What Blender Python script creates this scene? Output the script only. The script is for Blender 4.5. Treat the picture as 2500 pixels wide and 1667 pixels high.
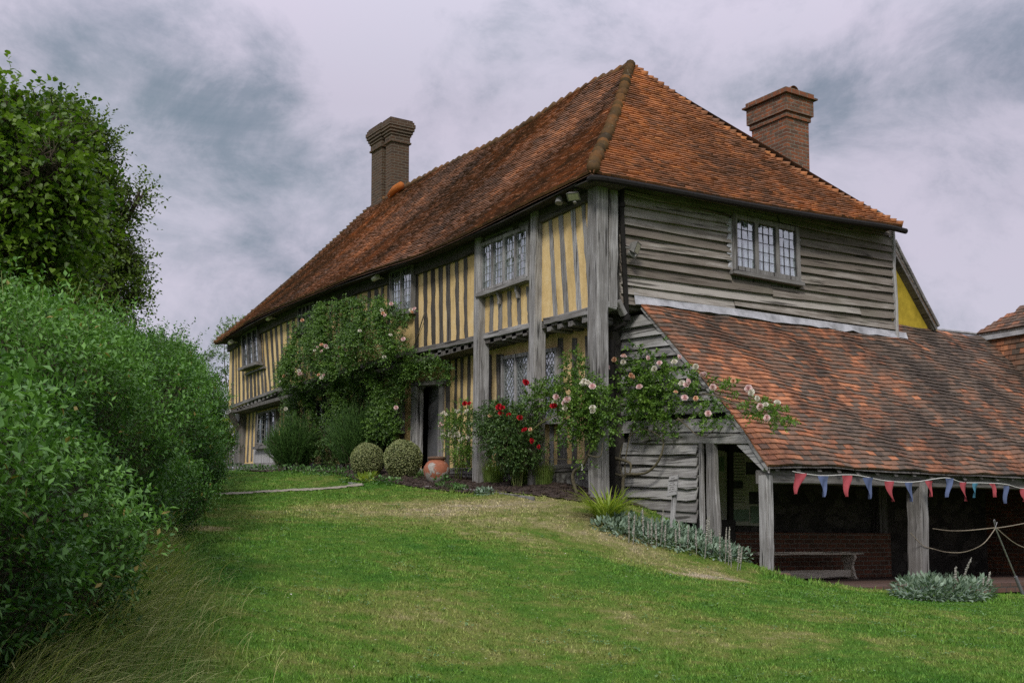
import bpy, math, random
import numpy as np
from math import radians, pi, sin, cos, sqrt
from mathutils import Vector

for o in list(bpy.data.objects):
    bpy.data.objects.remove(o, do_unlink=True)
S = bpy.context.scene
COL = S.collection
rng = np.random.default_rng(11)
random.seed(5)

# ------------------------------------------------------------------ camera
F, CX, CY = 2835.0, 1250.0, 833.5            # focal length and centre in photograph pixels (2500 wide)
YAW, PIT, SHY = radians(33.2), radians(5.0), 0.099
_r = np.array([cos(YAW), -sin(YAW), 0.0])
_d = np.array([sin(YAW), cos(YAW), 0.0])
_f = _d * cos(PIT) + np.array([0, 0, sin(PIT)])
_u = -_d * sin(PIT) + np.array([0, 0, cos(PIT)])
CAM = -17.0 * _d - 1.26 * _r + np.array([0, 0, -0.70])
cd = bpy.data.cameras.new("camera")
cam = bpy.data.objects.new("camera", cd)
COL.objects.link(cam)
cam.location = CAM
cam.rotation_euler = (radians(90) + PIT, 0, -YAW)
cd.sensor_width = 36.0
cd.lens = F / 2500.0 * 36.0
cd.shift_y = SHY
cd.clip_start, cd.clip_end = 0.1, 3000
S.camera = cam

# ------------------------------------------------------------------ world, sun, exposure
SUN_EL, SUN_AZ = radians(38), radians(224)     # azimuth clockwise from +Y
W = bpy.data.worlds.new("World")
S.world = W
W.use_nodes = True
nt = W.node_tree
for n in list(nt.nodes):
    nt.nodes.remove(n)


def NN(t, kind, **kw):
    n = t.nodes.new(kind)
    for k, v in kw.items():
        if k in ('_in',):
            for a, b in v.items():
                n.inputs[a].default_value = b
        else:
            setattr(n, k, v)
    return n


def math_n(t, op, a, b=None, c=None, clamp=False):
    n = t.nodes.new('ShaderNodeMath')
    n.operation = op
    n.use_clamp = clamp
    for i, v in enumerate((a, b, c)):
        if v is None:
            continue
        if isinstance(v, (int, float)):
            n.inputs[i].default_value = v
        else:
            t.links.new(v, n.inputs[i])
    return n.outputs[0]


def mix_c(t, fac, a, b, mode='MIX'):
    n = t.nodes.new('ShaderNodeMix')
    n.data_type = 'RGBA'
    n.blend_type = mode
    for s, v in ((n.inputs[0], fac), (n.inputs[6], a), (n.inputs[7], b)):
        if isinstance(v, (int, float)):
            s.default_value = v
        elif isinstance(v, (tuple, list)):
            s.default_value = (v[0], v[1], v[2], 1)
        else:
            t.links.new(v, s)
    return n.outputs[2]


def ramp(t, fac, stops, interp='LINEAR'):
    n = t.nodes.new('ShaderNodeValToRGB')
    n.color_ramp.interpolation = interp
    e = n.color_ramp.elements
    while len(e) < len(stops):
        e.new(0.5)
    for i, (p, c) in enumerate(stops):
        e[i].position = p
        if isinstance(c, (int, float)):
            c = (c, c, c)
        e[i].color = (c[0], c[1], c[2], 1)
    t.links.new(fac, n.inputs[0])
    return n.outputs[0]


def noise(t, vec, scale, detail=4, rough=0.55, dist=0.0, which=0):
    n = t.nodes.new('ShaderNodeTexNoise')
    n.inputs['Scale'].default_value = scale
    n.inputs['Detail'].default_value = detail
    n.inputs['Roughness'].default_value = rough
    n.inputs['Distortion'].default_value = dist
    if vec is not None:
        t.links.new(vec, n.inputs['Vector'])
    return n.outputs[which]


def mapping(t, vec, scale=(1, 1, 1), loc=(0, 0, 0), rot=(0, 0, 0)):
    n = t.nodes.new('ShaderNodeMapping')
    n.inputs['Scale'].default_value = scale
    n.inputs['Location'].default_value = loc
    n.inputs['Rotation'].default_value = rot
    t.links.new(vec, n.inputs['Vector'])
    return n.outputs[0]


sky = NN(nt, 'ShaderNodeTexSky', sky_type='NISHITA', sun_disc=False, sun_elevation=SUN_EL, sun_rotation=SUN_AZ,
         air_density=1.2, dust_density=2.5)
tc = nt.nodes.new('ShaderNodeTexCoord')
sx = nt.nodes.new('ShaderNodeSeparateXYZ')
nt.links.new(tc.outputs['Generated'], sx.inputs[0])
gen = tc.outputs['Generated']
n_big = noise(nt, mapping(nt, gen, (3.6, 3.6, 6.0), (3.1, 1.7, 0.4)), 1.0, 10, 0.60, 0.5)
n_mid = noise(nt, mapping(nt, gen, (9.0, 9.0, 13.0), (7.3, 2.2, 4.0)), 1.0, 10, 0.66, 0.35)
n_tint = noise(nt, mapping(nt, gen, (4.0, 4.0, 8.0), (1.3, 9.1, 2.0)), 1.0, 5, 0.5, 0.4)

wn = nt.nodes.new('ShaderNodeTexNoise')
wn.inputs['Scale'].default_value = 7.0
wn.inputs['Detail'].default_value = 7
wn.inputs['Roughness'].default_value = 0.6
nt.links.new(tc.outputs['Generated'], wn.inputs['Vector'])
w1_ = NN(nt, 'ShaderNodeVectorMath', operation='SUBTRACT')
nt.links.new(wn.outputs['Color'], w1_.inputs[0])
w1_.inputs[1].default_value = (0.5, 0.5, 0.5)
w2_ = NN(nt, 'ShaderNodeVectorMath', operation='MULTIPLY_ADD')
nt.links.new(w1_.outputs[0], w2_.inputs[0])
w2_.inputs[1].default_value = (0.26, 0.26, 0.16)
nt.links.new(tc.outputs['Generated'], w2_.inputs[2])
w3_ = NN(nt, 'ShaderNodeVectorMath', operation='NORMALIZE')
nt.links.new(w2_.outputs[0], w3_.inputs[0])


def sky_blob(px, py, width):
    """a named bank of cloud: soft mask round one direction of the sky"""
    v = _f + _r * (px - CX) / F - _u * (py - CY - SHY * 2500) / F
    v = v / np.linalg.norm(v)
    dn = NN(nt, 'ShaderNodeVectorMath', operation='DOT_PRODUCT')
    nt.links.new(w3_.outputs[0], dn.inputs[0])
    dn.inputs[1].default_value = tuple(v)
    x = math_n(nt, 'SUBTRACT', 1.0, dn.outputs['Value'])
    x = math_n(nt, 'DIVIDE', x, -(width ** 2) / 2.0)
    return math_n(nt, 'POWER', 2.71828, x)


dark = math_n(nt, 'MULTIPLY_ADD', n_big, 0.95, 0.0)
dark = math_n(nt, 'MULTIPLY_ADD', n_mid, 0.72, dark)
for (px, py, wd, k) in ((300, 230, 0.05, 0.10), (480, 290, 0.05, 0.12), (640, 330, 0.05, 0.11), (800, 345, 0.04, 0.08), (190, 200, 0.05, 0.07), (1040, 330, 0.05, 0.06), (440, 250, 0.12, 0.04),
                        (1280, 195, 0.04, 0.08), (2000, 190, 0.045, 0.17), (2090, 140, 0.035, 0.10), (1450, 130, 0.04, 0.05), (1850, 150, 0.04, 0.06), (2320, 560, 0.12, 0.07), (2450, 100, 0.07, 0.09), (2400, 260, 0.09, 0.07), (40, 40, 0.1, 0.05),
                        (1700, 60, 0.13, -0.08), (950, 130, 0.11, -0.10), (1050, 60, 0.1, -0.05), (900, 640, 0.16, 0.0)):
    dark = math_n(nt, 'MULTIPLY_ADD', sky_blob(px, py, wd), k, dark)
dk = ramp(nt, math_n(nt, 'MULTIPLY', math_n(nt, 'SUBTRACT', dark, 0.752), 2.3), [(0.0, 0.0), (0.22, 0.16), (0.45, 0.45), (0.72, 0.80), (1.0, 1.0)])
light_c = mix_c(nt, n_tint, (5.0, 4.4, 5.35), (4.45, 4.45, 5.2))
dark_c = mix_c(nt, n_tint, (1.5, 1.65, 2.35), (1.45, 2.1, 2.35))
cloud = mix_c(nt, dk, light_c, dark_c)
cloud = mix_c(nt, 0.08, cloud, sky.outputs[0])
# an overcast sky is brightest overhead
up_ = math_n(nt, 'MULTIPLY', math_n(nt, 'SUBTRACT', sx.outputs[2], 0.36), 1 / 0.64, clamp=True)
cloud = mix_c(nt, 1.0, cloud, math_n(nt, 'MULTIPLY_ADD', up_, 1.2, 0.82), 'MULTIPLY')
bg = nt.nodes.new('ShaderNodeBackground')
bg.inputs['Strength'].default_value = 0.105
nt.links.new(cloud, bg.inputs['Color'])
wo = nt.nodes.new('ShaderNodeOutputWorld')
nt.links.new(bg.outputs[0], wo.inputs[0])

sl = bpy.data.lights.new("sun", 'SUN')
sl.energy = 1.5
sl.angle = radians(12)
sl.color = (1.0, 0.95, 0.87)
sun = bpy.data.objects.new("sun", sl)
COL.objects.link(sun)
sdir = Vector((sin(SUN_AZ) * cos(SUN_EL), cos(SUN_AZ) * cos(SUN_EL), sin(SUN_EL)))
sun.rotation_euler = (-sdir).to_track_quat('-Z', 'Y').to_euler()
sun.location = (0, -10, 30)

S.view_settings.view_transform = 'Standard'
S.view_settings.look = 'None'
S.view_settings.exposure = 0.60
S.view_settings.gamma = 1.0
S.render.engine = 'CYCLES'
S.cycles.max_bounces = 6
S.cycles.transparent_max_bounces = 8
S.cycles.use_denoising = False
S.cycles.denoising_input_passes = 'RGB_ALBEDO_NORMAL'
S.cycles.denoising_prefilter = 'ACCURATE'


# ------------------------------------------------------------------ sight lines: a photograph pixel on a known plane
def ray(px, py):
    return _f + _r * (px - CX) / F - _u * (py - CY - SHY * 2500) / F


def on(px, py, axis, val):
    d = ray(px, py)
    return CAM + d * ((val - CAM[axis]) / d[axis])


def at(px, py, dist):
    return CAM + ray(px, py) * dist


def Z(zoom, x, y):
    return zoom[0] + x / zoom[2], zoom[1] + y / zoom[2]


Z1, Z2, Z3, Z4, Z5, ZS = (1200, 430, 4.0), (1200, 800, 4.0), (900, 550, 4.0), (900, 850, 4.0), (520, 730, 4.0), (1440, 820, 4.0)
Z6, Z8 = (1750, 1050, 3.136), (1350, 1050, 4.48)


def X_(zoom, x, y, val=0.0):
    return on(*Z(zoom, x, y), 0, val)


def Y_(zoom, x, y, val=0.0):
    return on(*Z(zoom, x, y), 1, val)


# ------------------------------------------------------------------ materials
MATS = {}


def new_mat(name):
    m = bpy.data.materials.new(name)
    m.use_nodes = True
    t = m.node_tree
    b = t.nodes['Principled BSDF']
    MATS[name] = m
    return m, t, b


def attr(t, name='tone'):
    n = t.nodes.new('ShaderNodeAttribute')
    n.attribute_name = name
    return n.outputs['Fac']


def objco(t):
    return t.nodes.new('ShaderNodeTexCoord').outputs['Object']


def bump(t, b, h, strength, dist=0.02):
    n = t.nodes.new('ShaderNodeBump')
    n.inputs['Strength'].default_value = strength
    n.inputs['Distance'].default_value = dist
    t.links.new(h, n.inputs['Height'])
    t.links.new(n.outputs[0], b.inputs['Normal'])


def oak(name, scale, cols, moss=0.0):
    """weathered timber; scale stretches the grain along one axis; tone attribute picks each timber's own shade"""
    m, t, b = new_mat(name)
    o = objco(t)
    g = noise(t, mapping(t, o, scale), 1.0, 7, 0.65, 0.3)
    g2 = noise(t, mapping(t, o, tuple(s * 0.22 for s in scale), (4, 2, 7)), 1.0, 4, 0.6, 0.6)
    st = noise(t, o, 2.3, 5, 0.6)
    k = math_n(t, 'MULTIPLY_ADD', g, 0.55, math_n(t, 'MULTIPLY_ADD', g2, 0.35, math_n(t, 'MULTIPLY', attr(t), 0.62)))
    k = math_n(t, 'MULTIPLY_ADD', st, 0.25, k)
    c = ramp(t, k, [(0.30, cols[0]), (0.62, cols[1]), (0.86, cols[2]), (1.12 if False else 1.0, cols[3])])
    crack = ramp(t, noise(t, mapping(t, o, tuple(s * 0.6 for s in scale), (9, 1, 3)), 1.0, 3, 0.5, 0.4), [(0.33, 0.0), (0.42, 1.0)])
    c = mix_c(t, math_n(t, 'MULTIPLY_ADD', crack, 0.8, 0.2), tuple(x * 0.4 for x in cols[0]), c)
    if moss:
        mk = ramp(t, noise(t, o, 1.6, 6, 0.65), [(0.52, 0.0), (0.68, 1.0)])
        c = mix_c(t, math_n(t, 'MULTIPLY', mk, moss), c, (0.17, 0.18, 0.12))
    t.links.new(c, b.inputs['Base Color'])
    b.inputs['Roughness'].default_value = 0.85
    b.inputs['Specular IOR Level'].default_value = 0.25
    hh = math_n(t, 'MULTIPLY_ADD', crack, 0.6, g)
    bump(t, b, hh, 0.6, 0.012)
    return m


OAKC = [(0.024, 0.020, 0.016), (0.085, 0.078, 0.070), (0.20, 0.195, 0.19), (0.38, 0.38, 0.38)]
oak('oak_upright', (38, 38, 2.2), OAKC)
oak('oak_along_facade', (38, 2.2, 38), OAKC)
oak('oak_along_gable', (2.2, 38, 38), OAKC)
oak('oak_warm', (2.2, 38, 38), [(0.06, 0.048, 0.034), (0.17, 0.14, 0.10), (0.34, 0.30, 0.23), (0.5, 0.46, 0.38)])
oak('board_gable', (1.6, 30, 34), [(0.034, 0.027, 0.020), (0.105, 0.089, 0.072), (0.188, 0.166, 0.142), (0.34, 0.32, 0.29)], 0.2)
oak('board_shed', (30, 1.6, 34), [(0.034, 0.031, 0.028), (0.098, 0.092, 0.088), (0.185, 0.18, 0.178), (0.36, 0.36, 0.355)], 0.15)


def simple(name, col, rough=0.8, nscale=8.0, var=0.25, bmp=0.2, spec=0.3, metal=0.0, stops=None, tone_var=0.0):
    m, t, b = new_mat(name)
    o = objco(t)
    n = noise(t, o, nscale, 6, 0.6)
    lo = tuple(c * (1 - var) for c in col)
    hi = tuple(min(1, c * (1 + var)) for c in col)
    c = ramp(t, n, stops or [(0.3, lo), (0.7, hi)])
    if tone_var:
        tv = math_n(t, 'MULTIPLY_ADD', attr(t), tone_var, 1 - tone_var * 0.5)
        c = mix_c(t, 1.0, c, tv, 'MULTIPLY')
    t.links.new(c, b.inputs['Base Color'])
    b.inputs['Roughness'].default_value = rough
    b.inputs['Specular IOR Level'].default_value = spec
    b.inputs['Metallic'].default_value = metal
    if bmp:
        bump(t, b, n, bmp, 0.01)
    return m


# lime plaster, limewashed ochre, streaked and stained
m, t, b = new_mat('ochre_plaster')
o = objco(t)
n1 = noise(t, mapping(t, o, (3, 3, 0.9)), 1.2, 6, 0.6, 0.4)
n2 = noise(t, o, 16, 5, 0.6)
k = math_n(t, 'MULTIPLY_ADD', n2, 0.35, n1)
c = ramp(t, k, [(0.38, (0.41, 0.29, 0.12)), (0.52, (0.555, 0.40, 0.18)), (0.72, (0.675, 0.505, 0.25)), (0.95, (0.75, 0.61, 0.37))])
st = ramp(t, noise(t, mapping(t, o, (7, 7, 0.8), (2, 5, 1)), 1.0, 6, 0.65, 0.3), [(0.52, 0.0), (0.72, 1.0)])
c = mix_c(t, math_n(t, 'MULTIPLY', st, 0.45), c, (0.36, 0.27, 0.13))
ck = ramp(t, noise(t, mapping(t, o, (14, 14, 5), (1, 8, 3)), 1.0, 5, 0.6, 1.5), [(0.485, 0.0), (0.5, 1.0), (0.515, 0.0)])
c = mix_c(t, math_n(t, 'MULTIPLY', ck, 0.3), c, (0.22, 0.16, 0.08))
t.links.new(c, b.inputs['Base Color'])
b.inputs['Roughness'].default_value = 0.95
b.inputs['Specular IOR Level'].default_value = 0.1
bump(t, b, n2, 0.35, 0.01)
simple('yellow_plaster', (0.38, 0.285, 0.035), 0.95, 6, 0.25, 0.2, 0.1)
simple('iron', (0.013, 0.012, 0.011), 0.8, 20, 0.4, 0.15, 0.2)
simple('lead', (0.40, 0.41, 0.43), 0.55, 5, 0.35, 0.25, 0.4, 0.25)
simple('lead_came', (0.07, 0.072, 0.075), 0.5, 30, 0.3, 0, 0.4, 0.3)
simple('white_came', (0.19, 0.205, 0.205), 0.6, 30, 0.2, 0, 0.3)
simple('curtain', (0.42, 0.46, 0.50), 0.9, 12, 0.15, 0.1, 0.1)
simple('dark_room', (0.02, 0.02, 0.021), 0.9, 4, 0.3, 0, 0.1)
simple('grey_paint', (0.13, 0.133, 0.142), 0.6, 10, 0.12, 0.05, 0.3)
simple('lamp_metal', (0.16, 0.16, 0.15), 0.45, 20, 0.3, 0.05, 0.5)
simple('lamp_lens', (0.48, 0.47, 0.36), 0.25, 20, 0.15, 0.0, 0.5)
simple('red_cloth', (0.33, 0.068, 0.08), 0.85, 18, 0.12, 0.1, 0.1, tone_var=0.3)
simple('blue_cloth', (0.088, 0.115, 0.205), 0.85, 18, 0.12, 0.1, 0.1, tone_var=0.3)
simple('teal_cloth', (0.055, 0.17, 0.24), 0.85, 18, 0.12, 0.1, 0.1)
simple('white_cord', (0.6, 0.6, 0.57), 0.85, 40, 0.15, 0.1, 0.1)
simple('rope', (0.26, 0.225, 0.17), 0.9, 60, 0.3, 0.4, 0.1)
simple('steel', (0.28, 0.28, 0.28), 0.4, 30, 0.3, 0.1, 0.5, 0.7)
simple('cane', (0.13, 0.115, 0.075), 0.8, 25, 0.4, 0.3, 0.2)
simple('cane_green', (0.15, 0.18, 0.06), 0.7, 25, 0.3, 0.2, 0.2)
simple('bark', (0.075, 0.062, 0.045), 0.9, 14, 0.5, 0.6, 0.15)
simple('foliage_core', (0.022, 0.022, 0.012), 0.95, 10, 0.5, 0.5, 0.1)  # near-black, for the solid cores inside the hedge and clipped balls
simple('paper', (0.42, 0.43, 0.36), 0.7, 2, 0.15, 0.0, 0.2)
simple('print_dark', (0.05, 0.055, 0.06), 0.7, 9, 0.6, 0.0, 0.2)
simple('print_green', (0.16, 0.24, 0.17), 0.7, 5, 0.4, 0.0, 0.2)
simple('worn_paint', (0.085, 0.085, 0.082), 0.85, 20, 0.3, 0.0, 0.2)
simple('crate_black', (0.025, 0.024, 0.023), 0.7, 10, 0.3, 0.1, 0.2)
simple('stone_block', (0.24, 0.235, 0.22), 0.95, 5, 0.5, 0.5, 0.1)

# plinth of lichened stone and brick
m, t, b = new_mat('plinth')
o = objco(t)
n1 = noise(t, o, 9, 8, 0.7)
c = ramp(t, n1, [(0.35, (0.05, 0.045, 0.04)), (0.5, (0.14, 0.135, 0.125)), (0.62, (0.34, 0.34, 0.32)), (0.75, (0.12, 0.115, 0.10))])
t.links.new(c, b.inputs['Base Color'])
b.inputs['Roughness'].default_value = 0.95
bump(t, b, n1, 0.6, 0.02)

# ragstone at the back of the shelter
m, t, b = new_mat('ragstone')
o = objco(t)
v = NN(t, 'ShaderNodeTexVoronoi', feature='DISTANCE_TO_EDGE')
v.inputs['Scale'].default_value = 4.2
t.links.new(mapping(t, o, (1, 1, 1.6)), v.inputs['Vector'])
v2 = NN(t, 'ShaderNodeTexVoronoi')
v2.inputs['Scale'].default_value = 4.2
t.links.new(mapping(t, o, (1, 1, 1.6)), v2.inputs['Vector'])
cs = ramp(t, v2.outputs['Color'], [(0.2, (0.026, 0.024, 0.021)), (0.8, (0.085, 0.078, 0.068))])
c = mix_c(t, ramp(t, v.outputs['Distance'], [(0.02, 0.0), (0.06, 1.0)]), (0.038, 0.034, 0.03), cs)
t.links.new(c, b.inputs['Base Color'])
b.inputs['Roughness'].default_value = 0.95
bump(t, b, v.outputs['Distance'], 0.5, 0.03)


def brick(name, c1, c2, mortar, bw=0.225, bh=0.075, lichen=0.4, spot=(0.30, 0.28, 0.24)):
    m, t, b = new_mat(name)
    o = objco(t)
    s = t.nodes.new('ShaderNodeSeparateXYZ')
    t.links.new(o, s.inputs[0])
    cb = t.nodes.new('ShaderNodeCombineXYZ')
    wob = noise(t, o, 6, 3, 0.5)
    t.links.new(math_n(t, 'ADD', s.outputs[0], s.outputs[1]), cb.inputs[0])
    t.links.new(math_n(t, 'MULTIPLY_ADD', wob, 0.012, s.outputs[2]), cb.inputs[1])
    br = t.nodes.new('ShaderNodeTexBrick')
    br.inputs['Scale'].default_value = 1.0
    br.inputs['Brick Width'].default_value = bw
    br.inputs['Row Height'].default_value = bh
    br.inputs['Mortar Size'].default_value = 0.010
    br.inputs['Mortar Smooth'].default_value = 0.2
    br.inputs['Bias'].default_value = 0.0
    br.inputs['Color1'].default_value = (*c1, 1)
    br.inputs['Color2'].default_value = (*c2, 1)
    br.inputs['Mortar'].default_value = (*mortar, 1)
    t.links.new(cb.outputs[0], br.inputs['Vector'])
    n1 = noise(t, o, 7, 7, 0.7)
    c = mix_c(t, math_n(t, 'MULTIPLY', ramp(t, n1, [(0.42, 0.0), (0.62, 1.0)]), lichen), br.outputs['Color'], (0.07, 0.062, 0.042))
    n2 = noise(t, o, 26, 5, 0.7)
    c = mix_c(t, math_n(t, 'MULTIPLY', ramp(t, n2, [(0.62, 0.0), (0.68, 1.0)]), lichen), c, spot)
    t.links.new(c, b.inputs['Base Color'])
    b.inputs['Roughness'].default_value = 0.92
    hh = math_n(t, 'MULTIPLY_ADD', n2, 0.4, math_n(t, 'SUBTRACT', 1.0, br.outputs['Fac']))
    bump(t, b, hh, 0.7, 0.012)


brick('brick_dark', (0.04, 0.021, 0.011), (0.085, 0.042, 0.019), (0.125, 0.108, 0.078), lichen=0.45, spot=(0.11, 0.095, 0.065))
brick('brick_red', (0.27, 0.078, 0.024), (0.10, 0.036, 0.016), (0.20, 0.17, 0.13), lichen=0.75)
brick('brick_low', (0.17, 0.062, 0.032), (0.09, 0.038, 0.022), (0.17, 0.15, 0.12), lichen=0.3)
brick('brick_floor', (0.13, 0.065, 0.045), (0.085, 0.05, 0.04), (0.06, 0.05, 0.045), 0.22, 0.11, 0.3)


def clay(name, stops, dark_amt, dscale, lichen=0.2):
    """clay tiles: tone picks each tile's colour, noise lays soot and lichen over them"""
    m, t, b = new_mat(name)
    o = objco(t)
    n0 = noise(t, o, 40, 4, 0.6)
    k = math_n(t, 'MULTIPLY_ADD', math_n(t, 'SUBTRACT', n0, 0.5), 0.25, attr(t))
    c = ramp(t, k, stops)
    nd = noise(t, mapping(t, o, (1, 1, 0.6)), dscale, 8, 0.68, 0.5)
    nd2 = noise(t, o, dscale * 6, 5, 0.65)
    dk = ramp(t, math_n(t, 'MULTIPLY_ADD', nd2, 0.35, math_n(t, 'MULTIPLY', nd, 0.75)), [(0.46, 0.0), (0.66, 1.0)])
    c = mix_c(t, math_n(t, 'MULTIPLY', dk, dark_amt), c, (0.043, 0.034, 0.028))
    nl = ramp(t, noise(t, mapping(t, o, (1, 1, 1), (5, 3, 1)), 13, 6, 0.7), [(0.60, 0.0), (0.68, 1.0)])
    c = mix_c(t, math_n(t, 'MULTIPLY', nl, lichen), c, (0.30, 0.27, 0.20))
    t.links.new(c, b.inputs['Base Color'])
    b.inputs['Roughness'].default_value = 0.88
    b.inputs['Specular IOR Level'].default_value = 0.2
    bump(t, b, n0, 0.5, 0.006)


clay('tile_front', [(0.0, (0.082, 0.052, 0.035)), (0.4, (0.195, 0.105, 0.062)), (0.72, (0.345, 0.155, 0.075)), (1.0, (0.50, 0.21, 0.082))], 0.58, 0.9, 0.18)
clay('tile_hip', [(0.0, (0.11, 0.062, 0.038)), (0.35, (0.24, 0.115, 0.058)), (0.7, (0.395, 0.16, 0.064)), (1.0, (0.54, 0.22, 0.07))], 0.55, 1.0, 0.2)
clay('tile_shelter', [(0.0, (0.072, 0.058, 0.046)), (0.35, (0.15, 0.112, 0.085)), (0.6, (0.225, 0.125, 0.08)), (0.85, (0.36, 0.145, 0.075)), (1.0, (0.49, 0.21, 0.105))], 0.78, 1.2, 0.28)
clay('tile_mossy', [(0.0, (0.05, 0.038, 0.02)), (0.5, (0.13, 0.075, 0.03)), (1.0, (0.22, 0.10, 0.035))], 0.6, 3.0, 0.45)
clay('tile_orange', [(0.0, (0.30, 0.09, 0.018)), (1.0, (0.45, 0.145, 0.03))], 0.2, 3.0, 0.2)

# glass: partly mirror, partly clear
m, t, b = new_mat('old_glass')
out = t.nodes['Material Output']
t.nodes.remove(b)
tr = t.nodes.new('ShaderNodeBsdfTransparent')
tr.inputs[0].default_value = (0.80, 0.85, 0.84, 1)
gl = t.nodes.new('ShaderNodeBsdfGlossy')
gl.inputs['Roughness'].default_value = 0.04
gl.inputs['Color'].default_value = (0.9, 0.94, 0.95, 1)
bp = t.nodes.new('ShaderNodeBump')
bp.inputs['Strength'].default_value = 0.35
bp.inputs['Distance'].default_value = 0.02
t.links.new(noise(t, objco(t), 7, 3, 0.5), bp.inputs['Height'])
t.links.new(bp.outputs[0], gl.inputs['Normal'])
fr = t.nodes.new('ShaderNodeFresnel')
fr.inputs[0].default_value = 1.5
mx = t.nodes.new('ShaderNodeMixShader')
t.links.new(math_n(t, 'MULTIPLY_ADD', fr.outputs[0], 0.45, 0.02, clamp=True), mx.inputs[0])
t.links.new(tr.outputs[0], mx.inputs[1])
t.links.new(gl.outputs[0], mx.inputs[2])
t.links.new(mx.outputs[0], out.inputs[0])

# terracotta pot with flaking limewash
m, t, b = new_mat('terracotta')
o = objco(t)
n1 = noise(t, mapping(t, o, (1, 1, 1), (2.7, 0.4, 1.2)), 5.5, 7, 0.62, 0.4)
n2 = noise(t, o, 30, 4, 0.6)
c = ramp(t, n2, [(0.3, (0.24, 0.085, 0.045)), (0.7, (0.36, 0.13, 0.07))])
s = t.nodes.new('ShaderNodeSeparateXYZ')
t.links.new(o, s.inputs[0])
low = math_n(t, 'MULTIPLY_ADD', s.outputs[2], -0.55, 0.12)
mk = ramp(t, math_n(t, 'ADD', n1, low), [(0.53, 0.0), (0.56, 1.0)])
c = mix_c(t, mk, c, ramp(t, n2, [(0.3, (0.22, 0.20, 0.18)), (0.7, (0.40, 0.38, 0.35))]))
t.links.new(c, b.inputs['Base Color'])
b.inputs['Roughness'].default_value = 0.9
bump(t, b, mk, 0.4, 0.006)


def leaf(name, c0, c1, rough=0.45, trans=0.25, spec=0.4, tint=(1.3, 1.5, 0.6), dead=None):
    m, t, b = new_mat(name)
    out = t.nodes['Material Output']
    tn = attr(t)
    c = ramp(t, tn, [(0.0, c0), (1.0, c1)] if dead is None else [(0.0, c0), (0.93, c1), (0.96, dead)])
    t.links.new(c, b.inputs['Base Color'])
    b.inputs['Roughness'].default_value = rough
    b.inputs['Specular IOR Level'].default_value = spec
    tl = t.nodes.new('ShaderNodeBsdfTranslucent')
    t.links.new(mix_c(t, 1.0, c, tint, 'MULTIPLY'), tl.inputs[0])
    mx = t.nodes.new('ShaderNodeMixShader')
    mx.inputs[0].default_value = trans
    t.links.new(b.outputs[0], mx.inputs[1])
    t.links.new(tl.outputs[0], mx.inputs[2])
    t.links.new(mx.outputs[0], out.inputs[0])


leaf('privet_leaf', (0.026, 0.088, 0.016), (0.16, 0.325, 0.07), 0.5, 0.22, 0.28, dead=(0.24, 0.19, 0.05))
leaf('lime_leaf', (0.035, 0.085, 0.010), (0.16, 0.255, 0.03), 0.45, 0.35)
leaf('oak_leaf', (0.045, 0.09, 0.012), (0.15, 0.22, 0.035), 0.5, 0.25)
leaf('rose_leaf', (0.045, 0.11, 0.018), (0.17, 0.29, 0.05), 0.45, 0.25)
leaf('climber_leaf', (0.022, 0.062, 0.010), (0.125, 0.235, 0.036), 0.45, 0.2)
leaf('rose_leaf_dark', (0.032, 0.075, 0.022), (0.11, 0.19, 0.05), 0.42, 0.2)
leaf('rose_leaf_light', (0.055, 0.12, 0.02), (0.17, 0.29, 0.05), 0.45, 0.3)
leaf('rosemary_leaf', (0.014, 0.05, 0.010), (0.10, 0.205, 0.04), 0.6, 0.15)
leaf('topiary_leaf', (0.065, 0.105, 0.03), (0.44, 0.47, 0.22), 0.5, 0.15)
leaf('strap_leaf', (0.10, 0.20, 0.02), (0.36, 0.42, 0.07), 0.45, 0.3)
leaf('tuft_leaf', (0.12, 0.21, 0.035), (0.32, 0.42, 0.11), 0.55, 0.3)
leaf('silver_leaf', (0.09, 0.15, 0.10), (0.28, 0.37, 0.28), 0.8, 0.1, 0.15)
leaf('silver_stalk', (0.19, 0.19, 0.16), (0.36, 0.35, 0.31), 0.9, 0.05, 0.1)
leaf('cover_leaf', (0.04, 0.12, 0.025), (0.15, 0.27, 0.09), 0.5, 0.2)
leaf('dry_grass', (0.10, 0.22, 0.035), (0.47, 0.46, 0.21), 0.65, 0.25, 0.2)
leaf('yellow_leaf', (0.12, 0.16, 0.02), (0.32, 0.34, 0.04), 0.5, 0.3)
leaf('petal_pink', (0.72, 0.47, 0.46), (0.90, 0.77, 0.75), 0.6, 0.25, 0.2, tint=(1.0, 0.95, 0.92))
leaf('petal_white', (0.60, 0.58, 0.47), (0.85, 0.84, 0.76), 0.6, 0.25, 0.2, tint=(1.0, 0.95, 0.92))
leaf('petal_peach', (0.66, 0.36, 0.22), (0.85, 0.63, 0.45), 0.6, 0.25, 0.2, tint=(1.0, 0.95, 0.92))
leaf('petal_red', (0.30, 0.006, 0.018), (0.60, 0.02, 0.035), 0.55, 0.2, 0.3, tint=(1.0, 0.95, 0.92))


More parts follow.
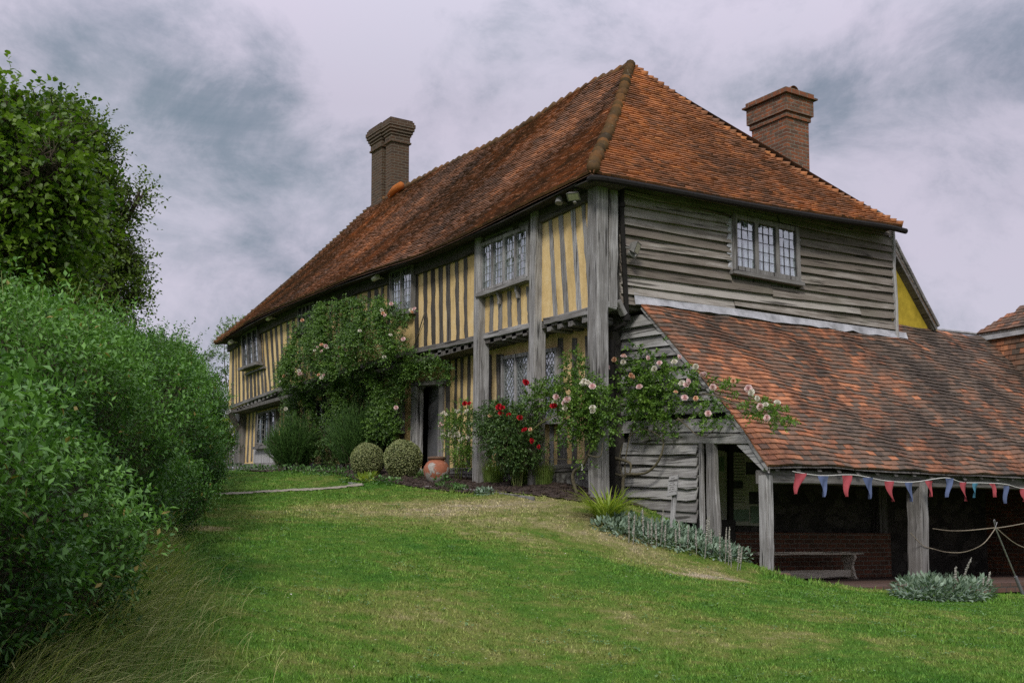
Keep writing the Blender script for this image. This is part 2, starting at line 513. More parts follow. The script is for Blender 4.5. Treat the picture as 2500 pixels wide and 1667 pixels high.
# ------------------------------------------------------------------ mesh helpers
def link_mesh(name, verts, faces, mat, parent=None, tones=None, smooth=False):
    me = bpy.data.meshes.new(name)
    off = np.array(parent['_loc']) if parent is not None and '_loc' in parent else np.zeros(3)
    verts = np.asarray(verts, dtype=np.float64).reshape(-1, 3) - off
    if isinstance(faces, np.ndarray):
        nf, k = faces.shape
        me.vertices.add(len(verts))
        me.vertices.foreach_set('co', verts.astype(np.float32).ravel())
        me.loops.add(nf * k)
        me.loops.foreach_set('vertex_index', faces.astype(np.int32).ravel())
        me.polygons.add(nf)
        me.polygons.foreach_set('loop_start', np.arange(0, nf * k, k, dtype=np.int32))
        me.polygons.foreach_set('loop_total', np.full(nf, k, dtype=np.int32))
        me.update(calc_edges=True)
    else:
        me.from_pydata([tuple(v) for v in verts], [], faces)
        me.update()
    if tones is not None:
        a = me.attributes.new('tone', 'FLOAT', 'FACE')
        a.data.foreach_set('value', np.asarray(tones, dtype=np.float32))
    if smooth:
        me.polygons.foreach_set('use_smooth', np.ones(len(me.polygons), dtype=bool))
    me.materials.append(MATS[mat])
    ob = bpy.data.objects.new(name, me)
    COL.objects.link(ob)
    if parent is not None:
        ob.parent = parent
        ob['_loc'] = list(off)
    return ob


def tag(o, label=None, cat=None, group=None, kind=None):
    if label:
        o['label'] = label
    if cat:
        o['category'] = cat
    if group:
        o['group'] = group
    if kind:
        o['kind'] = kind
    return o


def thing(name, label, cat, loc=(0, 0, 0), group=None):
    o = bpy.data.objects.new(name, None)
    COL.objects.link(o)
    o.location = tuple(float(v) for v in loc)
    o.empty_display_size = 0.2
    o['_loc'] = [float(v) for v in loc]
    return tag(o, label, cat, group)


def V(*a):
    return np.array(a, dtype=float)


def nrm(v):
    v = np.asarray(v, dtype=float)
    return v / (np.linalg.norm(v) + 1e-12)


class MB:
    def __init__(s):
        s.v, s.f, s.t = [], [], []

    def add(s, verts, faces, tone=0.5):
        b = len(s.v)
        s.v.extend([tuple(map(float, p)) for p in verts])
        for f in faces:
            s.f.append([i + b for i in f])
            s.t.append(tone)

    def loft(s, rings, tone=0.5, caps=True, closed=True):
        """rings: list of (k,3) arrays, joined one to the next"""
        k = len(rings[0])
        b = len(s.v)
        for r_ in rings:
            s.v.extend([tuple(map(float, p)) for p in r_])
        for i in range(len(rings) - 1):
            for j in range(k if closed else k - 1):
                j2 = (j + 1) % k
                s.f.append([b + i * k + j, b + i * k + j2, b + (i + 1) * k + j2, b + (i + 1) * k + j])
                s.t.append(tone)
        if caps and closed:
            s.f.append([b + j for j in range(k)][::-1])
            s.t.append(tone)
            s.f.append([b + (len(rings) - 1) * k + j for j in range(k)])
            s.t.append(tone)

    def box(s, lo, hi, tone=0.5):
        x0, y0, z0 = lo
        x1, y1, z1 = hi
        s.add([(x0, y0, z0), (x1, y0, z0), (x1, y1, z0), (x0, y1, z0), (x0, y0, z1), (x1, y0, z1), (x1, y1, z1), (x0, y1, z1)],
              [(0, 3, 2, 1), (4, 5, 6, 7), (0, 1, 5, 4), (1, 2, 6, 5), (2, 3, 7, 6), (3, 0, 4, 7)], tone)

    def slab(s, quad, depth, tone=0.5, segs=1, jit=0.0, cham=0.0):
        """quad TL,TR,BR,BL (3-D), given a thickness along depth; split along its length with uneven edges"""
        TL, TR, BR, BL = [np.asarray(p, float) for p in quad]
        depth = np.asarray(depth, float)
        rings = []
        for i in range(segs + 1):
            f = i / segs
            a, c = TL + (BL - TL) * f, TR + (BR - TR) * f
            w = nrm(c - a)
            if jit:
                a = a + w * random.gauss(0, jit)
                c = c + w * random.gauss(0, jit)
            if cham:
                dn = nrm(depth) * cham
                rings.append(np.array([a + dn, a + w * cham, c - w * cham, c + dn, c + depth, a + depth]))
            else:
                rings.append(np.array([a, c, c + depth, a + depth]))
        s.loft(rings, tone)

    def beam(s, p0, p1, side, upv, tone=0.5, segs=4, jit=0.004, cham=0.012):
        """squared timber from p0 to p1, full section vectors side and upv, centred"""
        p0, p1, side, upv = [np.asarray(q, float) for q in (p0, p1, side, upv)]
        ls, lu = np.linalg.norm(side), np.linalg.norm(upv)
        cs, cu = side / ls * cham, upv / lu * cham
        rings = []
        for i in range(segs + 1):
            c = p0 + (p1 - p0) * (i / segs)
            h, w = side / 2, upv / 2
            c = c + side / ls * random.gauss(0, jit) + upv / lu * random.gauss(0, jit)
            rings.append(np.array([c - h + cs - w, c + h - cs - w, c + h - w + cu, c + h + w - cu, c + h - cs + w, c - h + cs + w, c - h + w - cu, c - h - w + cu]))
        s.loft(rings, tone)

    def tube(s, path, rad, n=7, tone=0.5):
        path = [np.asarray(p, float) for p in path]
        if isinstance(rad, (int, float)):
            rad = [rad] * len(path)
        rings = []
        a0 = None
        for i, p in enumerate(path):
            d = nrm(path[min(i + 1, len(path) - 1)] - path[max(i - 1, 0)])
            if a0 is None:
                a0 = nrm(np.cross(d, V(0.31, 0.5, 0.81)))
            a = nrm(a0 - d * (a0 @ d))
            a0 = a
            b = np.cross(d, a)
            rings.append(np.array([p + (a * cos(2 * pi * j / n) + b * sin(2 * pi * j / n)) * rad[i] for j in range(n)]))
        s.loft(rings, tone)

    def build(s, name, mat, parent=None, smooth=False):
        return link_mesh(name, np.array(s.v), s.f, mat, parent, s.t, smooth)


def spline(pts, n):
    """smooth path through points"""
    pts = [np.asarray(p, float) for p in pts]
    out = []
    m = len(pts)
    for i in range(m - 1):
        p0, p1, p2, p3 = pts[max(i - 1, 0)], pts[i], pts[i + 1], pts[min(i + 2, m - 1)]
        for k in range(n):
            u = k / n
            out.append(0.5 * ((2 * p1) + (p2 - p0) * u + (2 * p0 - 5 * p1 + 4 * p2 - p3) * u * u + (3 * p1 - p0 - 3 * p2 + p3) * u ** 3))
    out.append(pts[-1])
    return out


# ------------------------------------------------------------------ the ground
GP = np.array([
    (-10.4, -13.5, -1.85), (-6.4, -7.5, -1.58), (-3.75, -9.2, -1.6), (0, -8, -1.55), (4, -6, -1.46), (8, -6.5, -1.45), (3, -3.7, -1.34), (7, -3.7, -1.33), (12, -4, -1.35),
    (2.2, -1.5, -1.40), (6, -1, -1.42), (12, 0, -1.4), (0.75, -2.6, -1.02), (0.75, -1.3, -0.52), (0.6, 0, -0.08), (0, 0, -0.03), (-0.2, -2.6, -0.98),
    (-1, 0.18, -0.11), (-1, 1.94, 0.07), (-1, 3.96, 0.27), (-1, 6.04, 0.40), (0.45, 1.2, 0.22), (0.2, 3.19, 0.36), (-.3, 7.3, 0.70), (-.3, 10.65, 0.93),
    (.4, 13.9, 1.13), (.4, 16.4, 1.27), (-.9, 5.74, 0.47), (-.8, 11.3, 0.91), (-2.5, 6, 0.27), (-3.9, 6, 0.14), (-3, 9.5, 0.62), (-2, 14, 1.08),
    (-9.9, -10.0, -1.62), (-11.5, -9, -1.5), (-8.7, -6.2, -1.10), (-6.7, -1.56, -0.63), (-4.3, 5, 0.09), (-12, -4, -1.0), (-9, 3, -0.2), (-7, 10, 0.5), (-3, 18, 1.3), (4, 22, 1.5), (10, 14, 0.8), (16, 4, -0.6),
    (-3.5, -1.5, -0.55), (-2.2, -4.5, -1.12), (4, 6, 0.6), (8, 6, 0.4)])
ring = []
for k in range(14):
    a = 2 * pi * k / 14
    ring += [(45 * cos(a), 45 * sin(a), -0.6 + 1.0 * sin(a)), (160 * cos(a), 160 * sin(a), -1.2)]
GP = np.vstack([GP, np.array(ring)])
SC = 20.0


def _tps(r2):
    return 0.5 * r2 * np.log(r2 + 1e-9)


_n = len(GP)
_xy = GP[:, :2] / SC
_K = _tps(((_xy[:, None] - _xy[None]) ** 2).sum(-1)) + np.eye(_n) * 2e-4
_P = np.hstack([np.ones((_n, 1)), _xy])
_A = np.vstack([np.hstack([_K, _P]), np.hstack([_P.T, np.zeros((3, 3))])])
_w = np.linalg.solve(_A, np.concatenate([GP[:, 2], np.zeros(3)]))


def sstep(x, a, b):
    u = np.clip((x - a) / (b - a), 0, 1)
    return u * u * (3 - 2 * u)


def ground(x, y):
    x, y = np.atleast_1d(np.asarray(x, float)), np.atleast_1d(np.asarray(y, float))
    q = np.stack([x, y], -1) / SC
    out = np.empty(len(x))
    for i in range(0, len(x), 20000):
        qq = q[i:i + 20000]
        U = _tps(((qq[:, None] - _xy[None]) ** 2).sum(-1))
        out[i:i + 20000] = U @ _w[:_n] + _w[_n] + qq @ _w[_n + 1:]
    rr = np.sqrt(x * x + y * y)
    out = out * (1 - sstep(rr, 120, 170)) - 1.2 * sstep(rr, 120, 170)
    inside = sstep(x, 0.86, 1.02) * (1 - sstep(y, 0.5, 0.6)) * sstep(y, -2.75, -2.4)
    out = np.where((x < 15), out * (1 - inside) + np.minimum(out, -1.36) * inside, out)
    out = out + 0.012 * np.sin(2.1 * x + 0.7 * y) * np.cos(1.3 * y - 0.6 * x) * (1 - inside)
    return out


def gz(x, y):
    return float(ground(x, y)[0])


def G(px, py, d0=5.0, d1=34.0):
    """where the line of sight through a photograph pixel meets the ground"""
    v = ray(px, py)
    ds = np.linspace(d0, d1, 600)
    p = CAM[None] + v[None] * ds[:, None]
    below = p[:, 2] < ground(p[:, 0], p[:, 1])
    i = int(np.argmax(below)) if below.any() else len(ds) - 1
    return p[i]


def axis_grid(core, far):
    a = list(core)
    stp = core[1] - core[0]
    lo, hi = a[0], a[-1]
    s_ = stp
    while hi < far:
        s_ *= 1.35
        hi += s_
        a.append(hi)
    s_ = stp
    while lo > -far:
        s_ *= 1.35
        lo -= s_
        a.insert(0, lo)
    return np.array(a)


gx = axis_grid(np.arange(-12, 12.01, 0.12), 700)
gy = axis_grid(np.arange(-14, 19.01, 0.15), 700)
XX, YY = np.meshgrid(gx, gy)
ZZ = ground(XX.ravel(), YY.ravel())
idx = np.arange(XX.size).reshape(XX.shape)
q = np.stack([idx[:-1, :-1], idx[:-1, 1:], idx[1:, 1:], idx[1:, :-1]], -1).reshape(-1, 4)

WORN = [(*G(1180, 1245)[:2], 2.3, 1.1, 0.75), (*G(1560, 1330)[:2], 1.8, 0.8, 0.45), (*G(960, 1235)[:2], 1.9, 1.2, 0.55), (*G(1350, 1290)[:2], 1.6, 0.8, 0.5),
        (*G(1700, 1395)[:2], 0.9, 0.5, 0.55), (*G(1760, 1412)[:2], 0.55, 0.25, 0.9), (*G(1690, 1405)[:2], 0.4, 0.2, 0.8), (*G(470, 1290)[:2], 0.35, 1.4, 0.9), (*G(1000, 1500)[:2], 2.4, 0.9, 0.3), (*G(1600, 1560)[:2], 2.6, 0.9, 0.35)]


def lawn_colour(t, blade):
    geo = t.nodes.new('ShaderNodeNewGeometry')
    p = geo.outputs['Position']
    n1 = noise(t, p, 0.9, 5, 0.6, 0.4)
    n2 = noise(t, p, 5.0, 6, 0.65)
    n3 = noise(t, p, 60.0, 3, 0.6)
    s = t.nodes.new('ShaderNodeSeparateXYZ')
    t.links.new(p, s.inputs[0])
    dry = math_n(t, 'MULTIPLY_ADD', n1, 1.05, -0.295)
    wob = math_n(t, 'MULTIPLY_ADD', noise(t, p, 1.7, 6, 0.65), 2.2, -1.1)
    for (wx, wy, rx, ry, k) in WORN:
        ax = math_n(t, 'MULTIPLY', math_n(t, 'ADD', math_n(t, 'SUBTRACT', s.outputs[0], wx), wob), 1 / rx)
        ay = math_n(t, 'MULTIPLY', math_n(t, 'SUBTRACT', s.outputs[1], wy), 1 / rx if rx < ry else 1 / ry)
        r2 = math_n(t, 'ADD', math_n(t, 'MULTIPLY', ax, ax), math_n(t, 'MULTIPLY', ay, ay))
        dry = math_n(t, 'MULTIPLY_ADD', math_n(t, 'POWER', 2.71828, math_n(t, 'MULTIPLY', r2, -1.0)), k * 0.62, dry)
    dry = math_n(t, 'MULTIPLY_ADD', math_n(t, 'SUBTRACT', n2, 0.5), 1.1, dry)
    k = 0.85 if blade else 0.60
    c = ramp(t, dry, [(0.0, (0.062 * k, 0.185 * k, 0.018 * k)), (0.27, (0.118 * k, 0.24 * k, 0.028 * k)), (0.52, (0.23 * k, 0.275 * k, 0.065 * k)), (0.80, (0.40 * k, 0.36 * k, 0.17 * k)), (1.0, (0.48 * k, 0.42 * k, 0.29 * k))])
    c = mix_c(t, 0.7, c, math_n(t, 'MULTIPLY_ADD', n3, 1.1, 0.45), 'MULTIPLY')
    return c, n3, dry


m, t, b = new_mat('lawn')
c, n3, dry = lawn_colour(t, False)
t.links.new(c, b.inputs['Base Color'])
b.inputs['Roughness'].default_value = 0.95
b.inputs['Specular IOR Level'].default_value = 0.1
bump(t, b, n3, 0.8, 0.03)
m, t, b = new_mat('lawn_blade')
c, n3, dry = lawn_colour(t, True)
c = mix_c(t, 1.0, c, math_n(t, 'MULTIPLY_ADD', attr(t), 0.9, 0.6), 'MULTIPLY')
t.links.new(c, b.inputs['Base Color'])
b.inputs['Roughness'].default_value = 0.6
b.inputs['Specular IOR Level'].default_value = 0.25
m, t, b = new_mat('soil')
o = objco(t)
n1 = noise(t, o, 14, 8, 0.72)
c = ramp(t, n1, [(0.36, (0.022, 0.014, 0.010)), (0.56, (0.06, 0.04, 0.03)), (0.70, (0.13, 0.10, 0.08))])
t.links.new(c, b.inputs['Base Color'])
b.inputs['Roughness'].default_value = 1.0
bump(t, b, n1, 1.0, 0.04)
m, t, b = new_mat('path_gravel')
o = objco(t)
n1 = noise(t, o, 22, 6, 0.7)
c = ramp(t, n1, [(0.34, (0.16, 0.14, 0.10)), (0.55, (0.33, 0.30, 0.235)), (0.72, (0.44, 0.42, 0.36))])
t.links.new(c, b.inputs['Base Color'])
b.inputs['Roughness'].default_value = 1.0
bump(t, b, n1, 0.7, 0.02)

lawn = link_mesh('lawn', np.stack([XX.ravel(), YY.ravel(), ZZ], -1), q, 'lawn', None, None, True)
tag(lawn, kind='structure')


def drape(name, poly_fn, x0, x1, y0, y1, step, lift, mat):
    xs, ys = np.arange(x0, x1, step), np.arange(y0, y1, step)
    A, B = np.meshgrid(xs, ys)
    zq = ground(A.ravel(), B.ravel()) + lift + rng.normal(0, lift * 0.25, A.size)
    ii = np.arange(A.size).reshape(A.shape)
    qq = np.stack([ii[:-1, :-1], ii[:-1, 1:], ii[1:, 1:], ii[1:, :-1]], -1).reshape(-1, 4)
    cx, cy = A.ravel()[qq].mean(1), B.ravel()[qq].mean(1)
    qq = qq[poly_fn(cx, cy)]
    ob = link_mesh(name, np.stack([A.ravel(), B.ravel(), zq], -1), qq, mat, None, None, True)
    return tag(ob, kind='structure')


BED_Y = [-0.55, 0.18, 1.94, 3.96, 5.2, 6.4, 8.0, 10.0, 12.5, 16.0]
BED_X = [-0.15, -0.55, -0.98, -1.0, -1.02, -0.75, -0.62, -0.62, -0.55, -0.3]


def in_bed(x, y):
    return (x > np.interp(y, BED_Y, BED_X)) & (x < 0.7) & (y > -0.35) & (y < 16.0)


drape('flower_bed_soil', in_bed, -1.4, 0.75, -0.6, 16.2, 0.08, 0.022, 'soil')
PA, PB = G(874, 1184), G(496, 1209)
_pd = (PB - PA)[:2]


def in_path(x, y):
    u = ((x - PA[0]) * _pd[0] + (y - PA[1]) * _pd[1]) / (_pd @ _pd)
    yy = PA[1] + _pd[1] * u
    w = 0.27 + 0.04 * np.sin(5 * x) + 0.03 * np.sin(13 * x + 1)
    return (u > -0.03) & (u < 1.6) & (np.abs(y - yy + 0.1 * np.sin(3 * u)) < w)


drape('garden_path', in_path, -8, 0, 2, 9, 0.06, 0.012, 'path_gravel')


def lawn_mask(x, y):
    """true where mown grass grows"""
    ok = ~in_bed(x, y) & ~in_path(x, y)
    ok &= ~((x > -0.2) & (y > 0.0) & (y < 16.2))
    ok &= ~((x > 0.85) & (y > -3.15 - 0.12 * np.sin(3 * x)))
    hx = -6.7 + (y + 1.56) * 0.381
    return ok & (x > hx - 0.1)


# mown lawn: short blades, thick near the camera
NB = 1500000
bx, by = rng.uniform(-9.5, 8.5, NB), rng.uniform(-10.5, 11.0, NB)
dd = np.hypot(bx - CAM[0], by - CAM[1])
fw_ = (bx - CAM[0]) * _d[0] + (by - CAM[1]) * _d[1]
sd_ = (bx - CAM[0]) * _r[0] + (by - CAM[1]) * _r[1]
keep = (rng.random(NB) < np.minimum(1, (7.6 / dd) ** 1.4)) & (fw_ > 4.5) & (np.abs(sd_) < fw_ * 0.55) & lawn_mask(bx, by)
bx, by, dd = bx[keep], by[keep], dd[keep]
nb = len(bx)
bz = ground(bx, by)
ang = rng.uniform(0, 2 * pi, nb)
hh = rng.gamma(6, 0.0029, nb) * (1 + 0.25 * np.sin(2.3 * bx) * np.cos(1.7 * by))
edge_ = in_bed(bx + 0.12, by + 0.05) | (np.abs(bx - (-6.7 + (by + 1.56) * 0.381)) < 0.25) | ((bx > 0.3) & (by > -3.5 - 0.1 * np.sin(3 * bx)) & (bz < -1.0))
clump_ = np.sin(9.1 * bx + 3 * np.sin(2.3 * by)) * np.sin(8.3 * by + 2 * np.sin(3.1 * bx))
hh = hh * np.where(edge_, rng.uniform(1.2, 2.6, nb), 1.0) * np.where(clump_ > 0.75, 1.5, 1.0)
ww = rng.uniform(0.0035, 0.006, nb) * np.maximum(1, dd / 9)
ln = rng.uniform(0.2, 0.9, nb)
la = rng.uniform(0, 2 * pi, nb)
base = np.stack([bx, by, bz - 0.004], -1)
sv = np.stack([np.cos(ang), np.sin(ang), np.zeros(nb)], -1) * ww[:, None]
tip = base + np.stack([np.cos(la) * ln * hh, np.sin(la) * ln * hh, hh], -1)
vv = np.stack([base - sv, base + sv, tip], 1).reshape(-1, 3)
ff = np.arange(nb * 3).reshape(-1, 3)
gr = link_mesh('lawn_grass', vv, ff, 'lawn_blade', None, rng.random(nb))
tag(gr, kind='stuff')

# ------------------------------------------------------------------ leaf helpers
DIAMOND = (np.array([(0, 0, 0), (-0.5, 0.42, 0.10), (0, 1, -0.06), (0.5, 0.42, 0.10)]), [(0, 2, 1), (0, 3, 2)])
OVAL = (np.array([(0, 0, 0), (-0.40, 0.22, 0.07), (-0.48, 0.55, 0.09), (0, 1.0, -0.10), (0.48, 0.55, 0.09), (0.40, 0.22, 0.07), (0, 0.5, 0)]),
        [(0, 6, 1), (1, 6, 2), (2, 6, 3), (3, 6, 4), (4, 6, 5), (5, 6, 0)])
HEART = (np.array([(0, 0, 0), (-0.34, -0.10, 0.05), (-0.55, 0.22, 0.10), (-0.36, 0.62, 0.06), (0, 1.0, -0.14), (0.36, 0.62, 0.06), (0.55, 0.22, 0.10), (0.34, -0.10, 0.05), (0, 0.45, -0.01)]),
         [(0, 8, 1), (1, 8, 2), (2, 8, 3), (3, 8, 4), (4, 8, 5), (5, 8, 6), (6, 8, 7), (7, 8, 0)])


def rand_dirs(n):
    v = rng.normal(size=(n, 3))
    return v / np.linalg.norm(v, axis=1, keepdims=True)


def unit(v):
    return v / (np.linalg.norm(v, axis=1, keepdims=True) + 1e-9)


def leaves(name, mat, pos, dirs, up, L, Wd, tone, parent=None, shape=DIAMOND, extra=None):
    """one mesh of many leaf blades: each at pos, pointing along dirs, its face turned towards up"""
    tv, tf = shape
    dirs = unit(dirs)
    side = unit(np.cross(dirs, up))
    n = np.cross(side, dirs)
    L, Wd = np.broadcast_to(L, (len(pos),)), np.broadcast_to(Wd, (len(pos),))
    vv = (pos[:, None, :] + side[:, None, :] * (tv[None, :, 0] * Wd[:, None])[..., None]
          + dirs[:, None, :] * (tv[None, :, 1] * L[:, None])[..., None] + n[:, None, :] * (tv[None, :, 2] * L[:, None])[..., None])
    k = len(tv)
    ff = (np.arange(len(pos)) * k)[:, None, None] + np.array(tf)[None]
    ff = ff.reshape(-1, 3)
    tn = np.repeat(np.clip(tone, 0, 1), len(tf))
    vv = vv.reshape(-1, 3)
    return link_mesh(name, vv, ff, mat, parent, tn)


def sprigs(bases, dirs, length, nl, droop=0.25):
    """leafy twigs: returns leaf positions, directions and the twig index of each leaf"""
    M = len(bases)
    length = np.broadcast_to(length, (M,))
    u = (np.arange(nl) + 0.6) / nl
    dirs = unit(dirs)
    a = unit(np.cross(dirs, rand_dirs(M)))
    b = np.cross(dirs, a)
    ph = rng.uniform(0, 2 * pi, M)[:, None] + np.arange(nl)[None] * 2.4 + rng.normal(0, 0.3, (M, nl))
    pos = bases[:, None] + dirs[:, None] * (u[None] * length[:, None])[..., None]
    pos[..., 2] -= droop * (u[None] ** 2) * length[:, None]
    rad = a[:, None] * np.cos(ph)[..., None] + b[:, None] * np.sin(ph)[..., None]
    ld = dirs[:, None] * rng.uniform(0.3, 0.9, (M, nl))[..., None] + rad * rng.uniform(0.6, 1.1, (M, nl))[..., None]
    return pos.reshape(-1, 3), ld.reshape(-1, 3), np.repeat(np.arange(M), nl)


def blob_points(blobs, n, surf=0.6):
    """random points in a union of ellipsoids (cx,cy,cz,rx,ry,rz), crowded towards the skin; with outward directions"""
    B = np.array(blobs, float)
    w = (B[:, 3] * B[:, 4] * B[:, 5]) ** 0.62
    k = rng.choice(len(B), n, p=w / w.sum())
    d = rand_dirs(n)
    rr = rng.random(n) ** (1 / 3)
    rr = surf * (1 - (1 - rr) * 0.45) + (1 - surf) * rr
    p = B[k, :3] + d * B[k, 3:] * rr[:, None]
    return p, unit(d / B[k, 3:]), k


def twig_strips(name, mat, bases, dirs, length, parent, w=0.003):
    """the thin stems that carry the sprigs"""
    dirs = unit(dirs)
    sd = unit(np.cross(dirs, V(0.3, 0.2, 0.9)))
    length = np.broadcast_to(length, (len(bases),))
    a = bases - dirs * (length * 0.7)[:, None]
    c = bases + dirs * (length * 0.9)[:, None] - V(0, 0, 1)[None] * (length * 0.12)[:, None]
    n2 = np.cross(dirs, sd)
    vv = np.stack([a - sd * w, a + sd * w, c, a + n2 * w], 1).reshape(-1, 3)
    f = (np.arange(len(bases)) * 4)[:, None, None] + np.array([(0, 1, 2), (1, 3, 2), (3, 0, 2)])[None]
    return link_mesh(name, vv, f.reshape(-1, 3), mat, parent, np.full(len(bases) * 3, 0.5))


def leaf_cloud(name, mat, blobs, ntwig, twig, nl, L, Wd, parent, tone=(0.15, 0.85), up_bias=0.5, shape=DIAMOND, surf=0.6, droop=0.25, jitter=0.6):
    p, d, k = blob_points(blobs, ntwig, surf)
    dirs = unit(d + rand_dirs(ntwig) * jitter + V(0, 0, up_bias))
    lp, ld, ti = sprigs(p, dirs, rng.uniform(0.6, 1.2, ntwig) * twig, nl, droop)
    N = len(lp)
    tw = rng.uniform(tone[0], tone[1], ntwig)
    if ntwig > 900:
        twig_strips('twigs', 'bark', p, dirs, twig, parent, twig * 0.011)
    up = unit(rand_dirs(N) * 0.7 + V(0, 0, 1.0))
    return leaves(name, mat, lp, ld, up, rng.uniform(0.7, 1.25, N) * L, rng.uniform(0.75, 1.2, N) * Wd, tw[ti] + rng.normal(0, 0.12, N), parent, shape)


_bloom_cache = {}


def bloom_mesh(mat, r_, off):
    key = (mat, round(r_, 3))
    mb = MB()
    for k, (n, rad, lift, ht, tone) in enumerate(((6, 1.0, 0.10, 0.30, 0.95), (6, 0.80, 0.25, 0.52, 0.75), (5, 0.56, 0.42, 0.70, 0.5), (4, 0.32, 0.50, 0.82, 0.25), (3, 0.14, 0.55, 0.85, 0.1))):
        for j in range(n):
            a = 2 * pi * (j + 0.37 * k) / n + random.gauss(0, 0.1)
            wv = 2 * pi / n
            pr = []
            for (fr_, wd, h) in ((0.10, 0.5, 0.0), (0.45, 1.0, lift * 0.6), (0.85, 1.25, lift), (1.0, 0.85, ht)):
                for sgn in (-1, -0.5, 0, 0.5, 1):
                    aa = a + sgn * wd * wv * 0.55
                    rr = rad * fr_ * (1.0 - 0.10 * abs(sgn))
                    pr.append((cos(aa) * rr * r_, sin(aa) * rr * r_, (h + 0.10 * abs(sgn) + random.gauss(0, 0.02)) * r_ * (0.85 if k else 0.55)))
            fc = [(q_ * 5 + m_, q_ * 5 + m_ + 1, q_ * 5 + m_ + 6, q_ * 5 + m_ + 5) for q_ in range(3) for m_ in range(4)]
            mb.add(pr, fc, min(1, max(0, tone + random.gauss(0, 0.15))))
    ob = mb.build('bloom', mat)
    return ob


def blooms(parent, pts, mat, r_=0.045, face=(-0.6, -0.75, 0.35), name='bloom'):
    """flowers on a bush: one mesh per kind and size, a child object for each flower"""
    off = np.array(parent['_loc'])
    key = (mat, r_)
    for i, p in enumerate(pts):
        if key not in _bloom_cache:
            ob = bloom_mesh(mat, r_, off)
            _bloom_cache[key] = ob
            ob.name = name
        else:
            ob = _bloom_cache[key].copy()
            COL.objects.link(ob)
            ob.name = name
        ob.parent = parent
        ob.location = tuple(np.asarray(p, float) - off)
        d = Vector(nrm(np.array(face) + rng.normal(0, 0.4, 3)))
        ob.rotation_euler = d.to_track_quat('Z', 'Y').to_euler()
        s_ = random.uniform(0.8, 1.15)
        ob.scale = (s_, s_, s_)


# ------------------------------------------------------------------ the timber-framed house
house = thing('timber_framed_house', 'long timber-framed house with ochre plaster, jettied front and orange clay-tiled hipped roof', 'house', (0, 0, 0))

YE = 15.95                                       # far end of the long front
# eave and ridge lines, surveyed along the long front
EP = [(1451, 419), (1381, 456), (1302, 496), (1222, 536), (1116, 585), (1009, 630), (903, 667), (850, 685), (744, 725), (680, 753), (607, 789), (570, 811), (537, 833)]
_e = np.array([on(px, py, 0, -0.40) for px, py in EP])
eY, eZ = _e[:, 1], _e[:, 2]
EAVE_Y0 = -0.42
RP = [(1541, 160), (1445, 204), (1381, 243), (1296, 300), (1190, 359), (1084, 409), (999, 453), (905, 506)]
_q = np.array([on(px, py, 0, 3.3) for px, py in RP])
rY, rZ = _q[:, 1], _q[:, 2]
APEX = V(3.3, rY[0], rZ[0])
FARX = V(3.3, rY[-1], rZ[-1])
Z_E0 = float(np.interp(0.0, eY, eZ))
ER = on(2204, 556, 1, EAVE_Y0)                   # right-hand corner of the end eave


def ze(y):
    return np.interp(y, eY, eZ)


def zr(y):
    return np.interp(y, rY, rZ)


def tile_field(mb, surf, nrow, xs_fn, tw, keep=None, tone_fn=None, lift=0.022, jit=1.0):
    """rows of plain tiles on a surface surf(a, v); a runs along the courses, v up the slope"""
    for j in range(nrow):
        v0 = j / nrow
        a0, a1 = xs_fn(v0 + 0.5 / nrow)
        off = (j % 2) * tw * 0.5 + random.uniform(-0.01, 0.01)
        n = int((a1 - a0) / tw) + 1
        for i in range(n):
            x0 = a0 - off + i * tw
            x1 = x0 + tw * 0.965
            if x1 < a0 + 0.02 or x0 > a1 - 0.02:
                continue
            x0, x1 = max(x0, a0), min(x1, a1)
            if keep and not keep((x0 + x1) / 2, v0):
                continue
            dv = random.gauss(0, 0.0007) * jit
            va, vb = v0 + dv, v0 + 1.55 / nrow
            A, B, Cc, D = surf(x0, va), surf(x1, va), surf(x1, min(vb, 1.02)), surf(x0, min(vb, 1.02))
            n_ = nrm(np.cross(B - A, D - A))
            if n_[2] < 0:
                n_ = -n_
            l1 = lift * (1 + 0.12 * random.gauss(0, 1) * jit)
            l2 = lift * (1 + 0.12 * random.gauss(0, 1) * jit)
            A2, B2 = A + n_ * l1, B + n_ * l2
            tt = random.random() if tone_fn is None else tone_fn(x0, v0)
            mb.add([A - n_ * 0.004, B - n_ * 0.004, A2, B2, Cc + n_ * 0.003, D + n_ * 0.003], [(0, 1, 3, 2), (2, 3, 4, 5), (0, 2, 5), (1, 4, 3)], tt)


roof_base = MB()
# front slope


def s_front(y, v):
    z = ze(np.clip(y, -0.4, 15.9)) * (1 - v) + zr(np.clip(y, APEX[1], FARX[1])) * v
    z += -0.10 * sin(pi * min(1, v)) * 1.0 + 0.03 * (1 - v) ** 6 + 0.02 * sin(1.1 * y + 3 * v)
    return V(-0.40 + 3.70 * v, y, z)


def lim_front(v):
    return EAVE_Y0 + (APEX[1] - EAVE_Y0) * v, 16.0 + (FARX[1] - 16.0) * v


def s_hip(x, v):
    zl = Z_E0 + (ER[2] - Z_E0) * np.clip((x + 0.4) / (ER[0] + 0.4), 0, 1)
    z = zl * (1 - v) + APEX[2] * v - 0.10 * sin(pi * min(1, v)) + 0.03 * (1 - v) ** 6 - 0.05 * sin(pi * np.clip((x + 0.4) / 7.4, 0, 1)) * (1 - v)
    return V(x, EAVE_Y0 + (APEX[1] - EAVE_Y0) * v, z)


def lim_hip(v):
    return -0.40 + 3.70 * v, ER[0] + (3.3 - ER[0]) * v


def streak(base, spread, seed):
    ph = seed

    def fn(a, v):
        k = base + 0.22 * sin(2.1 * a + ph) * sin(5 * v + 1.3 * a) + random.gauss(0, spread)
        return min(1, max(0, k))
    return fn


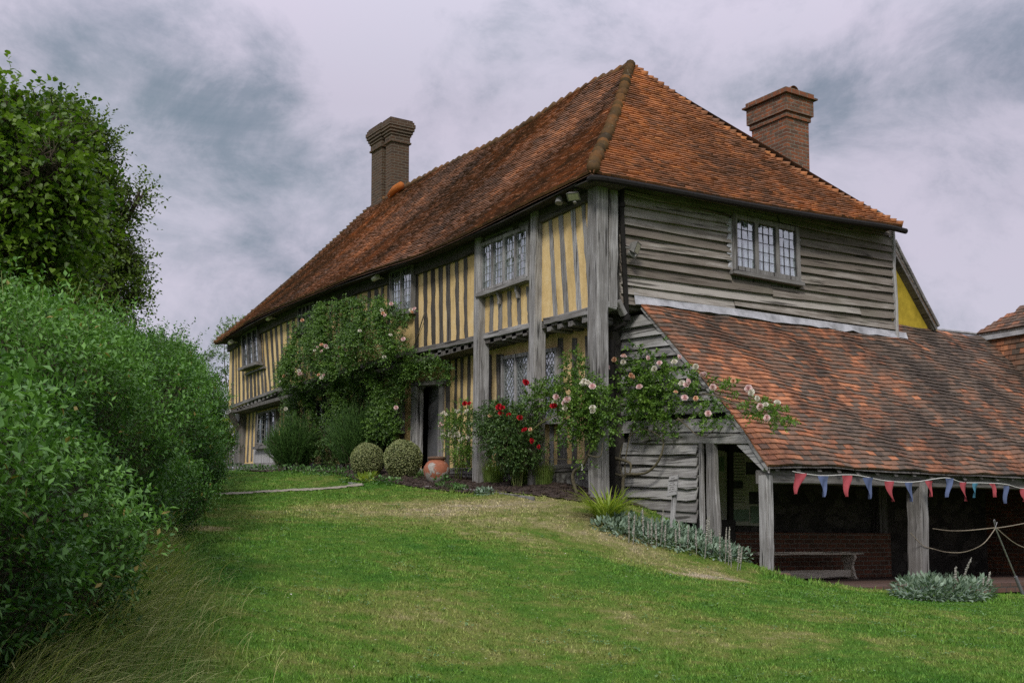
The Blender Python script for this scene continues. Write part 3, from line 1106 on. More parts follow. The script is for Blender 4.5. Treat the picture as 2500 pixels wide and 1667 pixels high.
mb = MB()
tile_field(mb, s_front, 56, lim_front, 0.165, None, streak(0.54, 0.12, 0.3), 0.036)
rf = mb.build('roof', 'tile_front', house)
rf['label'] = 'long front slope of brown and orange clay tiles'
mb = MB()
tile_field(mb, s_hip, 54, lim_hip, 0.165, None, streak(0.60, 0.15, 1.1), 0.042)
rh = mb.build('hipped_roof_end', 'tile_hip', house)
# boarding under the tiles
mb = MB()
for (fn, lim, n) in ((s_front, lim_front, 26), (s_hip, lim_hip, 14)):
    for j in range(14):
        v0, v1 = j / 14, (j + 1) / 14
        a0, a1 = lim(v0)
        b0, b1 = lim(v1)
        row0 = [fn(a0 + (a1 - a0) * i / n, v0) - V(0, 0, 0.035) for i in range(n + 1)]
        row1 = [fn(b0 + (b1 - b0) * i / n, v1) - V(0, 0, 0.035) for i in range(n + 1)]
        base = len(mb.v)
        mb.add(row0 + row1, [(i, i + 1, n + 1 + i + 1, n + 1 + i) for i in range(n)], 0.15)
# rear and far slopes, closed so that the roof is whole from any side
RB = V(7.0, 0, 0)
Pn0, Pn1 = s_hip(-0.4, 0), s_hip(ER[0], 0)
f0 = s_front(16.0, 0)
f1 = V(ER[0], 16.0, f0[2] + 0.1)
mb.add([APEX, FARX, f1, Pn1], [(0, 1, 2, 3)], 0.3)
mb.add([FARX, f0, f1], [(0, 1, 2)], 0.3)
mb.build('roof_boarding', 'tile_front', house)

# hip and ridge tiles


def capping(path, r_, n, name, mat, tone=(0.2, 0.8), lift=0.03):
    mb = MB()
    path = [np.asarray(p, float) for p in path]
    L = np.cumsum([0] + [np.linalg.norm(path[i + 1] - path[i]) for i in range(len(path) - 1)])
    for i in range(n):
        a, b_ = L[-1] * i / n, L[-1] * (i + 1.25) / n
        pa = V(*[np.interp(a, L, [p[k] for p in path]) for k in range(3)])
        pb = V(*[np.interp(min(b_, L[-1]), L, [p[k] for p in path]) for k in range(3)])
        j = V(random.gauss(0, 0.008), random.gauss(0, 0.008), random.gauss(0, 0.008))
        mb.tube([pa + V(0, 0, lift + 0.025) + j, pb + V(0, 0, lift - 0.02) + j], [r_ * 1.15, r_ * 0.78], 10, random.uniform(*tone))
    return mb.build(name, mat, house, True)


hipl = [s_front(lim_front(v)[0], v) for v in np.linspace(0.0, 1, 12)]
capping(hipl, 0.088, 36, 'hip_tiles', 'tile_mossy', (0.1, 1.0))
hipr = [s_hip(lim_hip(v)[1], v) for v in np.linspace(0.0, 1, 12)]
capping(hipr, 0.055, 46, 'hip_tiles', 'tile_hip', (0.3, 0.9), 0.0)
ridge = [V(3.3, y, zr(y)) for y in np.linspace(APEX[1], FARX[1], 30)]
capping(ridge, 0.065, 40, 'ridge_tiles', 'tile_mossy', (0.3, 0.9), 0.0)
hipf = [s_front(lim_front(v)[1], v) for v in np.linspace(0.0, 1, 10)]
capping(hipf, 0.055, 44, 'hip_tiles', 'tile_mossy', (0.1, 0.6), 0.0)
mb = MB()
mb.tube([on(950, 478, 0, 3.05), on(964, 463, 0, 3.05), on(980, 452, 0, 3.05)], [0.07, 0.10, 0.09], 10, 0.6)
o_ = mb.build('ridge_end_tile', 'tile_orange', house, True)

# walls --------------------------------------------------------------
Y_DOOR_R, Y_DOOR_L = X_(Z4, 690, 700, .45)[1], X_(Z4, 512, 700, .45)[1]
mb = MB()
for i in range(16):                                # upper storey, in lengths that follow the sagging jetty
    y0, y1 = 0.05 + i * (YE - 0.05) / 16, 0.05 + (i + 1) * (YE - 0.05) / 16
    zb0, zb1 = [np.interp(y, [0.17, 5.67, 12.2, 15.7], [2.80, 2.97, 3.02, 2.80]) for y in (y0, y1)]
    mb.add([(0.016, y0, zb0), (0.016, y1, zb1), (0.016, y1, 4.85), (0.016, y0, 4.85), (0.28, y0, zb0), (0.28, y1, zb1), (0.28, y1, 4.85), (0.28, y0, 4.85)],
           [(0, 1, 2, 3), (4, 7, 6, 5), (0, 4, 5, 1), (3, 2, 6, 7), (0, 3, 7, 4), (1, 5, 6, 2)])
mb.build('upper_wall', 'ochre_plaster', house)
mb = MB()
mb.box((0.45, 0.62, -1.3), (0.66, Y_DOOR_R, 2.85))
mb.box((0.45, Y_DOOR_L + 0.1, -1.3), (0.52, YE - 0.1, 2.85))
mb.box((0.45, Y_DOOR_R, X_(Z4, 600, 335, .45)[2]), (0.66, Y_DOOR_L + 0.1, 2.85))
mb.build('lower_wall', 'ochre_plaster', house)
mb = MB()
mb.box((0.28, 0.05, 2.86), (6.7, YE - 0.2, 3.0), 0.3)        # first floor, its underside seen below the jetty
mb.box((0.02, 0.5, 2.72), (0.60, YE - 0.2, 2.80), 0.15)
mb.build('jetty_floor', 'oak_along_gable', house)
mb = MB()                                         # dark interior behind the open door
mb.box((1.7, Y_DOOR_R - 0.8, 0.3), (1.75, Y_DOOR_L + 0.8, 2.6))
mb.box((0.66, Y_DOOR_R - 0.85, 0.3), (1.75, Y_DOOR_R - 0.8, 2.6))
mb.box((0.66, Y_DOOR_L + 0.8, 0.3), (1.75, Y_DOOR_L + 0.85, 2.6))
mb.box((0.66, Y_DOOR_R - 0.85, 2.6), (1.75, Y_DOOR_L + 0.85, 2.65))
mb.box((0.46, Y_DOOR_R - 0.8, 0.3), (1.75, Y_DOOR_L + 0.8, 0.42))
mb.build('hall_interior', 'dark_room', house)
mb = MB()
mb.box((0.66, 0.45, -1.5), (6.75, 0.68, 2.95))
mb.build('end_wall_base', 'ragstone', house)
mb = MB()
mb.box((0.3, 0.03, 2.9), (6.72, 0.25, 4.9), 0.2)
mb.box((6.5, 0.25, -1.4), (6.72, YE - 0.1, 4.9), 0.2)
mb.box((0.1, YE - 0.25, 2.9), (6.5, YE - 0.02, 4.9), 0.2)
mb.box((0.66, YE - 0.32, -0.5), (6.5, YE - 0.12, 2.9), 0.2)
mb.build('inner_walls', 'oak_upright', house)
mb = MB()
for i in range(16):
    y0, y1 = 0.62 + i * 0.95, 0.62 + (i + 1) * 0.95 + 0.004
    if y1 > Y_DOOR_R and y0 < Y_DOOR_L:
        continue
    zt = np.interp((y0 + y1) / 2, [1.2, 4.3, 8, 16], [0.47, 0.6, 0.9, 1.35])
    mb.box((0.36, y0, -1.2), (0.448, y1, zt), random.random())
mb.build('plinth', 'plinth', house)
# sill beam on the plinth
mb = MB()
mb.beam((0.40, 0.45, 0.47), (0.40, Y_DOOR_R - 0.1, 0.66), (0.12, 0, 0), (0, 0, 0.12), 0.35, 8)
mb.beam((0.40, Y_DOOR_L + 0.35, 0.80), (0.40, YE - 0.15, 1.36), (0.10, 0, 0), (0, 0, 0.12), 0.35, 8)
mb.build('sill_beam', 'oak_along_facade', house)

# wall plate and rafter feet beneath the eaves
mb = MB()
for i in range(8):
    y0, y1 = i * YE / 8, (i + 1) * YE / 8
    mb.beam((0.03, y0 + 0.02, ze(y0) - 0.07), (0.03, y1, ze(y1) - 0.07), (0.16, 0, 0), (0, 0, 0.22), random.uniform(-0.15, 0.05), 3)
mb.build('wall_plate', 'oak_along_facade', house)
for i in range(40):
    y0 = 0.1 + i * 0.40
    mb = MB()
    mb.beam((-0.27, y0, ze(y0) + 0.03), (0.25, y0, ze(y0) + 0.50), (0, 0.09, 0), (-0.05, 0, 0.08), -0.2, 2)
    mb.build('rafter_foot', 'oak_along_gable', house)
mb = MB()
mb.tube(spline([V(-0.38, -0.35, Z_E0 - 0.06), V(-0.30, -0.46, Z_E0 - 0.05)] + [s_hip(x, 0) + V(0, -0.04, -0.06) for x in (1, 2, 3, 4, 5, 6)] + [ER + V(0.03, -0.04, -0.07)], 3), 0.05, 8)
mb.build('gutter', 'iron', house)
mb = MB()
for i in range(16):
    y0, y1 = i * YE / 16, (i + 1) * YE / 16
    mb.slab([(-0.37, y0, ze(y0) - 0.012), (-0.37, y1, ze(y1) - 0.012), (-0.05, y1, ze(y1) + 0.05), (-0.05, y0, ze(y0) + 0.05)], (0, 0, -0.02), -0.3)
mb.box((-0.36, EAVE_Y0 + 0.06, Z_E0 - 0.05), (0.3, 0.05, Z_E0 - 0.03), 0.0)
mb.build('soffit', 'oak_along_facade', house)
for i in range(18):
    x0 = 0.1 + i * 0.38
    zt = s_hip(x0, 0)[2]
    mb = MB()
    mb.beam((x0, EAVE_Y0 + 0.12, zt + 0.02), (x0, 0.2, zt + 0.42), (0.09, 0, 0), (0, -0.05, 0.08), -0.1, 2)
    mb.build('rafter_foot', 'oak_along_facade', house)

# big posts ------------------------------------------------------------


def post(top, bot, sx_, sy_, tone, name='post', ext=0.35):
    d = nrm(bot - top)
    mb = MB()
    mb.beam(top + V(sx_ / 2, sy_ / 2, 0) - d * 0.3, bot + V(sx_ / 2, sy_ / 2, 0) + d * ext, (sx_, 0, 0), (0, sy_, 0), tone, 12, 0.004, 0.012)
    return mb.build(name, 'oak_upright', house)


post(X_(Z3, 1078, 200, -.12), X_(Z4, 1058, 1300, -.12), 0.23, 0.165, 0.52)
post(X_(Z1, 432, 420, -.12), X_(Z2, 405, 1400, -.12), 0.23, 0.165, 0.52)
cp = post(X_(Z1, 1036, 160, -.10), X_(Z2, 1045, 1560, -.10), 0.205, 0.26, 0.48, 'corner_post')
# upper corner timber on the end jetty
tp, bt = Y_(Z1, 1140, 60, -.13), Y_(Z1, 1140, 1268, -.13)
mb = MB()
mb.beam(tp + V(0.11, 0.07, 0.2), bt + V(0.095, 0.07, 0), (0.165, 0, 0), (0, 0.15, 0), 0.50, 8, 0.004)
mb.beam(bt + V(-0.16, 0.12, 0.04), bt + V(0.16, 0.12, 0.015), (0, 0.24, 0), (0, 0, 0.10), 0.6, 2)
mb.beam(bt + V(0.19, 0.03, 0.10), bt + V(0.32, 0.03, -0.09), (0, 0.12, 0), (0.06, 0, 0.05), 0.5, 2)
mb.build('corner_timber', 'oak_upright', house)
# far ground-floor corner post with its bracket
mb = MB()
fp = X_(Z5, 262, 1150, .30)
mb.beam(fp + V(0.08, 0.12, 0.15), X_(Z5, 250, 1600, .30) + V(0.08, 0.12, 0), (0.20, 0, 0), (0, 0.30, 0), 0.35, 6)
mb.beam(X_(Z5, 150, 1095, -.1), fp + V(0.05, 0.1, -0.35), (0.12, 0, 0.1), (0, 0.14, 0.1), 0.4, 4)
mb.build('far_corner_post', 'oak_upright', house)

# bressummers along the jetty -------------------------------------------


def hbeam(mb, Zm, tl, tr, br, bl, tone, x=0.0, depth=0.16, segs=8):
    mb.slab([X_(Zm, *tl, x), X_(Zm, *bl, x), X_(Zm, *br, x), X_(Zm, *tr, x)], (depth, 0, 0), tone, segs, 0.004, 0.008)


mb = MB()
hbeam(mb, Z1, (500, 1385), (985, 1268), (985, 1340), (512, 1450), 0.45, -0.015)
hbeam(mb, Z3, (1120, 1052), (1575, 950), (1575, 1006), (1120, 1114), 0.55, -0.015)
hbeam(mb, Z3, (430, 1205), (1030, 1080), (1030, 1136), (430, 1255), 0.30, -0.015, segs=12)
a_, b_ = (680, 947), (1007, 851)
mb.slab([on(a_[0], a_[1], 0, -.01), on(a_[0], a_[1] + 10, 0, -.01), on(b_[0], b_[1] + 13, 0, -.01), on(b_[0], b_[1], 0, -.01)], (.16, 0, 0), 0.2, 12, 0.004, 0.008)
hbeam(mb, Z5, (158, 1042), (642, 860), (642, 893), (165, 1070), 0.35, -0.015, segs=10)
mb.build('bressummer', 'oak_along_facade', house)
JP = [(Z1, 562, 1490, 18), (Z1, 665, 1465, 20), (Z1, 770, 1440, 20), (Z1, 905, 1405, 22), (Z3, 1205, 1122, 17), (Z3, 1320, 1100, 17), (Z3, 1418, 1082, 17), (Z3, 1525, 1055, 16),
      (Z3, 600, 1262, 14), (Z3, 690, 1243, 14), (Z3, 765, 1228, 14), (Z3, 840, 1213, 15), (Z3, 915, 1195, 15), (Z3, 988, 1172, 15)]
JP += [(Z5, x, y, 10) for x, y in ((238, 1072), (272, 1060), (305, 1048), (342, 1033), (376, 1020), (412, 1004), (450, 988), (490, 970), (530, 952), (566, 936), (602, 918), (640, 900))]
for (Zm, x, y, s_) in JP:
    p = X_(Zm, x, y, 0.02)
    mb = MB()
    h = 0.115
    mb.beam(p + V(0, 0, 0.02), p + V(0.5, 0, 0.02), (0, 0.12, 0), (0, 0, h), random.uniform(0.25, 0.5), 2, 0.002)
    mb.build('joist', 'oak_along_gable', house)

# studs -------------------------------------------------------------------


def stud(Zm, xtl, xtr, yt, xbl, xbr, yb, tone, x=0.002, depth=0.09, jit=0.006):
    mb = MB()
    mb.slab([X_(Zm, xtl, yt, x), X_(Zm, xtr, yt, x), X_(Zm, xbr, yb, x), X_(Zm, xbl, yb, x)], (depth, 0, 0), tone, 10, jit, 0.006)
    return mb.build('stud', 'oak_upright', house)


for a in ((545, 580, 300, 600, 642, 1375), (640, 685, 270, 705, 752, 1360), (765, 805, 240, 830, 876, 1325), (866, 906, 190, 946, 975, 1290)):   # by the corner
    stud(Z1, *a, random.uniform(0.42, 0.62))
for a in ((1180, 1213, 690, 1177, 1211, 1060), (1263, 1299, 670, 1262, 1298, 1040), (1350, 1388, 640, 1356, 1393, 1020), (1443, 1477, 610, 1452, 1487, 990), (1095, 1127, 720, 1100, 1127, 1070), (1535, 1575, 600, 1552, 1580, 970)):
    stud(Z3, *a, random.uniform(0.30, 0.45))
for a in ((530, 566, 290, 538, 570, 1205), (600, 640, 260, 612, 648, 1190), (675, 716, 230, 690, 724, 1172), (748, 786, 190, 762, 800, 1160), (835, 868, 150, 855, 884, 1140), (920, 952, 110, 934, 966, 1120), (445, 482, 300, 452, 484, 1225)):
    stud(Z3, *a, random.uniform(-0.12, 0.12), jit=0.009)
for a in ((55, 88, 440, 55, 88, 1000), (118, 142, 420, 118, 142, 1000), (180, 206, 400, 180, 206, 1000), (-12, 15, 460, -12, 15, 1000)):
    stud(Z3, *a, 0.15)
for a in ((495, 516, 200, 550, 566, 900), (545, 566, 175, 590, 612, 870), (592, 613, 150, 635, 656, 850), (645, 668, 120, 676, 692, 830), (713, 738, 95, 726, 748, 815), (769, 794, 70, 775, 800, 800), (828, 850, 45, 835, 855, 780),
          (215, 223, 400, 224, 232, 1040), (241, 256, 380, 248, 262, 1020), (276, 290, 360, 288, 308, 1000), (188, 204, 400, 176, 200, 1050), (470, 474, 230, 505, 526, 905), (320, 343, 720, 328, 346, 985), (353, 376, 700, 360, 386, 970), (389, 410, 690, 400, 420, 955),
          (426, 442, 680, 436, 456, 945), (461, 478, 660, 475, 496, 930)):
    stud(Z5, *a, random.uniform(-0.05, 0.15), jit=0.007)
for k in range(9):                                 # hidden behind the climbing rose
    stud(Z5, 885 + k * 62, 905 + k * 62, 60 - k * 22, 885 + k * 62, 907 + k * 62, 760 - k * 8, 0.2)
for a in ((752, 795, 110, 742, 784, 1200), (836, 860, 100, 826, 852, 1200), (897, 921, 90, 885, 908, 1200), (962, 990, 80, 950, 985, 1200), (1172, 1199, 60, 1165, 1192, 1210), (1246, 1312, 60, 1240, 1308, 1210)):
    stud(Z4, *a, random.uniform(-0.1, 0.1), 0.437)
for a in ((642, 697, 100, 640, 697, 1378), (785, 829, 100, 782, 830, 1378), (912, 975, 80, 905, 975, 1378), (565, 604, 900, 562, 602, 1378), (700, 735, 900, 695, 735, 1378), (330, 370, 900, 330, 370, 1390), (200, 240, 900, 200, 240, 1400)):
    stud(Z2, *a, 0.55 if a[0] == 565 else 0.2, 0.437)
for a in ((315, 326, 1120, 295, 306, 1590), (350, 361, 1110, 326, 341, 1590), (386, 396, 1100, 366, 381, 1580), (415, 430, 1090, 400, 412, 1580), (280, 291, 1130, 255, 271, 1590), (640, 650, 1000, 620, 632, 1560), (668, 682, 1000, 650, 665, 1560), (700, 715, 990, 690, 705, 1560), (740, 765, 980, 735, 760, 1560)):
    stud(Z5, *a, 0.25, 0.437)
for k in range(12):
    y0 = 6.9 + k * 0.55
    mb = MB()
    mb.slab([(0.42, y0 + 0.12, 2.8), (0.42, y0, 2.8), (0.42, y0, 0.6), (0.42, y0 + 0.12, 0.6)], (0.06, 0, 0), 0.2, 5, 0.004, 0.006)
    mb.build('stud', 'oak_upright', house)
# boarded panel under the far ground-floor window
mb = MB()
for k in range(8):
    x0 = 395 + k * 27
    mb.slab([X_(Z5, x0, 1450, .41), X_(Z5, x0 + 25, 1450, .41), X_(Z5, x0 + 22, 1600, .41), X_(Z5, x0 - 3, 1600, .41)], (0.03, 0, 0), random.uniform(0.85, 1.0), 2, 0.001)
mb.build('boarded_panel', 'oak_upright', house)


# windows ------------------------------------------------------------------


def bl(quad, u, v):
    TL, TR, BR, BL = quad
    return (TL * (1 - u) + TR * u) * (1 - v) + (BL * (1 - u) + BR * u) * v


def hexa(mb, quad, nin, u0, u1, v0, v1, d0, d1, tone=0.5):
    P4 = [bl(quad, u0, v0), bl(quad, u1, v0), bl(quad, u1, v1), bl(quad, u0, v1)]
    mb.add([p + nin * d0 for p in P4] + [p + nin * d1 for p in P4], [(0, 1, 2, 3), (7, 6, 5, 4), (0, 4, 5, 1), (1, 5, 6, 2), (2, 6, 7, 3), (3, 7, 4, 0)], tone)


def window(quad, nin, lights, cols, rows, tone=0.5, diamond=False, fw=0.05, mull=0.045, came='lead_came', mat='oak_upright', curtain=0.6, sill=True, name='window', sill_mat='oak_along_facade', sill_d=0.09):
    quad = [np.asarray(p, float) for p in quad]
    wd = np.linalg.norm(quad[1] - quad[0])
    ht = np.linalg.norm(quad[3] - quad[0])
    fu, fv, mu = fw / wd, fw / ht, mull / wd
    mb = MB()
    hexa(mb, quad, nin, 0, fu, 0, 1, -0.035, 0.055, tone)
    hexa(mb, quad, nin, 1 - fu, 1, 0, 1, -0.035, 0.055, tone)
    hexa(mb, quad, nin, fu, 1 - fu, 0, fv, -0.033, 0.055, tone)
    hexa(mb, quad, nin, fu, 1 - fu, 1 - fv, 1, -0.033, 0.055, tone)
    inner = 1 - 2 * fu
    lw = (inner - mu * (lights - 1)) / lights
    L = []
    for i in range(lights):
        u0 = fu + i * (lw + mu)
        L.append((u0, u0 + lw))
        if i:
            hexa(mb, quad, nin, u0 - mu, u0, fv, 1 - fv, -0.030, 0.055, tone * random.uniform(0.9, 1.1))
    win = mb.build(name, mat, house)
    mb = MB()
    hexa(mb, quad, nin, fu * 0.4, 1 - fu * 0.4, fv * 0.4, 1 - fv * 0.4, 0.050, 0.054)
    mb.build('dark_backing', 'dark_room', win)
    cm = MB()
    for (u0, u1) in L:
        g = MB()
        for c_ in range(cols):
            for r_ in range(rows):
                ua, ub = u0 + (u1 - u0) * c_ / cols, u0 + (u1 - u0) * (c_ + 1) / cols
                va, vb = fv + (1 - 2 * fv) * r_ / rows, fv + (1 - 2 * fv) * (r_ + 1) / rows
                P4 = [bl(quad, ua, va), bl(quad, ub, va), bl(quad, ub, vb), bl(quad, ua, vb)]
                ta, tb_ = random.gauss(0, 0.0022), random.gauss(0, 0.0022)
                g.add([P4[0] + nin * (0.008 + ta + tb_), P4[1] + nin * (0.008 - ta + tb_), P4[2] + nin * (0.008 - ta - tb_), P4[3] + nin * (0.008 + ta - tb_)], [(0, 1, 2, 3)])
        g.build('pane', 'old_glass', win)
        cw = 0.006

        def line(a, b_):
            pa, pb = bl(quad, *a) + nin * 0.002, bl(quad, *b_) + nin * 0.002
            dr = nrm(pb - pa)
            sdv = np.cross(dr, nin) * cw
            cm.add([pa - sdv, pa + sdv, pb + sdv, pb - sdv, pa - sdv + nin * 0.012, pa + sdv + nin * 0.012, pb + sdv + nin * 0.012, pb - sdv + nin * 0.012],
                   [(0, 1, 2, 3), (7, 6, 5, 4), (0, 4, 5, 1), (1, 5, 6, 2), (2, 6, 7, 3), (3, 7, 4, 0)])
        vA, vB = fv, 1 - fv
        if not diamond:
            for c_ in range(cols + 1):
                u = u0 + (u1 - u0) * c_ / cols
                line((u, vA), (u, vB))
            for r_ in range(rows + 1):
                v = vA + (vB - vA) * r_ / rows
                line((u0, v), (u1, v))
        else:
            for sg in (1, -1):
                for k in range(-rows, cols + rows + 1):
                    pts = []
                    for s_ in np.linspace(0, 1, 2):
                        pts.append(s_)
                    # line: u = u0 + (k + sg * v' * rows) / cols  for v' in 0..1
                    va = 0.0
                    vb = 1.0
                    lo = (0 - k) / (sg * rows)
                    hi = (cols - k) / (sg * rows)
                    lo, hi = min(lo, hi), max(lo, hi)
                    va, vb = max(0, lo), min(1, hi)
                    if vb - va < 0.01:
                        continue
                    line((u0 + (u1 - u0) * (k + sg * va * rows) / cols, vA + (vB - vA) * va), (u0 + (u1 - u0) * (k + sg * vb * rows) / cols, vA + (vB - vA) * vb))
            for u in (u0, u1):
                line((u, vA), (u, vB))
        # casement bars round each light
        bw = 0.013 / wd
        hexa(cm, quad, nin, u0, u0 + bw, vA, vB, -0.012, 0.006)
        hexa(cm, quad, nin, u1 - bw, u1, vA, vB, -0.012, 0.006)
    cm.build('lead_lattice', came, win)
    if curtain:
        cu = MB()
        for (u0, u1) in L:
            n = 16
            for i in range(n):
                ua, ub = u0 + (u1 - u0) * i / n, u0 + (u1 - u0) * (i + 1) / n
                if (0.5 + 0.5 * sin(i * 1.9 + u0 * 40)) * 0.75 + random.random() * 0.25 > curtain:
                    continue
                da, db = 0.035 + 0.010 * sin(i * 2.3), 0.035 + 0.010 * sin((i + 1) * 2.3)
                va, vb = fv * 1.05, 1 - fv * 1.05
                cu.add([bl(quad, ua, va) + nin * da, bl(quad, ub, va) + nin * db, bl(quad, ub, vb) + nin * db, bl(quad, ua, vb) + nin * da], [(0, 1, 2, 3)])
        if cu.v:
            cu.build('curtain', 'curtain', win)
    if sill:
        sb = MB()
        hexa(sb, quad, nin, -0.03, 1.03, 1.0 + 0.004, 1.0 + 0.07 / ht, -sill_d, 0.05, tone)
        sb.build('sill', sill_mat, win)
    return win


NX, NY = V(1, 0, 0), V(0, 1, 0)
x0 = -0.062
w1 = window([X_(Z3, 1100, 185, x0), X_(Z1, 372, 478, x0), X_(Z1, 366, 985, x0), X_(Z3, 1098, 668, x0)], NX, 4, 3, 6, 0.50, fw=0.06, mull=0.055, curtain=0.5, came='white_came')
# header above it and two little brackets under its sill
mb = MB()
hbeam(mb, Z3, (1090, 130), (1580, -60), (1580, 20), (1090, 195), 0.42, -0.05, 0.12)
mb.build('window_header', 'oak_along_facade', house)
for (zx, zy) in ((1265, 700), (1440, 640)):
    p = X_(Z3, zx, zy, -0.06)
    mb = MB()
    mb.beam(p + V(0, 0, 0.10), p + V(0.04, 0, -0.12), (0.07, 0, 0), (0, 0.05, 0), 0.4, 4, 0.006)
    mb.build('bracket', 'oak_upright', house)
w2 = window([X_(Z3, 212, 452, x0), X_(Z3, 438, 372, x0), X_(Z3, 430, 825, x0), X_(Z3, 225, 868, x0)], NX, 2, 3, 6, 0.35, fw=0.04, mull=0.045, curtain=0.35, came='white_came')
w3 = window([X_(Z5, 284, 340, x0), X_(Z5, 440, 268, x0), X_(Z5, 462, 618, x0), X_(Z5, 296, 678, x0)], NX, 3, 3, 6, 0.30, fw=0.05, mull=0.06, curtain=0.75, sill_d=0.14, came='lead_came')
mb = MB()
hbeam(mb, Z5, (305, 728), (492, 655), (494, 675), (312, 745), 0.3, -0.06, 0.1)
mb.build('sill_rail', 'oak_along_facade', house)
w4 = window([X_(Z5, 838, 75, x0), X_(Z5, 1000, 20, x0), X_(Z5, 1000, 300, x0), X_(Z5, 838, 330, x0)], NX, 4, 2, 5, 0.25, fw=0.05, mull=0.06, curtain=0.3, came='lead_came')
w5 = window([X_(Z2, 108, 280, .385), X_(Z2, 652, 190, .385), X_(Z2, 652, 895, .385), X_(Z2, 108, 905, .385)], NX, 4, 4, 9, 0.55, True, 0.06, 0.05, 'white_came', curtain=0.45)
w6 = window([X_(Z5, 428, 1115, .38), X_(Z5, 625, 1065, .38), X_(Z5, 615, 1425, .38), X_(Z5, 420, 1440, .38)], NX, 3, 3, 6, 0.3, fw=0.05, mull=0.05, curtain=0.0)
w7 = window([X_(Z5, 1020, 1000, .38), X_(Z5, 1190, 960, .38), X_(Z5, 1190, 1260, .38), X_(Z5, 1020, 1280, .38)], NX, 3, 2, 5, 0.3, fw=0.05, mull=0.06, curtain=0.0)
w8 = window([X_(Z4, 190, 560, .385), X_(Z4, 330, 540, .385), X_(Z4, 330, 800, .385), X_(Z4, 190, 820, .385)], NX, 2, 2, 4, 0.5, fw=0.05, mull=0.06, curtain=0.0)
# the far casement stands open
q_ = [X_(Z5, 432, 1122, .18), X_(Z5, 516, 1125, .40), X_(Z5, 505, 1425, .40), X_(Z5, 418, 1412, .18)]
mb = MB()
nn = nrm(np.cross(q_[1] - q_[0], q_[3] - q_[0]))
for (u0, u1, v0, v1) in ((0, .1, 0, 1), (.9, 1, 0, 1), (.1, .9, 0, .05), (.1, .9, .95, 1)):
    hexa(mb, q_, nn, u0, u1, v0, v1, -0.015, 0.015, 0.4)
for c_ in (0.37, 0.63):
    hexa(mb, q_, nn, c_ - 0.012, c_ + 0.012, 0.05, 0.95, -0.006, 0.006, 0.6)
for r_ in range(1, 6):
    hexa(mb, q_, nn, 0.1, 0.9, r_ / 6 - 0.005, r_ / 6 + 0.005, -0.007, 0.007, 0.6)
ca = mb.build('open_casement', 'oak_upright', house)
mb = MB()
hexa(mb, q_, nn, 0.1, 0.9, 0.05, 0.95, -0.002, 0.002)
mb.build('pane', 'old_glass', ca)
# end wall window
y0 = -0.075
RG = (1740, 470, 6.273)
wq = [Y_(RG, 300, 325, y0), Y_(RG, 1302, 545, y0), Y_(RG, 1335, 1375, y0), Y_(RG, 312, 1185, y0)]
w9 = window(wq, NY, 3, 3, 5, 0.36, fw=0.075, mull=0.075, curtain=0.72, came='lead_came', sill_mat='oak_along_gable', sill_d=0.07)

# door -----------------------------------------------------------------------
mb = MB()
mb.slab([X_(Z4, 413, 340, .36), X_(Z4, 470, 340, .36), X_(Z4, 458, 1080, .36), X_(Z4, 402, 1080, .36)], (0.09, 0, 0), 0.6, 6, 0.003, 0.01)
mb.slab([X_(Z4, 470, 360, .40), X_(Z4, 492, 362, .40), X_(Z4, 480, 1080, .40), X_(Z4, 458, 1080, .40)], (0.06, 0, 0), 0.35, 6, 0.002, 0.006)
mb.slab([X_(Z4, 492, 368, .43), X_(Z4, 514, 372, .43), X_(Z4, 503, 1080, .43), X_(Z4, 480, 1080, .43)], (0.05, 0, 0), 0.6, 6, 0.002, 0.006)
mb.slab([X_(Z4, 686, 350, .40), X_(Z4, 724, 330, .40), X_(Z4, 708, 1090, .40), X_(Z4, 664, 1090, .40)], (0.2, 0, 0), 0.45, 6, 0.003, 0.008)
mb.slab([X_(Z4, 413, 330, .35), X_(Z4, 413, 372, .35), X_(Z4, 726, 352, .35), X_(Z4, 726, 300, .35)], (0.22, 0, 0), 0.4, 6, 0.003, 0.008)
for sgn, (xa, xb, yc) in enumerate(((512, 545, 386), (688, 655, 368))):        # rounded corners of the head
    mb.slab([X_(Z4, xa, yc - 30, .42), X_(Z4, xb, yc - 26, .42), X_(Z4, xb, yc - 6, .42), X_(Z4, xa, yc + 28, .42)], (0.03, 0, 0), 0.4, 1)
mb.build('door_frame', 'oak_upright', house)
mb = MB()
mb.slab([X_(Z4, 590, 340, .70), X_(Z4, 684, 330, .56), X_(Z4, 664, 1130, .56), X_(Z4, 572, 1130, .70)], (0.05, 0.02, 0), 0.5)
dr = mb.build('door', 'grey_paint', house)
mb = MB()
mb.tube([X_(Z4, 606, 760, .66), X_(Z4, 608, 800, .66)], 0.012, 6)
mb.build('handle', 'iron', dr)

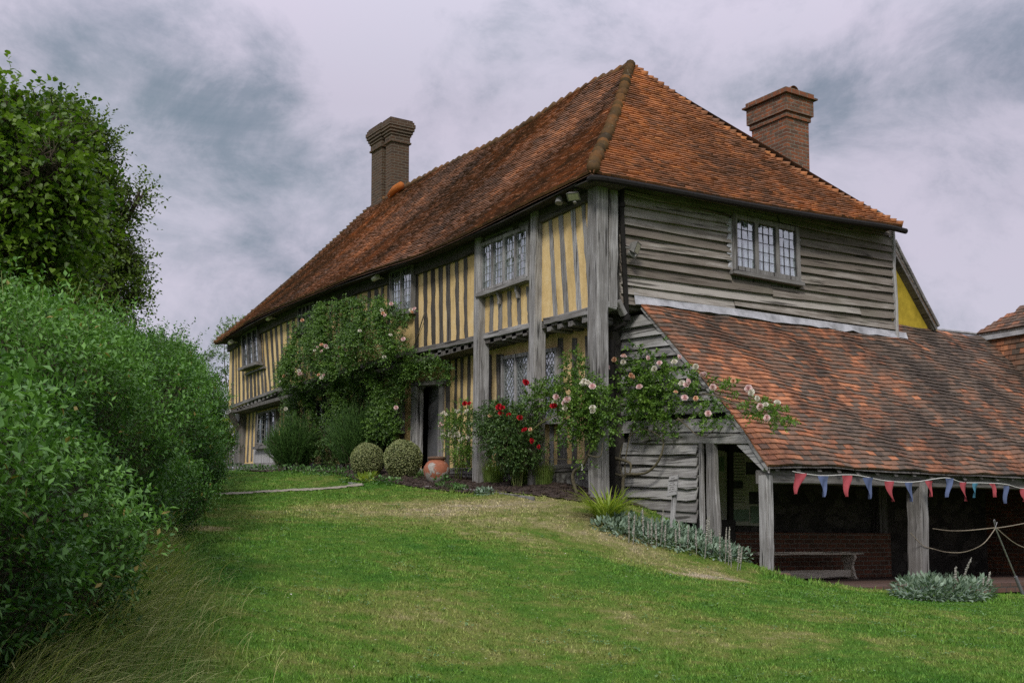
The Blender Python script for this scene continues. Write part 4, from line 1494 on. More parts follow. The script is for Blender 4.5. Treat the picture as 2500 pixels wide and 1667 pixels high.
# weatherboards on the end wall --------------------------------------------------
mb = MB()
WL, WR = wq[0][0] - 0.02, wq[1][0] + 0.03
ZWT, ZWB = wq[0][2], wq[2][2] - 0.10
row = 0.152
for k in range(13):
    zb = 2.90 + k * row
    segs_ = [(0.42, 6.70)]
    cuts = sorted(random.uniform(0.9, 6.3) for _ in range(random.choice((1, 1, 2))))
    zc = zb + 0.08 + 0.015 * 3.5
    spans, cur = [], 0.42
    for c_ in cuts + [6.70]:
        if c_ - cur > 0.5:
            spans.append((cur, c_))
            cur = c_
    if spans[-1][1] < 6.7:
        spans[-1] = (spans[-1][0], 6.7)
    if ZWB - 0.02 < zc < ZWT + 0.06:
        spans = [(0.42, WL), (WR, 6.70)]
    for (xa, xb) in spans:
        n = max(3, int((xb - xa) / 0.35))
        tone = random.uniform(0.25, 0.62) * (0.8 if xa > 3.5 else 1.0) + (0.15 if k < 3 and xa < 2 else 0)
        rings = []
        ph = random.uniform(0, 6)
        tilt = random.gauss(0, 0.004)
        for i in range(n + 1):
            x = xa + 0.004 + (xb - xa - 0.008) * i / n
            dz = 0.003 * sin(1.3 * x + ph) + random.gauss(0, 0.0012) + 0.020 * x - 0.02 * sin(pi * x / 6.7) + tilt * (i - n / 2)
            out = 0.074 + 0.007 * sin(2.3 * x + ph) + random.gauss(0, 0.002)
            rings.append(np.array([(x, -out, zb + dz), (x, -out + 0.026, zb + dz), (x, -0.004, zb + dz + row + 0.02), (x, -0.014, zb + dz + row + 0.025)]))
        mb.loft(rings, tone)
mb.build('weatherboarding', 'board_gable', house)
mb = MB()
for sgn in (0, 1):                                  # pale lead soakers in the notches beside the window
    mb = MB()
    for k in range(7):
        if sgn == 0:
            z0 = wq[3][2] + 0.02 + k * row * 0.78
            mb.add([(WL - 0.10, -0.058, z0), (WL + 0.045, -0.060, z0 - 0.02), (WL + 0.030, -0.062, z0 + 0.12), (WL - 0.015, -0.030, z0 + 0.13)], [(0, 1, 2, 3)], 0.5)
        else:
            z1 = wq[2][2] + 0.02 + k * row * 0.78
            mb.add([(WR - 0.03, -0.062, z1 - 0.02), (WR + 0.05, -0.060, z1), (WR + 0.01, -0.030, z1 + 0.12), (WR - 0.02, -0.062, z1 + 0.12)], [(0, 1, 2, 3)], 0.5)
    mb.build('window_soaker', 'lead', house)
mb = MB()                                          # dressed lead where the shelter roof meets the boards
n = 30
rows_ = []
for i in range(n + 1):
    x_ = 0.66 + (6.98 - 0.66) * i / n
    zt_ = 2.985 + 0.012 * x_ + float(np.interp(x_, [0.66, 1.6, 4.0, 6.9], [0.10, 0.075, 0.06, 0.05]))
    rows_.append((V(x_, -0.066, zt_), V(x_, -0.074, 2.985 + 0.010 * x_ + 0.025), V(x_, -0.105 + random.gauss(0, 0.012), 2.925 + 0.010 * x_ + random.gauss(0, 0.010))))
for i in range(n):
    mb.add([*rows_[i], *rows_[i + 1]], [(0, 1, 4, 3), (1, 2, 5, 4)])
mb.build('lead_flashing', 'lead', house)
mb = MB()
mb.beam((6.71, -0.05, 2.98), (6.70, -0.05, 4.95), (0.06, 0, 0), (0, 0.09, 0), 0.6, 6, 0.006)
mb.build('corner_board', 'oak_upright', house)

# rainwater pipe
mb = MB()
pp = [Y_(Z1, 1275, 40, -.16), Y_(Z1, 1275, 200, -.14), Y_(Z1, 1268, 280, -.12), Y_(Z1, 1290, 760, -.12), Y_(Z1, 1312, 1200, -.12), Y_(Z1, 1322, 1385, -.12), Y_(Z1, 1300, 1450, -.08), Y_(Z1, 1220, 1490, .1), Y_(Z1, 1165, 1500, .3)]
mb.tube(pp, 0.038, 8)
for zy in (75, 290, 1395):
    i = {75: 0, 290: 2, 1395: 5}[zy]
    c_ = pp[i]
    mb.tube([c_ + V(0, 0, 0.04), c_ - V(0, 0, 0.04)], 0.055, 8)
mb.tube([Y_(Z2, 1178, 120, .2), Y_(Z2, 1182, 1560, .2)], 0.04, 8)
mb.build('drainpipe', 'iron', house)


def floodlight(c, face, s_=1.0, name='floodlight'):
    """a small floodlight: hood, lens and bracket arm"""
    f = nrm(face)
    side = nrm(np.cross(f, V(0, 0, 1)))
    upv = np.cross(side, f)
    mb = MB()
    rings = []
    for (d, w, h) in ((-0.11, 0.05, 0.04), (-0.07, 0.085, 0.06), (0.0, 0.12, 0.085), (0.012, 0.125, 0.09)):
        p = c + f * d * s_
        rings.append(np.array([p - side * w * s_ - upv * h * s_, p + side * w * s_ - upv * h * s_, p + side * w * s_ + upv * h * s_, p - side * w * s_ + upv * h * s_]))
    mb.loft(rings, 0.5)
    mb.tube([c - f * 0.08 * s_ - upv * 0.02, c - f * 0.20 * s_ - upv * 0.04, c - f * 0.24 * s_ + upv * 0.03], 0.014, 6)
    mb.tube([c - f * 0.10 * s_ - upv * 0.09 * s_, c + f * 0.03 * s_ - upv * 0.13 * s_], 0.035 * s_, 8)
    o = mb.build(name, 'lamp_metal', house)
    g = MB()
    p = c + f * 0.014 * s_
    g.add([p - side * .10 * s_ - upv * .068 * s_, p + side * .10 * s_ - upv * .068 * s_, p + side * .10 * s_ + upv * .068 * s_, p - side * .10 * s_ + upv * .068 * s_], [(0, 1, 2, 3)])
    g.build('lens', 'lamp_lens', o)
    return o


floodlight(Y_(Z1, 1420, 705, -.28), (0.55, -0.75, -0.35))
floodlight(X_(Z1, 800, 200, -.30), (-0.45, -0.35, -0.75), 0.8)
mb = MB()
c_ = X_(Z1, 665, 235, -.26)
mb.tube([c_ + V(0.2, 0.12, 0.02), c_], 0.028, 7)
mb.tube([c_ + V(0, 0, 0.05), c_ - V(0.03, 0.02, 0.06)], [0.05, 0.06], 9)
mb.build('motion_sensor', 'lamp_metal', house)
for (Zm, x, y) in ((Z3, 60, 512), (Z5, 540, 185), (Z5, 165, 420)):
    c_ = X_(Zm, x, y, -.26)
    mb = MB()
    mb.tube([c_ + V(0.2, 0, 0.02), c_ + V(0, 0, 0)], 0.02, 6)
    mb.tube([c_ + V(0.03, 0.11, 0), c_ + V(0, -0.11, 0)], [0.055, 0.06], 9)
    mb.build('eaves_lamp', 'lamp_lens', house)

# rear outshot seen past the end wall ------------------------------------------------
ZY = (2108, 560, 4.0)
g0, g1, g2 = Y_(ZY, 262, 120, .30), Y_(ZY, 335, 1050, .30), Y_(ZY, 735, 1010, .30)
mb = MB()
low = V(g2[0], .30, 2.7)
mb.add([g0, g1, V(g1[0], .3, 2.7), low, g2, g0 + V(0, .2, 0), g1 + V(0, .2, 0), V(g1[0], .5, 2.7), low + V(0, .2, 0), g2 + V(0, .2, 0)], [(0, 1, 2, 3, 4), (9, 8, 7, 6, 5), (0, 4, 9, 5), (3, 8, 9, 4)])
mb.build('outshot_wall', 'yellow_plaster', house)
ba, bb = Y_(ZY, 262, 150, .22), Y_(ZY, 690, 985, .22)
mb = MB()
mb.beam(ba + V(0.02, 0, 0.05), bb + V(0.02, 0, 0.05), (0, 0.07, 0), nrm(np.cross(bb - ba, V(0, 1, 0))) * 0.16, 0.25, 6)
mb.beam(ba + V(0.07, -0.05, 0.08), bb + V(0.07, -0.05, 0.08), (0, 0.05, 0), nrm(np.cross(bb - ba, V(0, 1, 0))) * 0.06, 0.35, 6)
mb.build('barge_board', 'oak_along_gable', house)
sl_a, sl_b = Y_(ZY, 262, 118, .15), Y_(ZY, 722, 965, .15)


def s_cat(y, v):
    return sl_b * (1 - v) + sl_a * v + V(0, y, 0)


mb = MB()
tile_field(mb, s_cat, 34, lambda v: (0.0, 9.0), 0.165, None, streak(0.35, 0.2, 2))
mb.build('outshot_roof', 'tile_mossy', house)
mb = MB()
mb.slab([sl_a, sl_a + V(0, 9, 0), sl_b + V(0, 9, 0), sl_b], V(-0.03, 0, -0.04), 0.2)
mb.build('outshot_boarding', 'oak_along_facade', house)

# chimneys ---------------------------------------------------------------------------


def stack(blocks, levels, name, mat):
    """levels: (z, spread) rings; blocks: plan rectangles (x0,y0,x1,y1)"""
    mb = MB()
    for bi, (xa, ya, xb, yb) in enumerate(blocks):
        for i in range(len(levels) - 1):
            z0, s0 = levels[i]
            z1, s1 = levels[i + 1]
            if z1 - z0 < 1e-4:
                continue
            e = s0 + (0.0015 * bi)
            mb.box((xa - e, ya - e, z0), (xb + e, yb + e, z1 - 0.0), random.random())
    return mb.build(name, mat, house)


cy0 = 2.6
c0 = on(1920, 300, 1, cy0)
cx0, cx1 = c0[0], on(1974, 300, 1, cy0)[0]
cy1 = on(1835, 300, 0, cx0)[1]
zl = lambda py: on(1920, py, 1, cy0)[2]
ch1 = stack([(cx0, cy0, cx1, cy1)], [(2.5, 0), (zl(285), 0.035), (zl(272), 0.075), (zl(232), 0.14), (zl(228), 0.085), (zl(217), 0.0)], 'chimney', 'brick_red')
ch1['label'] = 'broad red brick stack behind the hipped end'
mb = MB()
zc = zl(217)
n = 8
rings = []
for yy, rr_ in ((cy0 + 0.02, 0.13), (cy0 + 0.5, 0.125)):
    rings.append(np.array([(cx0 + 0.28 + cos(a) * rr_, yy, zc + sin(a) * rr_) for a in np.linspace(pi, 0, 9)]))
mb.loft(rings, 0.5, False, False)
rings = [r_ + V(0, 0.48, -0.02) for r_ in rings]
mb.loft(rings, 0.7, False, False)
for rr_ in (rings,):
    mb.loft([r_ * 1 + V(0, 0, -0.012) for r_ in rr_], 0.3, False, False)
mb.build('cap_tile', 'tile_hip', ch1, True)
cy0b = 13.0
c0 = on(955.7, 400, 1, cy0b)
bx0, bx1 = c0[0], on(998.5, 400, 1, cy0b)[0]
yA, yB, yC = [on(px, 400, 0, bx0)[1] for px in (942, 934, 909)]
zl2 = lambda py: on(955.7, py, 1, cy0b)[2]
lv = [(6.5, 0), (zl2(345), 0.045), (zl2(341), 0.02), (zl2(327), 0.045), (zl2(321), 0.075), (zl2(314), 0.105), (zl2(307), 0.125), (zl2(298), 0.10), (zl2(292), 0.07), (zl2(287.5), 0.0)]
ch2 = stack([(bx0, cy0b, bx1, yA), (bx0 + 0.10, yA - 0.02, bx1 - 0.1, yB + 0.02), (bx0 - 0.02, yB, bx1, yC)], lv, 'chimney', 'brick_dark')
ch2['label'] = 'dark clustered brick stack at the far end of the ridge'

# ------------------------------------------------------------------ the lean-to shelter
shelter = thing('lean_to_shelter', 'open-fronted lean-to shelter with grey weatherboarded side and sweeping red tiled roof', 'shelter', (0.85, -2.4, -1.3))
XS = 0.78


_vg = np.array([on(px, py, 0, XS) for px, py in ((1873, 1139), (1841, 1094), (1816, 1056), (1779, 1011), (1735, 960), (1672, 878), (1619, 811), (1567, 735))])
_vl = np.concatenate([[0], np.cumsum(np.hypot(np.diff(_vg[:, 1]), np.diff(_vg[:, 2])))])
_vy = np.append(_vg[:, 1], _vg[-1, 1] + 0.60)
_vz = np.append(_vg[:, 2], _vg[-1, 2] + 0.55)
_vy[-2], _vy[-1] = 0.0, 0.55
_vu = np.append(_vl / _vl[-1], 1.2)


def s_lean(x, v):
    ys, zs = np.interp(v, _vu, _vy), np.interp(v, _vu, _vz)
    zs += 0.018 * sin(5.5 * x + 9 * v) * sin(2.1 * x) - 0.05 * sin(pi * np.clip(v, 0, 1)) * np.clip((x - 1) / 3, 0, 1) + 0.012 * x * (1 - 0.4 * v) + 0.035 * sin(0.9 * x + 2 * v) * 0.6
    return V(x + 0.02 * sin(4 * v), ys, zs)


mb = MB()
_st = streak(0.45, 0.20, 0.7)


def tone_lean(x, v):
    return min(1, _st(x, v) + 0.35 * max(0, 1 - (x - XS) / 0.55) + 0.16 * sin(1.9 * x + 6 * v + 2 * sin(0.8 * x)) * sin(7.5 * v - 1.1 * x) + 0.10 * sin(0.75 * x - 0.6) + 0.05)


def keep_lean(x, v):
    return v < 0.985 or x > 6.9


def surf_l(x, v):
    return s_lean(x, v * 1.12)


tile_field(mb, surf_l, 42, lambda v: (XS, 13.5), 0.165, lambda x, v: (v * 1.12 < 0.99 or 6.85 < x < 9.9), tone_lean, 0.030, 0.9)
mb.build('roof', 'tile_shelter', shelter)
mb = MB()
for i in range(12):
    va, vb = i / 12 * 0.98, (i + 1) / 12 * 0.98
    pa, pb = s_lean(XS, va), s_lean(XS, vb)
    mb.add([(XS + 0.012, pa[1], pa[2] - 0.012), (XS + 0.012, pb[1], pb[2] - 0.012), (XS + 0.012, pb[1], pb[2] - 0.085), (XS + 0.012, pa[1], pa[2] - 0.085),
            (XS + 0.045, pa[1], pa[2] - 0.012), (XS + 0.045, pb[1], pb[2] - 0.012), (XS + 0.045, pb[1], pb[2] - 0.085), (XS + 0.045, pa[1], pa[2] - 0.085)],
           [(0, 1, 2, 3), (7, 6, 5, 4), (3, 2, 6, 7)], 0.55)
mb.build('verge_board', 'oak_along_facade', shelter)
mb = MB()
n = 20
for j in range(16):
    v0, v1 = j / 16, (j + 1) / 16
    row0 = [s_lean(XS + 0.02 + 12.7 * i / n, v0) - V(0, 0, 0.03) for i in range(n + 1)]
    row1 = [s_lean(XS + 0.02 + 12.7 * i / n, v1) - V(0, 0, 0.03) for i in range(n + 1)]
    mb.add(row0 + row1, [(i, i + 1, n + 2 + i, n + 1 + i) for i in range(n)], 0.2)
for j in range(32):                                 # rafters under the boarding
    x_ = 1.0 + j * 0.4
    for (va, vb) in ((0.02, 0.36), (0.36, 0.66), (0.66, 0.98)):
        mb.beam(s_lean(x_, va) - V(0, 0, 0.09), s_lean(x_, vb) - V(0, 0, 0.09), (0.08, 0, 0), (0, 0.05, 0.08), 0.2, 1)
mb.build('rafters', 'oak_along_facade', shelter)
# shelter wall plate, posts and brace
mb = MB()
mb.beam((0.86, -2.44, 0.20), (13.4, -2.44, 0.36), (0, 0.17, 0), (0, 0, 0.18), 0.25, 14, 0.006)
mb.build('wall_plate', 'oak_along_gable', shelter)


def sh_post(pxt, pxb, pyb, wx, wy, tone):
    t_ = on(pxt, 1150, 1, -2.55)
    b_ = on(pxb, pyb, 1, -2.55)
    mb = MB()
    d = nrm(b_ - t_)
    mb.beam(V(t_[0] + wx / 2, -2.55 + wy / 2, 0.22), b_ + V(wx / 2, wy / 2, 0) + d * 0.4, (wx, 0, 0), (0, wy, 0), tone, 10, 0.003)
    return mb.build('post', 'oak_upright', shelter)


sh_post(1872, 1875, 1384, 0.125, 0.16, 0.55)
sh_post(2246, 2250, 1410, 0.185, 0.25, 0.42)
for xx in (7.3, 10.6):
    mb = MB()
    mb.beam((xx, -2.44, 0.25), (xx, -2.44, -1.4), (0.19, 0, 0), (0, 0.2, 0), 0.4, 6, 0.003)
    mb.build('post', 'oak_upright', shelter)
mb = MB()
pa, pb = on(1815, 1088, 0, .86), on(1868, 1140, 0, .86)
mb.slab([on(1797, 1086, 0, .82), on(1828, 1085, 0, .82), on(1872, 1128, 0, .82), on(1862, 1150, 0, .82)], (0.12, 0, 0), 0.85, 3, 0.002, 0.008)
mb.build('brace', 'oak_along_facade', shelter)
mb = MB()
mb.slab([on(1536, 1055, 0, .80), on(1536, 1082, 0, .80), on(1829, 1083, 0, .80), on(1815, 1058, 0, .80)], (0.14, 0, 0), 0.55, 8, 0.003, 0.008)
mb.build('tie_beam', 'oak_along_facade', shelter)
mb = MB()
mb.slab([on(1722, 1082, 0, .80), on(1742, 1082, 0, .80), on(1752, 1310, 0, .80), on(1726, 1310, 0, .80)], (0.07, 0, 0), 0.45, 8, 0.005, 0.01)
mb.slab([on(1705, 1082, 0, .79), on(1712, 1082, 0, .79), on(1716, 1318, 0, .79), on(1708, 1318, 0, .79)], (0.05, 0, 0), 0.6, 6, 0.002, 0.004)
mb.build('jamb_post', 'oak_upright', shelter)
# weatherboards of the shelter side, stepping down with the slope of the ground
mb = MB()
k = 0
yl = 806.0
low_done = False
vy = [s_lean(XS, v)[1] for v in np.linspace(1, 0, 40)]
vz = [s_lean(XS, v)[2] for v in np.linspace(1, 0, 40)]


def roof_z(y):
    return np.interp(-y, [-a for a in vy], vz)


while yl < 1275:
    if not low_done and 1036 < yl < 1083:
        yl, low_done = 1057.0, True
    elif 1064 < yl < 1100:
        yl = 1108.0
        continue
    slope = (yl - 1080) * (5.6e-4 if yl < 1080 else 3.6e-4)
    above = yl < 1082
    pl = on(1505, yl, 0, 0.84)
    ends = on(1705, yl + slope * 200, 0, 0.84)
    dydz = (ends[2] - pl[2]) / (ends[1] - pl[1])
    ya = 0.47
    yb = -2.45 if above else ends[1] + random.uniform(0, 0.015)
    hgt = 0.155
    zA = pl[2] + dydz * (ya - pl[1])
    if above:                                       # stop at the tiles
        for t_ in np.linspace(ya, yb, 60):
            if zA + dydz * (t_ - ya) + 0.01 > roof_z(t_) - 0.01:
                yb = t_
                break
    if ya - yb > 0.12:
        n = max(3, int((ya - yb) / 0.18))
        tone = random.uniform(0.40, 0.72)
        rings = []
        ph = random.uniform(0, 6)
        rag = (1180 < yl < 1215)
        for i in range(n + 1):
            y = ya + (yb - ya) * i / n
            dz = 0.006 * sin(2.2 * y + ph) + random.gauss(0, 0.003) + (0.03 * sin(3.1 * i) if rag and i >= n - 1 else 0)
            out = 0.05 + 0.007 * sin(3 * y + ph)
            zz_ = zA + dydz * (y - ya) + dz
            ztop = zz_ + hgt + 0.03
            if above:
                ztop = min(ztop, max(zz_ + 0.004, roof_z(y) - 0.01))
            rings.append(np.array([(0.84 - out, y, zz_), (0.84 - out + 0.022, y, zz_), (0.86, y, ztop), (0.846, y, ztop)]))
        mb.loft(rings, tone)
    k += 1
    yl += random.uniform(24.5, 27.5)
mb.build('weatherboarding', 'board_shed', shelter)
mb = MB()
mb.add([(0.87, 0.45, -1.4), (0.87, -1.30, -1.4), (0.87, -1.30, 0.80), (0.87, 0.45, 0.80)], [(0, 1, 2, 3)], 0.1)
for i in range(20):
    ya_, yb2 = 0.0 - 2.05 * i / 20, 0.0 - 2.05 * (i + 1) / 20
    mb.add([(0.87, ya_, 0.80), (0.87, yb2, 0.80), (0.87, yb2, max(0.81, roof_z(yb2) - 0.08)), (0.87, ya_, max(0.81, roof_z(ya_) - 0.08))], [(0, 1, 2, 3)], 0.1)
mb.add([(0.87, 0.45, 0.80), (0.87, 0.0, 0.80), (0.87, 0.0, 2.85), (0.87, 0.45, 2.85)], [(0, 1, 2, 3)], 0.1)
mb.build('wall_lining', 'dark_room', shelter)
mb = MB()
mb.box((0.90, -3.05, -1.40), (13.5, 0.44, -1.262))
fl = mb.build('shelter_floor', 'brick_floor')
tag(fl, kind='structure')
# low brick ledge along the back wall
mb = MB()
mb.box((0.95, 0.10, -1.262), (6.6, 0.445, -0.50))
lg = mb.build('brick_ledge', 'brick_low')
tag(lg, 'low red brick ledge along the back of the shelter behind the bench', 'ledge')
mb = MB()
mb.box((6.76, 0.45, -1.5), (13.5, 0.65, 3.2))
mb.build('back_wall', 'ragstone', shelter)
mb = MB()
mb.tube([V(6.95, 0.45, 3.40), V(8.4, 0.45, 3.41), V(9.85, 0.45, 3.46)], 0.035, 8)
mb.build('ridge_lead', 'lead', shelter)

# outbuilding at the right-hand edge ---------------------------------------------------
outb = thing('outbuilding', 'small outbuilding with tile-hung wall and orange tiled roof beyond the shelter', 'outbuilding', (10.2, 0.6, -1.3))
OX, OY, OZ = 9.87, 0.45, 3.50


def s_out(a, v):
    return V(OX - 0.12 + 2.6 * v, a, OZ - 0.06 + 2.3 * v)


mb = MB()
tile_field(mb, s_out, 32, lambda v: (-4.5, OY - 2.9 * v), 0.165, None, streak(0.55, 0.2, 4))
mb.build('roof', 'tile_shelter', outb)
mb = MB()
mb.add([s_out(-4.5, 0) - V(0, 0, .03), s_out(OY, 0) - V(0, 0, .03), s_out(OY - 2.9, 1) - V(0, 0, .03), s_out(-4.5, 1) - V(0, 0, .03)], [(0, 1, 2, 3)], 0.2)
mb.build('roof_boarding', 'oak_along_gable', outb)


def s_hung(a, v):
    return V(OX - 0.02 + 0.01 * v, a, OZ - 0.12 - 2.6 * (1 - v))


mb = MB()
tile_field(mb, s_hung, 24, lambda v: (-4.4, OY - 0.05), 0.165, None, streak(0.6, 0.2, 5), 0.03)
mb.build('tile_hung_wall', 'tile_shelter', outb)
mb = MB()
mb.box((OX + 0.02, -4.4, -1.6), (OX + 3.0, OY + 2.0, OZ - 0.10))
mb.build('wall', 'brick_red', outb)
mb = MB()
mb.slab([V(OX - 0.10, OY, OZ - 0.09), V(OX - 0.10, -4.4, OZ - 0.09), V(OX - 0.10, -4.4, OZ - 0.20), V(OX - 0.10, OY, OZ - 0.20)], (0.04, 0, 0))
mb.build('lead_strip', 'lead', outb)

# ------------------------------------------------------------------ things in and round the shelter
bc = at(1995, 1348, 16.9)
FZ = -1.262
b0, b1 = on(1852, 1350, 2, FZ + 0.46), on(2110, 1349, 2, FZ + 0.46)
by0 = -0.62
bl_, br_ = on(1850, 1350, 1, by0)[0], on(2109, 1350, 1, by0)[0]
zt = on(2000, 1346, 1, by0)[2]
FZ_B = FZ
bench = thing('bench', 'plain grey wooden bench with shaped ends on the brick floor of the shelter', 'bench', ((bl_ + br_) / 2, by0 + 0.15, FZ))
mb = MB()
mb.beam((bl_, by0 + 0.15, zt - 0.025), (br_, by0 + 0.15, zt - 0.025), (0, 0.30, 0), (0, 0, 0.05), 1.0, 8, 0.002, 0.006)
mb.build('seat', 'oak_warm', bench)
prof = [(-0.13, 1.0), (-0.145, 0.86), (-0.10, 0.70), (-0.085, 0.5), (-0.11, 0.32), (-0.125, 0.15), (-0.17, 0.0)]
for xx in (bl_ + 0.30, br_ - 0.22):
    mb = MB()
    hh_ = zt - 0.05 - FZ
    L_ = [V(xx, by0 + 0.15 + a, FZ + c_ * hh_) for a, c_ in prof]
    R_ = [V(xx, by0 + 0.15 - a, FZ + c_ * hh_) for a, c_ in prof]
    mb.loft([np.array([l, r_, r_ + V(0.05, 0, 0), l + V(0.05, 0, 0)]) for l, r_ in zip(L_, R_)], 0.95)
    mb.build('end_support', 'oak_warm', bench)
mb = MB()
mb.beam((bl_ + 0.31, by0 + 0.10, FZ + 0.09), (br_ - 0.2, by0 + 0.10, FZ + 0.09), (0, 0.035, 0), (0, 0, 0.13), 0.6, 6, 0.002, 0.005)
mb.build('stretcher', 'oak_warm', bench)

# bunting along the eave
ybn = -2.72
bz6 = lambda x, y: on(*Z(Z6, x, y), 1, ybn)
bun = thing('bunting', 'string of red and blue pennants hung along the shelter eave', 'bunting', bz6(1050, 340))
path = spline([bz6(580, 314), bz6(790, 346), bz6(1050, 341), bz6(1280, 384), (bz6(1500, 396)), bz6(1750, 363), bz6(1880, 398), bz6(2030, 402), bz6(2210, 412), bz6(2345, 444), bz6(2600, 440)], 5)
mb = MB()
mb.tube(path, 0.006, 5)
mb.build('cord', 'white_cord', bun)
FLG = [(590, 680, 330, 603, 487, 'r'), (770, 856, 350, 810, 510, 'b'), (950, 1028, 346, 995, 508, 'r'), (1115, 1197, 362, 1162, 525, 'b'), (1280, 1354, 390, 1345, 545, 'r'), (1437, 1500, 400, 1480, 548, 'b'),
       (1592, 1652, 388, 1630, 508, 'r'), (1742, 1804, 368, 1760, 512, 'b'), (1858, 1912, 398, 1900, 542, 'r'), (1957, 2004, 404, 1960, 515, 't'), (2078, 2122, 408, 2126, 512, 'r'), (2186, 2230, 426, 2207, 560, 'b'), (2320, 2372, 446, 2348, 545, 'r')]
for i, (xa, xb, yt, xt, yt2, cc) in enumerate(FLG):
    A, B, T = bz6(xa, yt), bz6(xb, yt), bz6(xt, yt2)
    mb = MB()
    nr, ncol = 9, 6
    rows_ = []
    ph = random.uniform(0, 6)
    for r_ in range(nr + 1):
        f = r_ / nr
        sq = (1 - f) ** 0.9
        c_ = (A + B) / 2 * (1 - f) + T * f + V(0.012 * sin(3 * f + ph), 0, 0)
        half = (B - A) / 2 * sq
        row_ = []
        for k in range(ncol + 1):
            s_ = -1 + 2 * k / ncol
            row_.append(c_ + half * s_ + V(0, 0.03 * sin(2.5 * s_ + ph + 3 * f) * f ** 0.5 - 0.01, 0))
        rows_.append(row_)
    fl_ = [p for r_ in rows_ for p in r_]
    fcs = [(r_ * (ncol + 1) + k, r_ * (ncol + 1) + k + 1, (r_ + 1) * (ncol + 1) + k + 1, (r_ + 1) * (ncol + 1) + k) for r_ in range(nr) for k in range(ncol)]
    mb.add(fl_, fcs, random.uniform(0.3, 0.9))
    o_ = mb.build('pennant', {'r': 'red_cloth', 'b': 'blue_cloth', 't': 'teal_cloth'}[cc], bun, True)
    o_['label'] = {'r': 'red pennant', 'b': 'blue pennant', 't': 'teal pennant'}[cc]

# loop of pale cord hanging by the first post
cl = [on(*Z(Z6, x, y), 1, -2.5) for x, y in ((488, 312), (484, 345), (482, 372), (493, 374), (497, 345), (489, 322))]
mb = MB()
mb.tube(spline(cl, 4), 0.007, 5)
mb.tube([on(*Z(Z6, 455, 322), 1, -2.5), on(*Z(Z6, 452, 365), 1, -2.5)], 0.006, 5)
tag(mb.build('cord_loop', 'white_cord'), 'loop of white cord hanging from the eave beside the first post', 'cord')

# rope barrier and its leaning iron stake
yk = -3.55
k6 = lambda x, y: on(*Z(Z6, x, y), 1, yk)
st = thing('rope_stake', 'leaning thin metal stake with looped top holding the ropes', 'stake', k6(2352, 1330))
sb, stp = k6(2360, 1345), k6(2132, 745)
sb = V(sb[0], sb[1], gz(sb[0], sb[1]) - 0.05)
mb = MB()
mb.tube([sb, sb * 0.65 + stp * 0.35, stp], 0.011, 7)
lp_ = [stp, stp + V(-0.02, 0, 0.06), stp + V(-0.03, 0, 0.10), stp + V(-0.005, 0, 0.11), stp + V(0.0, 0, 0.06)]
mb.tube(spline(lp_, 3), 0.006, 5)
mb.tube(spline([stp, stp + V(0.03, 0, 0.05), stp + V(0.045, 0, 0.08)], 3), 0.006, 5)
mb.build('rod', 'steel', st)
mb = MB()
mb.tube([sb, sb * 0.68 + stp * 0.32], 0.024, 8)
mb.build('sleeve', 'grey_paint', st)


def rope(pts, label, n=6):
    mb = MB()
    mb.tube(spline(pts, n), 0.0062, 6)
    return tag(mb.build('rope', 'rope'), label, 'rope')


P2 = on(2266, 1290, 1, -2.56)
pr = lambda x, y: on(*Z(Z6, x, y), 1, -2.57)
rope([pr(1655, 752), k6(1780, 768) * .35 + pr(1780, 768) * .65, k6(1920, 766) * .7 + pr(1920, 766) * .3, k6(2132, 745)], 'upper rope running from the thick post to the stake')
rope([pr(1484, 786), pr(1560, 866), pr(1600, 892), pr(1662, 908), k6(1760, 932) * .4 + pr(1760, 932) * .6, k6(1900, 930) * .7 + pr(1900, 930) * .3, k6(2040, 868), k6(2138, 742)], 'lower sagging rope between the thick post and the stake')
rope([k6(2138, 748), k6(2230, 735), k6(2352, 712), k6(2600, 660)], 'rope rising from the stake to the right-hand edge')
rope([k6(2142, 748), k6(2200, 800), k6(2270, 855), k6(2352, 896), k6(2560, 960)], 'rope falling from the stake to the right-hand edge')

# brick pad at the foot of the first post
pc = on(1897, 1398, 1, -2.75)
mb = MB()
for (dx, dy, dz, tone) in ((0, 0, 0, .2), (0.02, -0.02, 0.055, .5)):
    mb.beam(pc + V(-0.11 + dx, dy, -0.08 + dz), pc + V(0.13 + dx, dy, -0.085 + dz), (0, 0.16, 0), (0, 0, 0.075), tone, 4, 0.007, 0.02)
mb.beam(pc + V(-0.12, 0, -0.22), pc + V(0.13, 0, -0.22), (0, 0.18, 0), (0, 0, 0.2), 0.3, 4, 0.007, 0.02)
tag(mb.build('brick_footing', 'tile_shelter'), 'worn red brick footing in the grass at the foot of the first shelter post', 'brick')

